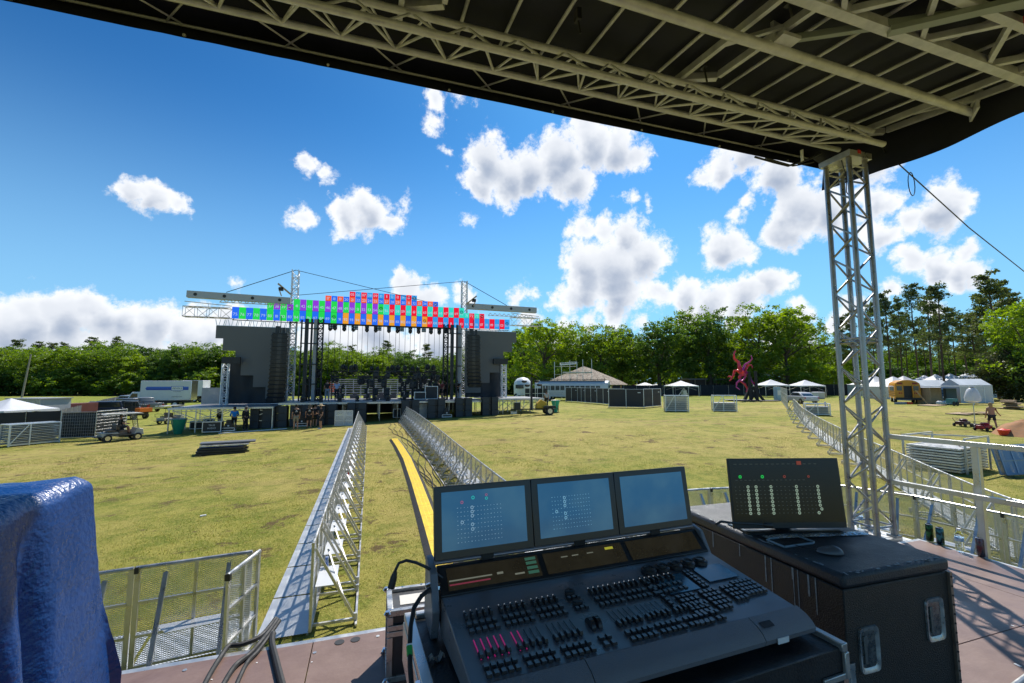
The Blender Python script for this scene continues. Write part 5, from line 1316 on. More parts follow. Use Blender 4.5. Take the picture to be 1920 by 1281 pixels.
clothfence([A(120,36),A(200,60),A(262,88),A(420,100),A(500,104)],1.5,'long grey and black fence running back past the parked vehicles',3,mat('grey_fence_cloth',(.06,.065,.07),.7,0,.3,1))
# ring of mesh fence panels right of the stage
def fpanel(lab,grp):
    t=thing('temporary_fence',(0,0,0),0,lab,'fence panel',grp); h=2.0;L=3.0; m=MB()
    for x in(0,L/2,L): m.tube((x,0,0),(x,0,h),.03,6)
    for z in(.12,h-.02): m.tube((0,0,z),(L,0,z),.025,6)
    m.build('frame',ALW,t); MB().bb(.03,L-.03,.005,.02,.14,h-.05).build('cloth',mat('dark_scrim',(.045,.04,.042),.7,0,.2,2),t); m=MB(); m.bb(L-.5,L-.25,-.012,-.002,h-.42,h-.34); m.build('label_tag',WHT,t); return t
fp=None
for (x1,d1,x2,d2) in ((1060,62,1082,60),(1082,60,1096,58),(1096,58,1118,55.5),(1118,55.5,1142,52.5),(1140,47.5,1205,46.5),(1205,46.5,1237,49.5),(1142,52.5,1168,50.5)):
    a=GD(x1,d1);b=GD(x2,d2); L=(b-a).length
    if fp is None: fp=fpanel('silver framed fence panel with dark cloth in the enclosure right of the stage','fence panels of the dark enclosure'); o=fp
    else: o=dup(fp)
    o.location=a; o.rotation_euler=(0,0,math.atan2(b.y-a.y,b.x-a.x)); o.scale=(L/3,1,1)
for (x1,d1,x2,d2) in ((125,29.5,190,30.2),(190,30.2,246,33)):
    a=GD(x1,d1);b=GD(x2,d2); L=(b-a).length; t=thing('wire_fence',a,math.atan2(b.y-a.y,b.x-a.x),'wire fence panel with dark cloth, %s of two by the golf cart'%('left' if x1<150 else 'right'),'fence panel'); m=MB()
    for x in(0,L): m.tube((x,0,0),(x,0,1.75),.03,6)
    for z in(.06,1.72): m.tube((0,0,z),(L,0,z),.03,6)
    m.build('frame',ALU,t); m=MB()
    for i in range(1,int(L/.12)): m.tube((i*.12,-.01,.08),(i*.12,-.01,1.7),.006,4,cap=False)
    for i in range(1,8): m.tube((0,-.01,.06+i*.21),(L,-.01,.06+i*.21),.008,4,cap=False)
    m.build('wire_grid',ALU,t); MB().add([(.03,.04,.05),(L-.03,.04,.05),(L-.03,.04,1.68),(.03,.04,1.68)],[(0,1,2,3)]).build('cloth',FB,t)
# dark wooden-look fence and long chain barrier pieces near the tents
a=GD(1461,62);b=GD(1472,42); n=7
for i in range(n):
    p=a.lerp(b,i/n); q=a.lerp(b,(i+1)/n); t=thing('wire_fence',(p.x,p.y,gz(p.x,p.y)),math.atan2(q.y-p.y,q.x-p.x),'wire fence panel in the row running toward us left of the white car','fence panel','wire panels left of the white car'); L=(q-p).length
    m=MB(); 
    for x in(0.02,L-.02): m.tube((x,0,0),(x,0,2.0),.035,5)
    for z in(.1,.75,1.4,2.0): m.tube((0,0,z),(L,0,z),.025,5)
    m.build('frame',ALU,t); MB().add([(0,.01,.1),(L,.01,.1),(L,.01,2),(0,.01,2)],[(0,1,2,3)]).build('wire_mesh',MESH,t)
# ============================================================ TENTS AND SHELTERS
CAN=mat('tent_white',(.60,.61,.64),.6,0,.06,1.5)
def popup(px,py,d,sz,hh,lab,sag=.0,walls=False):
    p=GD(px,d); t=thing('popup_tent',p,FACE+rt.uniform(-.15,.15),lab,'tent'); s=sz/2
    m=MB()
    def f(u,v):  # pyramid with slight sag
        a=u*4; k=int(a)%4; q=a-int(a); c=[(-s,-s),(s,-s),(s,s),(-s,s)]; A_,B_=c[k],c[(k+1)%4]; x=A_[0]+(B_[0]-A_[0])*q; y=A_[1]+(B_[1]-A_[1])*q; r=1-v; z=hh*.68+(hh*.32)*(v**1.25); return (x*r,y*r,z)
    m.grid(f,24,8); 
    for k in range(4):
        c=[(-s,-s),(s,-s),(s,s),(-s,s)]; A_,B_=c[k],c[(k+1)%4]
        for i in range(6):
            q0,q1=i/6,(i+1)/6; P=lambda q,z:(A_[0]+(B_[0]-A_[0])*q,A_[1]+(B_[1]-A_[1])*q,z); dz=lambda q:hh*.68-.28+.16*math.sin(PI*q); m.add([P(q0,hh*.68),P(q1,hh*.68),P(q1,dz(q1)),P(q0,dz(q0))],[(0,1,2,3)])
    m.build('canopy',CAN,t,smooth=True)
    for i in(-1,1):
        for j in(-1,1): MB().bar((i*(s-.05),j*(s-.05),0),(i*(s-.05),j*(s-.05),hh*.68),.06).build('leg',ALW,t)
    m=MB(); 
    for q in (-1,1): m.bar((-s*.8,-s*q,hh*.42),(0,-s*q,hh*.62),.03); m.bar((s*.8,-s*q,hh*.42),(0,-s*q,hh*.62),.03)
    m.build('scissor_frame',ALU,t); return t
popup(1275,742,86,5.0,3.1,'white popup tent alone under the dark trees, left of the red sculpture')
popup(1443,741,80,4.3,3.2,'white popup tent between the sculpture and the wire panels')
popup(1507,741,78,4.3,3.1,'white popup tent behind the white car')
popup(28,800,33,3.7,2.6,'white popup canopy behind the black fence at the far left')
m=MB(); p=GD(1278,85); m.bar((p.x-1.2,p.y,p.z),(p.x+.3,p.y,p.z+1.6),.12); m.bar((p.x+1.4,p.y,p.z),(p.x+.3,p.y,p.z+1.6),.12); m.bb(p.x-.1,p.x+.7,p.y-.3,p.y+.3,p.z,p.z+1.2); prop(m.build('folded_frame',ALW),'folded white frames stacked under the lone popup tent','frame')
# marquee
def marquee(px,d,wd,hh,lab):
    p=GD(px,d); t=thing('marquee',p,FACE,lab,'marquee tent','white marquee peaks beyond the school bus'); s=wd/2; m=MB()
    def f(u,v): a=u*2*PI; r=s*(1-v)**1.15+.1; c=max(abs(math.cos(a)),abs(math.sin(a))); return (r*math.cos(a)/c*.9,r*math.sin(a)/c*.9,hh*.55+hh*.45*v**1.1)
    m.grid(f,24,8); m.build('peak',CAN,t,smooth=True); m=MB()
    for i,j,k,l in ((-1,-1,1,-1),(1,-1,1,1),(1,1,-1,1),(-1,1,-1,-1)): m.add([(i*s*.9,j*s*.9,0),(k*s*.9,l*s*.9,0),(k*s*.9,l*s*.9,hh*.56),(i*s*.9,j*s*.9,hh*.56)],[(0,1,2,3)])
    m.build('side_wall',CAN,t); return t
for px,d,wd,hh in ((1637,88,7,4.0),(1672,72,6.5,3.6),(1692,84,6,3.9),(1730,84,6,4.0),(1752,80,6,4.1),(1779,78,6,4.2),(1810,80,6.5,4.4),(1829,84,6.5,4.5)): marquee(px,d,wd,hh,'white peaked marquee top in the row beyond the school bus')
def shed(px,d,L,D,h,hr,lab,rz=FACE,open_=False):
    p=GD(px,d); t=thing('frame_tent',p,rz,lab,'tent'); m=MB(); m.add([(-L/2,-D/2,h),(L/2,-D/2,h),(L/2,0,hr),(-L/2,0,hr)],[(0,1,2,3)]); m.add([(-L/2,D/2,h),(L/2,D/2,h),(L/2,0,hr),(-L/2,0,hr)],[(0,1,2,3)]); m.build('roof_sheet',mat('tent_sheet',(.62,.66,.70),.5,0,.15,.7),t)
    m=MB(); m.add([(-L/2,D/2,0),(L/2,D/2,0),(L/2,D/2,h),(-L/2,D/2,h)],[(0,1,2,3)]); 
    for x in(-L/2,L/2): m.add([(x,-D/2,0),(x,D/2,0),(x,D/2,h),(x,0,hr),(x,-D/2,h)],[(0,1,2,3,4)])
    if not open_: m.add([(-L/2,-D/2,0),(L/2,-D/2,0),(L/2,-D/2,h),(-L/2,-D/2,h)],[(0,1,2,3)])
    m.build('side_wall',CAN,t)
    m=MB()
    for i in range(5): m.bar((-L/2+L*i/4,-D/2,0),(-L/2+L*i/4,-D/2,h),.06)
    m.build('pole',ALW,t); return t
shed(1725,66,6.5,4,1.9,3.0,'long white sheet roofed tent directly behind the school bus',FACE+.1,True); shed(1806,58,3.6,3,2.3,3.1,'pale blue white sheet tent wall right of the big pine trunk',FACE-.15)
p=GD(1770,54); t=thing('plywood_booth',p,FACE-.1,'open plywood booth with a flat awning between the bus and the white tent','booth'); MB().bb(-2.6,0.2,1,1.05,0,2.0).bb(-2.65,-2.6,-1,1,0,2).build('wall',PLY,t); MB().bb(-2.8,3.1,-1.5,1.3,2.12,2.2).build('awning',CAN,t); MB().bar((1.7,-1.4,0),(1.7,-1.4,2.1),.08).build('pole',ALW,t); MB().bb(.4,1.6,.6,1,0,1.9).build('dark_door',mat('dark_teal',(.05,.09,.11),.6),t)
p=GD(1765,52); m=MB()
for i in range(7): m.lathe([(.15,0),(.35,.15),(.3,.4),(.05,.5)],(p.x-1+i*.36,p.y+.1*(i%2),p.z),8)
prop(m.build('white_sacks',mat('plastic_sack',(.6,.62,.64),.4,0,.2,8),smooth=True),'row of white plastic sacks in front of the plywood booth','sacks')
p=GD(1778,50); t=thing('hand_cart',p,0,'small teal hand cart right of the white sacks','cart'); MB().bb(-.5,.5,-.3,.3,.3,.8).build('tub',mat('teal',(.03,.18,.2),.5),t); MB().disc((-.3,-.33,.25),.25,.06).disc((.3,-.33,.25),.25,.06).build('wheel',TYR,t)
p=GD(1740,50); prop(MB().box((p.x,p.y,p.z+.05),(3.2,1.6,.08),.2).build('plywood_sheet',PLY),'pale plywood sheet lying on the grass in front of the booth','board')
p=GD(1815,40); prop(MB().box((p.x-1.5,p.y,p.z+.05),(3.2,1.4,.06),.2).box((p.x-.6,p.y-.6,p.z+.1),(2,.8,.05),-.5).box((p.x+.9,p.y-.5,p.z+.12),(1.8,.7,.05),.9).build('broken_boards',WOOD),'scattered broken boards on the grass below the light balloon','boards')
# thatched hut
p=GD(1095,84); t=thing('thatched_hut',p,FACE,'large thatched conical hut roof behind the white bus','hut'); m=MB()
def f(u,v): a=u*2*PI; r=7.9*(1-v)+.05; return (r*math.cos(a)*(1+.02*math.sin(a*30)),r*math.sin(a),2.4+3.5*v**.9+.10*noise.noise(V((u*30,v*9,0))))
m.grid(f,90,16); TH=mat('thatch',(.33,.27,.20),.9,0,.3,3,.6,22,col2=(.17,.13,.10),stretch=(1,1,.3)); m.build('thatch_roof',TH,t,smooth=True); m=MB()
for i in range(12): a=i*.5236; m.tube((7.0*math.cos(a),7.0*math.sin(a),0),(7.0*math.cos(a),7.0*math.sin(a),2.7),.12,6)
m.build('post',WOOD,t)
# scaffold with sign
p=GD(1075,74); t=thing('sign_scaffold',p,FACE,'thin steel scaffold in front of the hut holding a long white sign','scaffold')
for i,(x,h) in enumerate(((-3.2,6.2),(-2.0,6.0),(-.6,6.4),(.6,6.2),(1.6,6.6),(3.1,6.6))): MB().tube((x,0,0),(x,0,h),.05,5).build('upright',ALU,t)
MB().tube((-3.2,0,5.4),(.6,0,5.4),.04,5).tube((-3.2,0,4.0),(3.1,0,4.4),.04,5).tube((-3.2,0,2.7),(3.1,0,2.8),.04,5).build('ledger',ALU,t)
sg=MB().box((-.9,-.15,5.9),(2.8,.08,.42),0,Matrix.Rotation(R(-4),3,'Y')).build('sign_board',WHT,t)
m=MB(); 
for i in range(13): m.box((-2.05+i*.19,-.2,5.86+.013*i),(.11,.01,.17+.06*(i%3==0)),0,Matrix.Rotation(R(-4),3,'Y'))
m.build('sign_lettering',BLK,t); MB().bb(-1.8,3.1,-.25,.25,4.25,4.5).build('walk_board',mat('pale_board',(.5,.48,.42),.7),t)
# ============================================================ VEHICLES
def wheel(m,x,y,z,r,wd): m.m(0); m.disc((x,y,z),r,wd,'Y',18); m.m(1); m.disc((x,y,z),r*.55,wd+.03,'Y',12); m.m(0)
def wheels(t,L,r=.36,wd=.24):
    for x,y in L: m=MB(); m.disc((x,y,r),r,wd,'Y',18); o=m.build('wheel',TYR,t); m=MB(); m.disc((x,y+(.0),r),r*.58,wd+.04,'Y',12); m.build('rim',CHR if r<.45 else WHT,o)
def body(t,prof,hw,mt,name='body',tuck=.06):
    """side profile (x,z) with rounded shoulders"""
    m=MB(); n=len(prof); zs=[p[1] for p in prof]; zt=max(zs); rows=[]
    for y,k in ((-hw,0),(-hw+.05,1),(hw-.05,1),(hw,0)):
        rows.append([(x*(1 if k else .985),y,z if k else z-.04*(z>.5)) for x,z in prof])
    vs=sum(rows,[]); fs=[(j*n+i,j*n+(i+1)%n,(j+1)*n+(i+1)%n,(j+1)*n+i) for j in range(3) for i in range(n)]+[tuple(range(n))[::-1],tuple(range(3*n,4*n))]
    m.add(vs,fs); return m.build(name,mt,t,bevel=.02)
def car(name,kind,col,lab,p,rz,cat):
    t=thing(name,p,rz,lab,cat); PT=mat('car_paint_%s'%('%.2f%.2f%.2f'%col),col,.3,.1)
    if kind=='suv':
        body(t,[(-2.3,.35),(-2.32,.9),(-2.15,1.05),(2.2,1.0),(2.35,.75),(2.35,.35)],.93,PT); cabp=[(-2.2,1.03),(-2.0,1.72),(.5,1.75),(1.25,1.05)]
        body(t,cabp,.80,PT,'cabin'); g=[(-2.0,1.12),(-1.85,1.60),(.42,1.63),(.98,1.12)]
    elif kind=='pickup':
        body(t,[(-2.7,.5),(-2.7,1.15),(1.0,1.15),(2.3,1.08),(2.6,.85),(2.6,.45)],.95,PT); body(t,[(-.9,1.13),(-.75,1.82),(.75,1.85),(1.45,1.13)],.80,PT,'cabin'); g=[(-.7,1.22),(-.6,1.7),(.7,1.73),(1.2,1.22)]
        MB().bb(-2.62,-.95,-.80,.80,1.153,1.16).build('bed_liner',BLK,t)
    else:
        body(t,[(-2.3,.35),(-2.3,.85),(-2.15,.95),(1.2,.92),(2.2,.78),(2.3,.6),(2.3,.3)],.9,PT); body(t,[(-1.75,.92),(-1.0,1.40),(.3,1.43),(1.1,.93)],.72,PT,'cabin'); g=[(-1.3,.98),(-.95,1.32),(.25,1.35),(.85,.98)]
    hw=.807 if kind!='sedan' else .727
    for s_ in(-1,1): MB().add([(x,s_*hw,z) for x,z in g],[(0,1,2,3)]).build('side_window',GLS,t)
    xr=g[0][0]-.16; m=MB(); 
    zt=g[1][1]; xb=g[1][0]-.12
    q=1 if kind!='sedan' else 1
    m.add([(xr-.03 if kind!='sedan' else -1.77,-hw*.86,g[0][1]+.02),(xr-.03 if kind!='sedan' else -1.77,hw*.86,g[0][1]+.02),(xb if kind!='sedan' else -1.14,hw*.78,zt-.02),(xb if kind!='sedan' else -1.14,-hw*.78,zt-.02)],[(0,1,2,3)]); m.build('rear_window',GLS,t)
    xe={'suv':-2.33,'pickup':-2.715,'sedan':-2.315}[kind]; ze=.85 if kind!='sedan' else .75
    for s_ in(-1,1): MB().box((xe,s_*.80,ze),(.03,.18,.32 if kind!='sedan' else .14)).build('tail_light',RED,t)
    MB().bb(xe-.06,xe+.05,-.85,.85,.42,.58).build('bumper',CHR if kind=='pickup' else PT,t); MB().box((xe-.022,0,.72),(.02,.32,.15)).build('number_plate',WHT,t)
    wheels(t,[(-1.55,-.82),(-1.55,.82),(1.5,-.82),(1.5,.82)],.37 if kind!='sedan' else .33)
    return t
def at2(px,d): return GD(px,d)
car('parked_suv','suv',(.01,.018,.05),'dark navy SUV parked nearest the portable cabin',at2(187,48),R(205),'SUV')
car('parked_suv','suv',(.02,.022,.026),'black SUV behind the black fence, right of the navy one',at2(222,50),R(200),'SUV')
car('pickup_truck','pickup',(.16,.17,.18),'grey pickup truck with its tail towards us and red lights',at2(275,58),R(140),'pickup truck')
car('pickup_truck','pickup',(.07,.075,.08),'dark grey pickup truck in front of the grey one, its red tail light showing',at2(245,55),R(140),'pickup truck')
car('parked_suv','suv',(.6,.61,.62),'white SUV parked in front of the long white box truck, dark roof rack',at2(285,66),R(150),'SUV')
car('parked_suv','suv',(.35,.4,.48),'silver blue SUV at the head of the parked row left of the box truck',at2(245,68),R(150),'SUV')
car('parked_car','sedan',(.55,.56,.58),'silver white sedan seen from behind beside the popup tents',GD(1496,56),R(70),'car')
car('parked_suv','suv',(.05,.1,.16),'dark car with an open rear between the bus and the booth',GD(1740,60),R(60),'SUV')
# box trucks
def boxtruck(lab,p,rz,L=7.6,letter=True):
    t=thing('box_truck',p,rz,lab,'truck'); WB=mat('box_white',(.66,.67,.68),.45,0,.06,2)
    MB().bb(-L/2,L/2,-1.25,1.25,1.15,4.0).build('cargo_box',WB,t,bevel=.06)
    m=MB(); m.bb(-L/2-.02,L/2+.02,-1.27,1.27,1.12,1.2); m.bb(L/2-.06,L/2+.03,-1.27,1.27,1.2,4.02); m.build('box_trim',CHR,t)
    body(t,[(-L/2-2.5,.6),(-L/2-2.45,1.35),(-L/2-1.5,1.5),(-L/2-1.05,2.35),(-L/2-.1,2.4),(-L/2-.1,.6)],1.05,WHT,'cab'); 
    for s_ in(-1,1): MB().add([(x,s_*1.06,z) for x,z in((-L/2-1.35,1.5),(-L/2-1.0,2.15),(-L/2-.35,2.15),(-L/2-.35,1.5))],[(0,1,2,3)]).build('cab_window',GLS,t)
    MB().bb(-L/2-2.4,L/2-.2,-.5,.5,.75,1.1).bb(-1,1,-1.1,1.1,.7,1.1).build('chassis',BLK,t); wheels(t,[(-L/2-1.6,-1.0),(-L/2-1.6,1.0),(L/2-2,-.95),(L/2-2,.95)],.5,.34)
    if letter:
        y=-1.256; BL=mat('stripe_blue',(.02,.07,.42),.5); LB=mat('stripe_light',(.05,.16,.62),.5); m=MB()
        m.add([(-L/2+.75,y,2.62),(L/2-.35,y,2.62),(L/2-.35,y,2.88),(-L/2+.6,y,2.88)],[(0,1,2,3)]); m.m(1).add([(-L/2+.6,y,2.885),(L/2-.35,y,2.885),(L/2-.35,y,3.12),(-L/2+.8,y,3.12)],[(0,1,2,3)]); m.build('stripe',[BL,LB],t)
        m=MB(); m.m(1).add([(L/2-2.55,y-.004,2.55),(L/2-1.0,y-.004,2.55),(L/2-1.0,y-.004,3.2),(L/2-2.55,y-.004,3.2)],[(0,1,2,3)]); m.m(0).add([(L/2-2.48,y-.008,2.61),(L/2-1.07,y-.008,2.61),(L/2-1.07,y-.008,3.14),(L/2-2.48,y-.008,3.14)],[(0,1,2,3)])
        text_into(m,'PENSKE',.27,(L/2-1.78,y-.012,2.74),(.98,0,0),(.22,0,1),2); text_into(m,'Truck Rental',.13,(L/2-1.78,y-.006,2.34),(1,0,0),(0,0,1),2); text_into(m,'gopenske.com',.16,(L/2-1.75,y-.006,1.60),(1,0,0),(.15,0,1),2); m.build('lettering',[WHT,BL,BLK],t)
    return t
boxtruck('long white rental box truck with blue stripe lettering, parked at the left of the stage',GD(322,66),-R(0),6.3)
boxtruck('smaller white cab truck nose right behind the end of the big box truck',GD(372,82),PI-.2,3.4,False)
# white bus
def bus(p,rz,lab,mt,L,name,trim,full=True):
    t=thing(name,p,rz,lab,'bus'); m=MB(); n=14; sec=[(-1.2,.55),(-1.22,1.3),(-1.2,2.3)]+[(1.2*math.cos(PI-a*PI/8),2.3+.65*math.sin(a*PI/8)) for a in range(1,8)]+[(1.2,2.3),(1.22,1.3),(1.2,.55)]
    vs=[(x,y,z) for x in(-L/2,L/2) for y,z in sec]; k=len(sec); m.add(vs,[(i,(i+1)%k,k+(i+1)%k,k+i) for i in range(k)]+[tuple(range(k))[::-1],tuple(range(k,2*k))]); m.build('body',mt,t,bevel=.05)
    for s_ in(-1,1):
        nw=int((L-2)/.75)
        for i in range(nw): x=-L/2+1+i*.75; MB().bb(*sorted((x,x+.62)),*sorted((s_*1.205,s_*1.225)),1.55,2.2).build('side_window',mat('bus_window',(.07,.08,.08),.12,0,spec=.8),t)
        m=MB()
        for z in (.95,1.2,1.42): m.bb(-L/2+.05,L/2-.05,*sorted((s_*1.215,s_*1.235)),z,z+.05)
        m.build('rub_rail',trim,t)
    wheels(t,[(-L/2+2.2,-1.05),(-L/2+2.2,1.05),(L/2-1.8,-1.05),(L/2-1.8,1.05)],.48,.3); return t
YB=mat('bus_yellow',(.62,.27,.015),.4,0,.08,2)
SB=bus(GD(1690,58)+V((0,0,0)),0,'old yellow school bus with its rear door open, parked on the right',YB,7.5,'school_bus',BLK)
# rear (local -x end) faces the camera
SB.rotation_euler=(0,0,R(36)); SB.scale=(1,1,1.0)
xr=-3.75
m=MB(); m.bb(xr-.03,xr-.002,-.38,.38,.75,2.2); m.build('rear_doorway',BLK,SB); MB().box((xr-.35,-.42,1.5),(.65,.05,1.45)).build('rear_door',YB,SB); MB().box((xr-.35,-.45,1.85),(.45,.012,.5)).build('door_window',WIN,SB)
for s_ in(-1,1):
    MB().box((xr-.02,s_*.78,1.9),(.04,.5,.55)).build('rear_window',WIN,SB); MB().box((xr-.03,s_*.72,2.5),(.04,.5,.2)).build('warning_panel',BLK,SB)
    for q in(.6,.85): MB().disc((xr-.06,s_*q,2.5),.08,.03,'X',10).build('warning_light',RED,SB)
    MB().disc((xr-.04,s_*.8,1.3),.09,.04,'X',10).disc((xr-.04,s_*.6,1.3),.07,.04,'X',10).build('tail_light',RED,SB)
MB().bb(xr-.12,xr+.05,-1.22,1.22,.48,.74).build('bumper',BLK,SB); 
p=GD(1734,52); prop(MB().bar((p.x,p.y,p.z),(p.x-.5,p.y+.9,p.z+1.7),.07,.12).build('leaning_plank',WOOD),'dark plank leaning against the right corner of the school bus','plank')
p=GD(1682,53.5); prop(MB().box((p.x,p.y,p.z+.12),(1.2,.4,.24),-.3).build('toolbox',mat('toolbox_blue',(.15,.2,.3),.5)),'low blue toolbox on the grass behind the school bus','toolbox'); prop(MB().box((p.x+1.0,p.y-.3,p.z+.12),(.6,.4,.24),-.3).build('cool_box',RED),'low red box beside the blue toolbox behind the bus','box')
WBUS=mat('bus_white',(.68,.70,.72),.45,0,.06,2)
WBs=bus(GD(1072,66),0,'white converted bus with roof rack in front of the thatched hut',WBUS,11,'white_bus',ALU); WBs.rotation_euler=(0,0,FACE-.35)
m=MB(); m.bb(-5,5,-.9,.9,3.05,3.12); 
for i in range(11): m.bar((-5+i,-.95,2.9),(-5+i,-.95,3.3),.05)
m.build('roof_rack',BLKM,WBs); m=MB(); m.bb(5.5,5.53,-1.0,1.0,1.5,2.35); m.build('windscreen',mat('teal_glass',(.02,.12,.14),.15),WBs)
p=GD(980,72); t=thing('semi_truck',p,FACE,'white rounded cab of a lorry behind the right stage wing','lorry'); m=MB(); m.lathe([(1.3,0),(1.35,1.6),(1.2,2.2),(.8,2.7),(.2,2.9)],(0,0,.7),16,1.1,1.4); m.build('cab',WHT,t,smooth=True); MB().bb(-1.2,.1,-1.95,-1.7,1.8,2.4).build('windscreen',GLS,t); wheels(t,[(-1,-1.2),(1,-1.2)],.5)
# portable office cabin
p=GD(96,42); t=thing('portable_cabin',p,FACE-.1,'pale ribbed portable cabin with two windows and a door at the left','cabin'); t.scale=(1,1,.84); m=MB(); m.bb(-2.6,.95,-1.3,1.3,.25,2.7)
CBN=mat('cabin_wall',(.45,.46,.44),.6,0,.08,2); m.build('wall',CBN,t); m=MB()
for i in range(22): m.bb(-2.55+i*.155,-2.49+i*.155,-1.33,-1.302,.3,2.65)
m.build('ribbing',CBN,t); MB().bb(-2.7,1.05,-1.4,1.4,2.7,2.8).build('roof',GRYP,t)
for x in(-.6,.6): MB().bb(x-.2,x+.2,-1.36,-1.33,1.2,2.1).build('window',WIN,t)
MB().bb(-.2,.3,-1.36,-1.33,.3,2.3).build('door',WHT,t)
p=GD(148,45); t=thing('red_container',p,FACE,'dark red container standing right of the pale cabin','container'); MB().bb(-.5,.5,-2,2,0,1.7).build('body',mat('dark_red',(.12,.03,.025),.6,0,.2,2),t,bevel=.02); m=MB()
for i in range(4): m.bb(-.42+i*.24,-.32+i*.24,-2.03,-2.003,.1,1.6)
m.build('ribbing',mat('dark_red2',(.09,.025,.02),.6),t)
# utility pole, left field
p=GD(47,84); t=thing('utility_pole',p,0,'tall grey utility pole on the far left field, without wires','pole'); MB().tube((0,0,0),(.75,0,9.0),.17,8,.12).build('pole',mat('pole_grey',(.28,.25,.21),.8,0,.2,3),t)
p=GD(410,104); t=car('pickup_truck','pickup',(.6,.6,.6),'small white pickup with boxes far behind the left stage wing',p,R(170),'pickup truck')
# golf carts
def golf(lab,p,rz,s=1.):
    t=thing('golf_cart',p,rz,lab,'golf cart'); CRM=mat('cart_white',(.42,.41,.38),.4,0,.05,3)
    m=MB(); m.prism([(-1.15,.35),(-1.2,.62),(-.3,.62),(-.2,.32),(.55,.32),(.75,.85),(1.1,.75),(1.15,.35)],1,-.55,.55); m.build('body',CRM,t,bevel=.03)
    MB().prism([(-1.05,1.78),(-.9,1.86),(1.0,1.86),(1.08,1.80)],1,-.58,.58).build('roof',mat('cart_roof',(.46,.44,.38),.5),t)
    for x,x2 in((-.25,-.2),(.85,.65)):
        for y in(-.52,.52): MB().tube((x,y,.6),(x2,y,1.8),.022,6).build('roof_post',BLK,t)
    MB().add([(.84,-.5,.85),(.84,.5,.85),(.68,.5,1.75),(.68,-.5,1.75)],[(0,1,2,3)]).build('windscreen',mat('hazy_screen',(.55,.58,.58),.2,alpha=.45),t)
    BR=mat('seat_tan',(.11,.085,.07),.6)
    MB().bb(-.25,.2,-.5,.5,.62,.75).bb(-.32,-.2,-.5,.5,.78,1.1).build('seat',BR,t,bevel=.03); MB().bb(-.85,-.4,-.5,.5,.66,.78).bb(-.42,-.33,-.5,.5,.80,1.12).build('rear_seat',BR,t,bevel=.03); MB().bb(-1.5,-1.15,-.5,.5,.33,.37).build('foot_platform',BLKM,t); m=MB()
    for y in(-.5,.5): m.path([(-1.1,y,.7),(-1.35,y,.75),(-1.4,y,1.0),(-1.1,y,1.05),(-.6,y,1.0)],.02,6)
    m.build('grab_rail',BLK,t); MB().path([(.45,.3,.75),(.3,.3,.95)],.015,5).lathe([(.14,0),(.16,.02),(.14,.04)],(.3,.3,.95),12).build('steering_wheel',BLK,t)
    wheels(t,[(-.85,-.5),(-.85,.5),(.8,-.5),(.8,.5)],.25,.18); return t
gc=golf('golf cart with a pale roof and driver, in front of the wire fences',GD(238,28),R(38)); gc.scale=(.88,.88,.92)
gc2=golf('empty golf cart parked farther back near the stage wing',GD(328,40),R(60)); gc2.scale=(.82,.82,.88)
p=GD(241,55); t=thing('forklift',GD(258,46),R(150),'dark utility vehicle with a bright orange rear box','utility vehicle'); MB().bb(-1.2,1.2,-.6,.6,.4,.75).bb(-.5,.6,-.6,.6,1.75,1.8).build('body',BLK,t); MB().bb(-1.6,-1.0,-.65,.65,.75,1.15).build('orange_box',mat('orange',(.7,.16,.01),.5),t); m=MB()
for x in(-.45,.55):
    for y in(-.55,.55): m.tube((x,y,.7),(x,y,1.77),.03,5)
m.build('roof_post',BLK,t); wheels(t,[(-.8,-.6),(-.8,.6),(.8,-.6),(.8,.6)],.32)
# ============================================================ PEOPLE
def skinmesh(name,pts,edges,rad,mt,par,lv=1):
    me=bpy.data.meshes.new('tmp'); me.from_pydata(pts,edges,[]); o=bpy.data.objects.new('tmp',me); COL.objects.link(o)
    sk=o.modifiers.new('s','SKIN'); sv=me.skin_vertices[0].data
    for i,r in enumerate(rad): sv[i].radius=(r,r*.85 if r>.09 else r); sv[i].use_root=(i==0)
    ss_=o.modifiers.new('u','SUBSURF'); ss_.levels=lv; ss_.render_levels=lv
    dg=bpy.context.evaluated_depsgraph_get(); nm=bpy.data.meshes.new_from_object(o.evaluated_get(dg)); bpy.data.objects.remove(o); bpy.data.meshes.remove(me)
    nm.materials.clear(); nm.materials.append(mt); nm.name=name
    nm.polygons.foreach_set('use_smooth',[True]*len(nm.polygons)); q=bpy.data.objects.new(name,nm); COL.objects.link(q); q.parent=par; return q
def cloth(name,c): return mat('cloth_'+name,c,.85,0,.2,12)
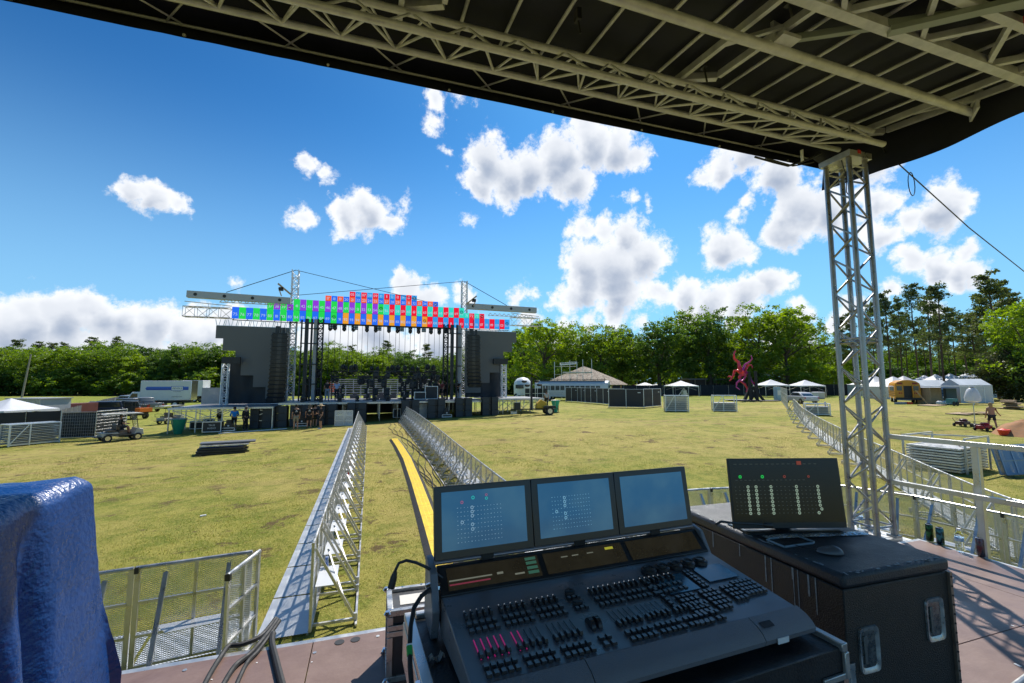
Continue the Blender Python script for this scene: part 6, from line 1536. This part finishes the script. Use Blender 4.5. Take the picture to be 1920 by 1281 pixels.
def person(p,rz,lab,h=1.76,shirt=(.012,.012,.014),legs=(.3,.26,.2),long_=False,shoes=(.03,.03,.03),la=None,ra=None,hair=(.04,.025,.015),hat=None,bare=False,stride=0.,tall=None,bend=0.,logo=False,vest=False,sock=None,longhair=False,sit=False):
    t=thing('person',p,rz,lab,'person'); k=h/1.76
    P=lambda x,y,z:(x*k,y*k,z*k)
    st=stride
    J=[P(0,0,.95),P(0,bend*.3,1.15),P(0,bend*.8,1.40),P(0,bend,1.53),P(0,bend+.02,1.60),  # pelvis,waist,chest,neck,headbase
       P(-.10,0,.90),P(-.11,.03+st,.50),P(-.12,-.0+st*1.3,.09),P(-.13,.15+st*1.3,.035),
       P(.10,0,.90),P(.11,.03-st,.50),P(.12,-.02-st*1.6,.09),P(.13,.13-st*1.6,.035),
       P(-.19,bend*.9,1.42),P(.19,bend*.9,1.42)]
    if sit: J[5:13]=[P(-.10,.02,.92),P(-.13,.42,.96),P(-.13,.50,.52),P(-.13,.63,.48),P(.10,.02,.92),P(.13,.42,.96),P(.13,.50,.52),P(.13,.63,.48)]; la=[(-.27,.10,1.16),(-.20,.36,1.14),(-.18,.42,1.15)]; ra=[(.27,.10,1.16),(.20,.36,1.14),(.18,.42,1.15)]
    la=la or [(-.25,-.02,1.14),(-.24,.10,.90),(-.24,.14,.82)]; ra=ra or [(.25,-.02,1.14),(.24,.10,.90),(.24,.14,.82)]
    J+=[P(*q) for q in la]+[P(*q) for q in ra]
    E=[(0,1),(1,2),(2,3),(3,4),(0,5),(5,6),(6,7),(7,8),(0,9),(9,10),(10,11),(11,12),(2,13),(2,14),(13,15),(15,16),(16,17),(14,18),(18,19),(19,20)]
    Rr=[.145,.135,.15,.055,.055,.085,.058,.043,.04,.085,.058,.043,.04,.055,.055,.04,.028,.034,.04,.028,.034]
    hd=V(P(0,bend+.03,1.655)); n0=len(J)
    J.append(tuple(hd)); E.append((4,n0)); Rr.append(.085); J.append(tuple(hd+V((0,.005,.07*k)))); E.append((n0,n0+1)); Rr.append(.075)
    # nose and fingers keep the figure one surface
    J.append(tuple(hd+V((0,.10*k,.0)))); E.append((n0,n0+2)); Rr.append(.014)
    sk_=skinmesh('body',J,E,[r*k for r in Rr],SKIN,t,2)
    for s_,w in((-1,17),(1,20)):
        a=V(J[w]); b=V(J[w-1]); d=(a-b).normalized(); m=MB()
        x=d.cross(V((0,1,0))).normalized()
        for f in range(4): q=a+x*(f-1.5)*.018*k; m.path([q,q+d*.05*k,q+d*(.085-.006*abs(f-1.5))*k+V((0,.012,0))],[.009*k,.008*k,.006*k],5)
        m.path([a,a+V((-s_*.03,.03,0))*k+d*.03*k],[.010*k,.008*k],5); m.build('fingers',SKIN,t,smooth=True)
    if not bare:
        Q=[J[0],J[1],J[2],tuple(V(J[3])-V((0,0,.04*k))),J[13],J[14]]; Eq=[(0,1),(1,2),(2,3),(2,4),(2,5)]; rq=[.165,.155,.168,.075,.075,.075]
        if not vest: 
            f=1.0 if tall else .62
            a=V(J[13]).lerp(V(J[15]),f); b=V(J[14]).lerp(V(J[18]),f); Q+=[tuple(a),tuple(b)]; Eq+=[(4,6),(5,7)]; rq+=[.062,.062]
            if tall: Q+=[J[16],J[19]]; Eq+=[(6,8),(7,9)]; rq+=[.045,.045]
        skinmesh('shirt',Q,Eq,[r*k for r in rq],cloth('%.2f%.2f%.2f'%shirt,shirt),t,2)
    f=1.0 if long_ else .62
    Q=[J[0],J[5],J[9]]+[tuple(V(J[5]).lerp(V(J[6]),1.0 if long_ else .85)),tuple(V(J[9]).lerp(V(J[10]),1.0 if long_ else .85))]; Eq=[(0,1),(0,2),(1,3),(2,4)]; rq=[.158,.105,.105,.085,.085]
    if long_: Q+=[J[7],J[11]]; Eq+=[(3,5),(4,6)]; rq+=[.062,.062]
    skinmesh('trousers' if long_ else 'shorts',Q,Eq,[r*k for r in rq],cloth('%.2f%.2f%.2f'%legs,legs),t,2)
    for i in(7,11):
        a=V(J[i]); b=V(J[i+1]); m=MB(); m.path([a+V((0,-.03,-.03))*k,a+V((0,.04,-.035))*k,b+V((0,0,.005)),b+V((0,.03,0))],[.05*k,.052*k,.045*k,.03*k],8); m.build('shoe',cloth('%.2f%.2f%.2fs'%shoes,shoes),t,smooth=True)
    m=MB(); m.lathe([(.02,.13),(.07,.115),(.098,.07),(.102,.02),(.09,-.05 if not longhair else -.22),(.07,-.06 if not longhair else -.25)],(hd.x,hd.y-.022,hd.z+.0),14,k,k*1.05)
    m.build('hair',cloth('%.2f%.2f%.2fh'%hair,hair),t,smooth=True)
    m=MB()
    for s_ in(-1,1): m.lathe([(.006,-.006),(.012,0),(.006,.006)],(hd.x+s_*.03*k,hd.y+.088*k,hd.z+.02*k),6)
    m.build('eyes',BLK,t); m=MB()
    for s_ in(-1,1): m.box(hd+V((s_*.098*k,0,0)),(.02,.04,.06)); 
    m.build('ears',SKIN,t); MB().box(hd+V((0,.086*k,-.045*k)),(.04,.01,.01)).build('mouth',mat('lips',(.3,.1,.08),.5),t)
    if hat=='straw': m=MB(); m.lathe([(.25,.055),(.245,.065),(.12,.075),(.11,.17),(.06,.19),(.01,.19)],tuple(hd),20); m.build('straw_hat',mat('straw',(.55,.42,.25),.8,0,.2,30),t,smooth=True)
    if hat=='cap': m=MB(); m.lathe([(.112,.04),(.11,.09),(.07,.14),(.01,.15)],tuple(hd),14); m.box(hd+V((0,.14,.05)),(.13,.12,.015)); m.build('cap',cloth('cap',(.2,.19,.18)),t,smooth=True)
    if logo:
        m=MB(); 
        for x,z,a_ in((0,0,.12),(-.04,-.05,.05),(.04,-.05,.05),(0,.03,.06)): m.box((x*k,(bend*.8-.162)*k,(1.33+z)*k),(a_*k,.006,.03*k))
        m.build('white_print',LOGO,t)
    return t
away=lambda px: -YAW-math.atan((px-960)/FP)*1.0
def stand_at(px,py): return G(px,py)
person(stand_at(554,806),away(554)+.1,'person in a black T-shirt and khaki shorts, seen from behind, hands at sides',1.78,legs=(.30,.26,.19),shoes=(.22,.15,.10),logo=True)
person(stand_at(579,804),away(579),'person in black T-shirt and black shorts between the khaki shorts and the straw hat',1.76,legs=(.012,.012,.014),logo=True,longhair=True,hair=(.12,.10,.08))
person(stand_at(586,802)+V((.1,.4,0)),away(586)-.3,'person in dark clothes half hidden just behind the one in black shorts',1.7,legs=(.02,.02,.02))
person(stand_at(601,805),away(601)+1.9,'person in a wide straw hat, dark shirt, dark skirt and white shoes',1.72,legs=(.015,.018,.03),shoes=(.6,.6,.6),hat='straw',ra=[(.25,.02,1.16),(.18,.28,1.12),(.14,.3,1.2)])
person(stand_at(438,808),away(438)+.1,'person in a bright blue long sleeved shirt and black shorts, seen from behind',1.74,shirt=(.01,.22,.62),tall=True,legs=(.012,.012,.014),la=[(-.25,.05,1.16),(-.2,.25,1.05),(-.16,.3,1.05)],ra=[(.25,.05,1.16),(.2,.25,1.05),(.16,.3,1.05)])
person(stand_at(459,808),away(459)-2.4,'person all in black beneath the left stage wing, right of the one in blue',1.75,tall=True,long_=True,legs=(.012,.012,.014),hat='cap')
person(stand_at(411,802),away(411)+2.2,'person in a black vest bending over cases under the left stage wing',1.7,vest=True,bend=.12,legs=(.02,.02,.03),la=[(-.25,.2,1.25),(-.24,.4,1.15),(-.24,.46,1.1)])
p=GD(1024,50); person(V((p.x,p.y,p.z)),away(1024)+.2,'person in a pale grey T-shirt and black trousers behind the yellow trailer',1.8,shirt=(.45,.45,.48),legs=(.012,.012,.014),long_=True)
p=GD(1849,29.5); person(p,away(1849)+.4,'shirtless person with shaggy blond hair and dark shorts walking by the panel stack',1.78,bare=True,legs=(.03,.03,.035),stride=.12,hair=(.35,.24,.12),longhair=True,ra=[(.30,.06,1.18),(.46,.20,1.0),(.52,.24,.94)])
def onstage(px,d,rz,lab,**k): p=PY(px,745,d); person(V((p.x,d,SZ+.01)),rz,lab,**k)
onstage(613,41.5,.3,'person in a black T-shirt and light jeans standing left on the stage',legs=(.25,.30,.36),long_=True,h=1.8)
onstage(631,41.2,-.2,'person in a pale blue T-shirt and dark trousers on the stage',shirt=(.32,.42,.62),legs=(.02,.02,.03),long_=True)
onstage(822,41.5,1.,'person in a black shirt among the crew by the right mast, leftmost',legs=(.2,.16,.13))
onstage(829,41.0,2.,'person in a dark red shirt among the crew by the right mast',shirt=(.2,.03,.03),legs=(.02,.02,.02))
onstage(836,42,.5,'person in black trousers among the crew by the right mast, rightmost',legs=(.02,.02,.02),long_=True)
onstage(858,41.5,2.6,'person in black with folded arms standing between the right mast and tower',legs=(.02,.02,.02),la=[(-.26,.02,1.18),(-.05,.2,1.18),(.02,.2,1.2)],ra=[(.26,.02,1.18),(.05,.22,1.2),(-.02,.22,1.2)])
p=GD(1545,80); person(p,0,'tiny person standing by the black fence near the white car tent',legs=(.1,.1,.1)); 
p=gc.location; a_=gc.rotation_euler[2]; person(V((p.x+.0*math.cos(a_)-.25*math.sin(a_),p.y+.0*math.sin(a_)+.25*math.cos(a_),p.z-.02)),a_-PI/2,'dark haired driver sitting in the golf cart by the wire fence',h=1.6,legs=(.05,.05,.06),sit=True)
# ============================================================ SMALL THINGS ON THE FIELD
NET=mat('green_netting',(.01,.24,.14),.6,0,.3,8)
def bin_(px,py,lab,top_,bot,h,c):
    p=G(px,py); t=thing('mesh_bin',p,0,lab,'waste bin'); m=MB(); 
    m.grid(lambda u,v:((bot+(top_-bot)*v)*math.cos(u*6.2832)*(1+.06*math.sin(u*19)),(bot+(top_-bot)*v)*math.sin(u*6.2832)*(1+.06*math.sin(u*19)),h*v),24,6); m.build('green_bag',c,t,smooth=True); m=MB(); m.path([(top_*math.cos(a*.5236),top_*math.sin(a*.5236),h) for a in range(13)],.025,5)
    for a in range(3): m.tube((bot*.8*math.cos(a*2.1),bot*.8*math.sin(a*2.1),0),(top_*math.cos(a*2.1),top_*math.sin(a*2.1),h),.02,5)
    m.build('hoop_frame',ALU,t)
bin_(333,814,'green mesh waste bin between the two golf carts',.50,.22,1.05,NET); bin_(1042,773,'teal green mesh waste bin right of the yellow trailer',.42,.14,1.1,mat('teal_netting',(.02,.38,.28),.6,0,.3,8))
# pile of decking on the grass
p=G(417,850); t=thing('decking_pile',p,.12,'low pile of black and silver stage decks lying on the grass before the left wing','stage deck pile')
for i,(x,y,z,a,b,c,rz,mt_) in enumerate(((0,0,.07,2.0,1.1,.08,0,BLK),(.03,.02,.17,2.05,1.1,.07,.02,BLKM),(0,.05,.27,1.9,1.0,.09,-.03,BLK),(.1,.1,.41,2.0,.9,.05,.03,ALU),(.2,.3,.50,2.3,.7,.06,.06,mat('deck_board_grey',(.14,.14,.15),.5)))): MB().box((x,y,z),(a,b,c),rz).build('deck',mt_,t)
m=MB()
for x in(-.8,0,.8): m.box((x,0,.0),(.08,1.0,.09))
m.build('bearer',WOOD,t); m=MB(); m.tube((-.9,-.3,.36),(.9,-.25,.36),.03,6); m.tube((-.8,.1,.37),(.95,.2,.37),.03,6); m.build('blue_pipe',mat('blue_pipe',(.03,.08,.3),.5),t)
a,b=G(410,814),G(538,805); prop(MB().bar(a+V((0,0,.05)),b+V((0,0,.05)),.12,.05).build('white_beam',WHT),'long white beam lying on the grass in front of the left stage wing','beam')
p=G(381,968); prop(MB().box(p+V((0,0,.015)),(.13,.05,.03),.4).build('litter',WHT),'small white piece of litter on the open grass','litter')
# stacks of barrier panels in steel frames
def stack(px,py,w_,h,n,d,lab,rz=None,top=None,cover=False):
    p=G(px,py); t=thing('panel_stack',p,FACE if rz is None else rz,lab,'panel stack','') if 0 else thing('panel_stack',p,away(px)+(.15 if rz is None else rz),lab,'panel stack')
    for i in range(n): z=.12+i*(h*(top or .95))/n; MB().bb(-w_/2+.04,w_/2-.04,-d/2,d/2,z,z+(h*(top or .95))/n*.5).build('stacked_panel',[GRYP,ALU][i%2],t)
    m=MB()
    for i in(-1,1):
        for j in(-1,1): m.bar((i*w_/2,j*d/2,0),(i*w_/2,j*d/2,h),.07)
        m.bar((i*w_/2,-d/2,h),(i*w_/2,d/2,h),.06)
    for z in(.08,h): m.bar((-w_/2,-d/2,z),(w_/2,-d/2,z),.06); m.bar((-w_/2,d/2,z),(w_/2,d/2,z),.06)
    m.bar((-w_/2,-d/2-.02,.1),(-w_/2+.8,-d/2-.02,h),.05); m.bar((-w_/2+.85,-d/2-.02,0),(-w_/2+.85,-d/2-.02,h),.06); m.build('frame',ALW,t); return t
stack(1268,771,2.0,1.45,14,1.2,'full stack of grey panels in a frame on the grass, left of two small stacks')
stack(1358,771,1.95,1.45,7,1.2,'half full panel frame on the grass left of the sculpture base',None,.5)
stack(1532,778,1.7,.95,7,1.1,'low stack of grey panels beyond the curved barricade',None,.7)
stack(56,833,2.2,1.25,12,1.1,'stack of silver panels in front of the black fence at the far left',.35)
p=GZ(1812,858,.55); t=thing('panel_stack',V((p.x-.1,p.y+.6,gz(p.x,p.y))),R(8),'big stack of barricade panels in an open frame, right of the guard rail','panel stack')
for i in range(9): MB().bb(-1.1+.02*(i%3),1.3,-.8,.8,.06+i*.10,.125+i*.10).build('stacked_panel',ALW if i%2 else ALU,t)
m=MB()
for y,hh in((-.85,1.28),(.85,1.28)):
    for x in(-.75 if y<0 else -1.15,1.35): m.bar((x,y,0),(x,y,hh),.06)
    m.bar((-.75 if y<0 else -1.15,y,hh),(1.35,y,hh),.06)
m.bar((1.35,-.85,1.25),(.3,.85,1.25),.05); m.bar((-.75,-.85,1.25),(.1,-.4,.95),.05); m.build('frame',ALU,t)
BM=meshmat('blue_mesh',(.16,.26,.42),24,.62,.3,.5); BF=mat('blue_grey_frame',(.22,.32,.46),.45,.4)
for k in range(2):
    t=thing('mesh_barrier',V((p.x+.2+.16*k,p.y-.5-.10*k,gz(p.x,p.y)+.02)),R(-3-4*k),'blue grey mesh panel leaning on the big stack, %s'%('in front' if k else 'behind another'),'mesh panel'); m=MB(); W2=2.35; ti=.35; hh=1.0
    F_=lambda x,z:(x,z*ti*.6-.35,z)
    for x in(0,.58,1.17,1.76,W2): m.bar(F_(x,.02),F_(x,hh),.04)
    for z in(.02,.5,hh): m.bar(F_(0,z),F_(W2,z),.04)
    m.build('frame',BF,t); MB().add([F_(0,.02),F_(W2,.02),F_(W2,hh),F_(0,hh)],[(0,1,2,3)]).build('mesh_panel',BM,t)
# light trailer in front of the right wing
p=G(1004,778); t=thing('lighting_trailer',p,FACE+R(8),'yellow engine light tower trailer with black mast and folded lamps','trailer')
m=MB(); m.bb(-.1,1.6,-.5,.5,.45,.55); m.bar((-2.2,0,.48),(-.1,0,.5),.1); m.bar((1.6,0,.5),(2.1,0,.5),.06); m.bar((2.05,-.3,.2),(2.05,.3,.2),.05); m.bar((2.05,0,.2),(2.05,0,.8),.06);m.bar((-1.3,0,0),(-1.3,0,.5),.06); m.build('chassis',BLKM,t)
m=MB(); m.prism([(.0,.56),(.1,1.0),(.45,1.35),(.9,1.1),(1.1,.56)],1,-.35,.35); m.build('engine_cover',mat('machine_yellow',(.6,.36,.02),.5,0,.3,5),t,bevel=.05); MB().prism([(.55,.62),(.7,.82),(1.6,.82),(1.75,.6)],1,-.75,-.5).build('mudguard',BLKM,t)
wheels(t,[(1.15,-.65),(1.15,.65)],.36,.2); m=MB(); m.bar((-.35,0,.4),(-.35,0,3.3),.16); m.build('mast',BLK,t)
for x,z in((-1.0,2.9),(-.75,2.55),(.1,2.9),(.35,2.6)): m=MB(); m.lathe([(.10,-.1),(.22,-.05),(.24,.06),(.2,.1)],(x,-.1,z),10); m.build('flood_lamp',BLK,t)
m=MB(); m.bb(-1.9,-1.4,-.4,.4,.5,1.1); m.build('winch_box',BLKM,t); MB().box((-1.95,0,.2),(.5,.3,.2)).build('hitch',ALU,t)
# red sculpture
p=G(1408,752); t=thing('metal_sculpture',p,FACE-.3,'red and magenta sculpture of curling tentacle limbs on black timber trestles','sculpture'); RS=mat('sculpture_red',(.78,.04,.035),.3,.2,.3,.6,col2=(.50,.04,.16)); PS=mat('sculpture_pink',(.50,.06,.30),.35,.2,.2,2)
s=62/820
def L3(pts,y=0): return [((x-1408)*s,y+.4*math.sin(i),(754-z)*s) for i,(x,z) in enumerate(pts)]
for pts,mt_,r0 in (([(1395,703),(1392,690),(1391,680),(1383,673),(1382,664),(1385,658)],RS,.42),([(1395,700),(1399,692),(1402,685),(1409,680),(1413,674),(1411,668)],PS,.30),([(1395,704),(1388,696),(1383,697),(1380,706),(1375,713),(1372,716)],RS,.32),([(1377,709),(1373,707),(1371,709)],RS,.18),([(1400,700),(1404,692),(1408,686),(1412,686),(1413,692)],RS,.26),([(1395,703),(1391,710),(1393,716),(1399,722),(1402,730),(1400,737)],RS,.34),([(1392,714),(1386,720),(1385,728),(1390,733)],PS,.22),([(1400,700),(1402,707),(1398,714),(1393,716)],PS,.30),([(1402,700),(1408,703),(1410,713),(1414,722),(1418,728)],PS,.30),([(1414,720),(1418,722),(1420,720)],RS,.18)):
    Q=L3(pts); n=len(Q); MB().path(Q,[r0*.72*(1-.72*i/(n-1)) for i in range(n)],9).build('tentacle',mt_,t,smooth=True)
MB().lathe([(.1,-.4),(.35,-.2),(.4,.2),(.15,.45)],((1396-1408)*s,0,(754-702)*s),12).build('sculpture_core',RS,t,smooth=True)
m=MB(); TB_=mat('trestle_black',(.025,.022,.02),.7,0,.3,4)
for x0_,x1_,z1 in((1396,1408,26),(1430,1412,26),(1405,1418,20),(1420,1406,24),(1407,1407,56),(1418,1418,56)): m.bar(((x0_-1408)*s,-.3,0),((x1_-1408)*s,0,z1*s),.35)
m.build('timber_trestle',TB_,t); MB().lathe([(2.2,0),(2.2,.12)],(.3,0,.02),24,1.5,1).build('base_plate',TB_,t)
MB().bb(-3.4,-.3,-.9,.9,.12,.2).build('top_sheet',mat('grey_board',(.35,.34,.32),.7),t)
# balloon light, mower, sand, pallets, bin
p=GD(1817,30); t=thing('balloon_light',p,0,'translucent white balloon work light on a thin stand','work light'); MB().lathe([(.10,2.75),(.24,2.65),(.34,2.4),(.42,2.1),(.40,1.85),(.22,1.75),(.04,1.8)],n=16).build('balloon',mat('balloon_skin',(.75,.74,.78),.4,alpha=.75),t,smooth=True); MB().lathe([(.12,2.74),(.14,2.78),(.12,2.83)],n=12).tube((0,0,.3),(0,0,1.75),.025,6).build('stand',ALU,t); m=MB(); m.box((0,0,.22),(.5,.35,.2)); m.disc((-.3,-.15,.16),.16,.06); m.disc((.3,-.15,.16),.16,.06); m.build('wheeled_base',BLK,t)
for px,d,lab,c in((1833,29,'red push mower standing beside the balloon light',(.35,.02,.03)),(1794,31,'dark maroon generator on wheels left of the balloon light',(.08,.02,.025))):
    p=GD(px,d); t=thing('mower',p,0,lab,'machine'); m=MB(); m.box((0,0,.25),(.8,.5,.22)); m.lathe([(.2,.0),(.24,.1),(.15,.18)],(.1,0,.35),10); m.build('housing',mat('red_m%.2f'%c[0],c,.4,0,.2,6),t,bevel=.03); m=MB()
    for x in(-.35,.35):
        for y in(-.3,.3): m.disc((x,y,.12),.12,.07)
    m.path([(-.4,-.2,.3),(-.7,-.2,.6),(-.7,.2,.6),(-.4,.2,.3)],.015,5); m.build('wheel',TYR,t)
p=GD(1868,27); prop(MB().lathe([(.18,0),(.26,.3),(.28,.34),(.2,.36),(.05,.42)],p,10).box(p+V((.15,-.1,.3)),(.5,.25,.12),.3).build('orange_bucket',mat('bright_red_plastic',(.75,.05,.02),.45)),'bright red plastic bucket and fabric at the foot of the dirt mound','bucket')
p=GD(1915,27.5); mb=MB(); mb.grid(lambda u,v:(p.x+2.4*(1-v)*math.cos(u*6.2832)*(1+.15*noise.noise(V((u*5,v,0)))),p.y+1.6*(1-v)*math.sin(u*6.2832),p.z-.05+1.0*(1-(1-v)**1.6)+.13*noise.noise(V((math.cos(u*6.28)*2,math.sin(u*6.28)*2,v*4)))),40,14)
prop(mb.build('dirt_mound',mat('red_dirt',(.36,.18,.08),.95,0,.25,5,.6,14),smooth=True),'mound of orange brown dirt at the right picture edge','mound')
p=GD(1890,46); t=thing('timber_pile',p,.3,'stacked pile of old pallets and timber in front of the cedar bush','timber pile')
for i in range(9): MB().box((rt.uniform(-.7,.7),rt.uniform(-.3,.3),.08+i*.095),(2.9-i*.15,1.2-.03*i,.055),rt.uniform(-.12,.12)).build('timber_board',WOOD,t)
p=GD(1454,64); t=thing('white_cooler',p,0,'slim pale blue upright box beside the wire panels','box'); MB().bb(-.4,.4,-.3,.3,0,2.0).build('body',mat('pale_blue',(.35,.5,.6),.5),t,bevel=.03); MB().bb(-.3,.3,-.32,-.302,.8,1.5).build('panel',WHT,t)
p=GD(1530,72); prop(MB().bb(p.x-.8,p.x+.8,p.y-.6,p.y+.6,p.z,p.z+1.1).build('water_tank',CAN,bevel=.1),'white square tank under the popup tent right of the white car','tank')
p=GD(1502,40); prop(MB().box(p+V((-.3,-2.2,.75)),(.9,.05,.5),.6).build('blue_sign',mat('sign_blue',(.01,.10,.5),.5)),'small blue sign hung on the far end of the curved barricade','sign')
# things seen far behind the black fence
for px,d,sx,sz_,c,lab in ((1208,112,6,3.2,CAN,'white tent roof glimpsed behind the trees right of the hut'),(1188,104,3.6,2.6,mat('red_tent',(.55,.06,.08),.6),'small red parasol tent behind the black fence'),(1228,108,4.0,2.8,CAN,'white canopy right of the red parasol behind the fence')):
    p=GD(px,d); t=thing('far_tent',p,FACE,lab,'tent'); MB().grid(lambda u,v:(sx/2*(1-v)*math.copysign(min(1,abs(math.cos(u*6.2832))*1.4),math.cos(u*6.2832)),sx/2*(1-v)*math.copysign(min(1,abs(math.sin(u*6.2832))*1.4),math.sin(u*6.2832)),sz_*.62+sz_*.38*v),16,4).build('canopy',c,t); m=MB()
    for i in(-1,1): m.bar((i*sx*.45,-sx*.45,0),(i*sx*.45,-sx*.45,sz_*.62),.08)
    m.build('leg',ALW,t)
p=GD(1370,105); t=thing('timber_building',p,FACE,'low brown timber building behind the fence left of the sculpture','building'); MB().bb(-10,8,0,6,0,3.6).build('wall',mat('brown_wall',(.10,.07,.05),.8,0,.3,1),t); MB().bb(-10.5,8.5,-.6,6.5,3.6,3.9).build('roof',mat('tin_roof',(.22,.21,.2),.5,0,.15,1),t); m=MB()
for i in range(7): m.bb(-9+i*2.5,-8.8+i*2.5,-.5,-.3,0,3.6)
m.build('porch_post',WOOD,t); MB().bb(-6,-3.5,-.05,-.0,.9,2.2).bb(-1,2,-.05,0,.9,2.2).build('painted_lit_opening',PLY,t)  # solid pale slabs on the wall; brightness of lit openings put into their colour
p=GD(1438,100); t=thing('grey_hall',p,FACE,'dark grey hall with a sloped white roof edge behind the tents','building'); MB().prism([(-5,0),(8,0),(8,2.6),(-5,5.4)],1,0,5).build('wall',mat('grey_hall_wall',(.10,.11,.12),.6),t); MB().prism([(-5.2,5.42),(8.2,2.62),(8.2,2.9),(-5.2,5.7)],1,-.3,5.3).build('roof',WHT,t)
for px,c in((1560,(.5,.5,.52)),(1575,(.2,.05,.04)),(1595,(.3,.33,.36))): car('parked_car','suv',c,'parked car partly visible over the black fence, %s'%{1560:'white one',1575:'dark red one',1595:'grey one'}[px],GD(px,112),.6,'car')
for px in (995,1005,1015): p=GD(px,62); t=thing('cable_reel_rack',p,FACE,'black and silver equipment rack behind the right stage wing, %s'%{995:'left',1005:'middle',1015:'right'}[px],'equipment rack'); MB().bb(-.8,.8,-.4,.4,.3,1.9).build('body',BLKM,t); MB().bar((-.9,-.45,0),(-.9,-.45,2.4),.06).bar((.9,-.45,0),(.9,-.45,2.4),.06).bar((-.9,-.45,2.4),(.9,-.45,2.4),.06).bar((-.9,-.45,1.2),(.9,-.45,1.2),.06).build('frame',ALW,t)
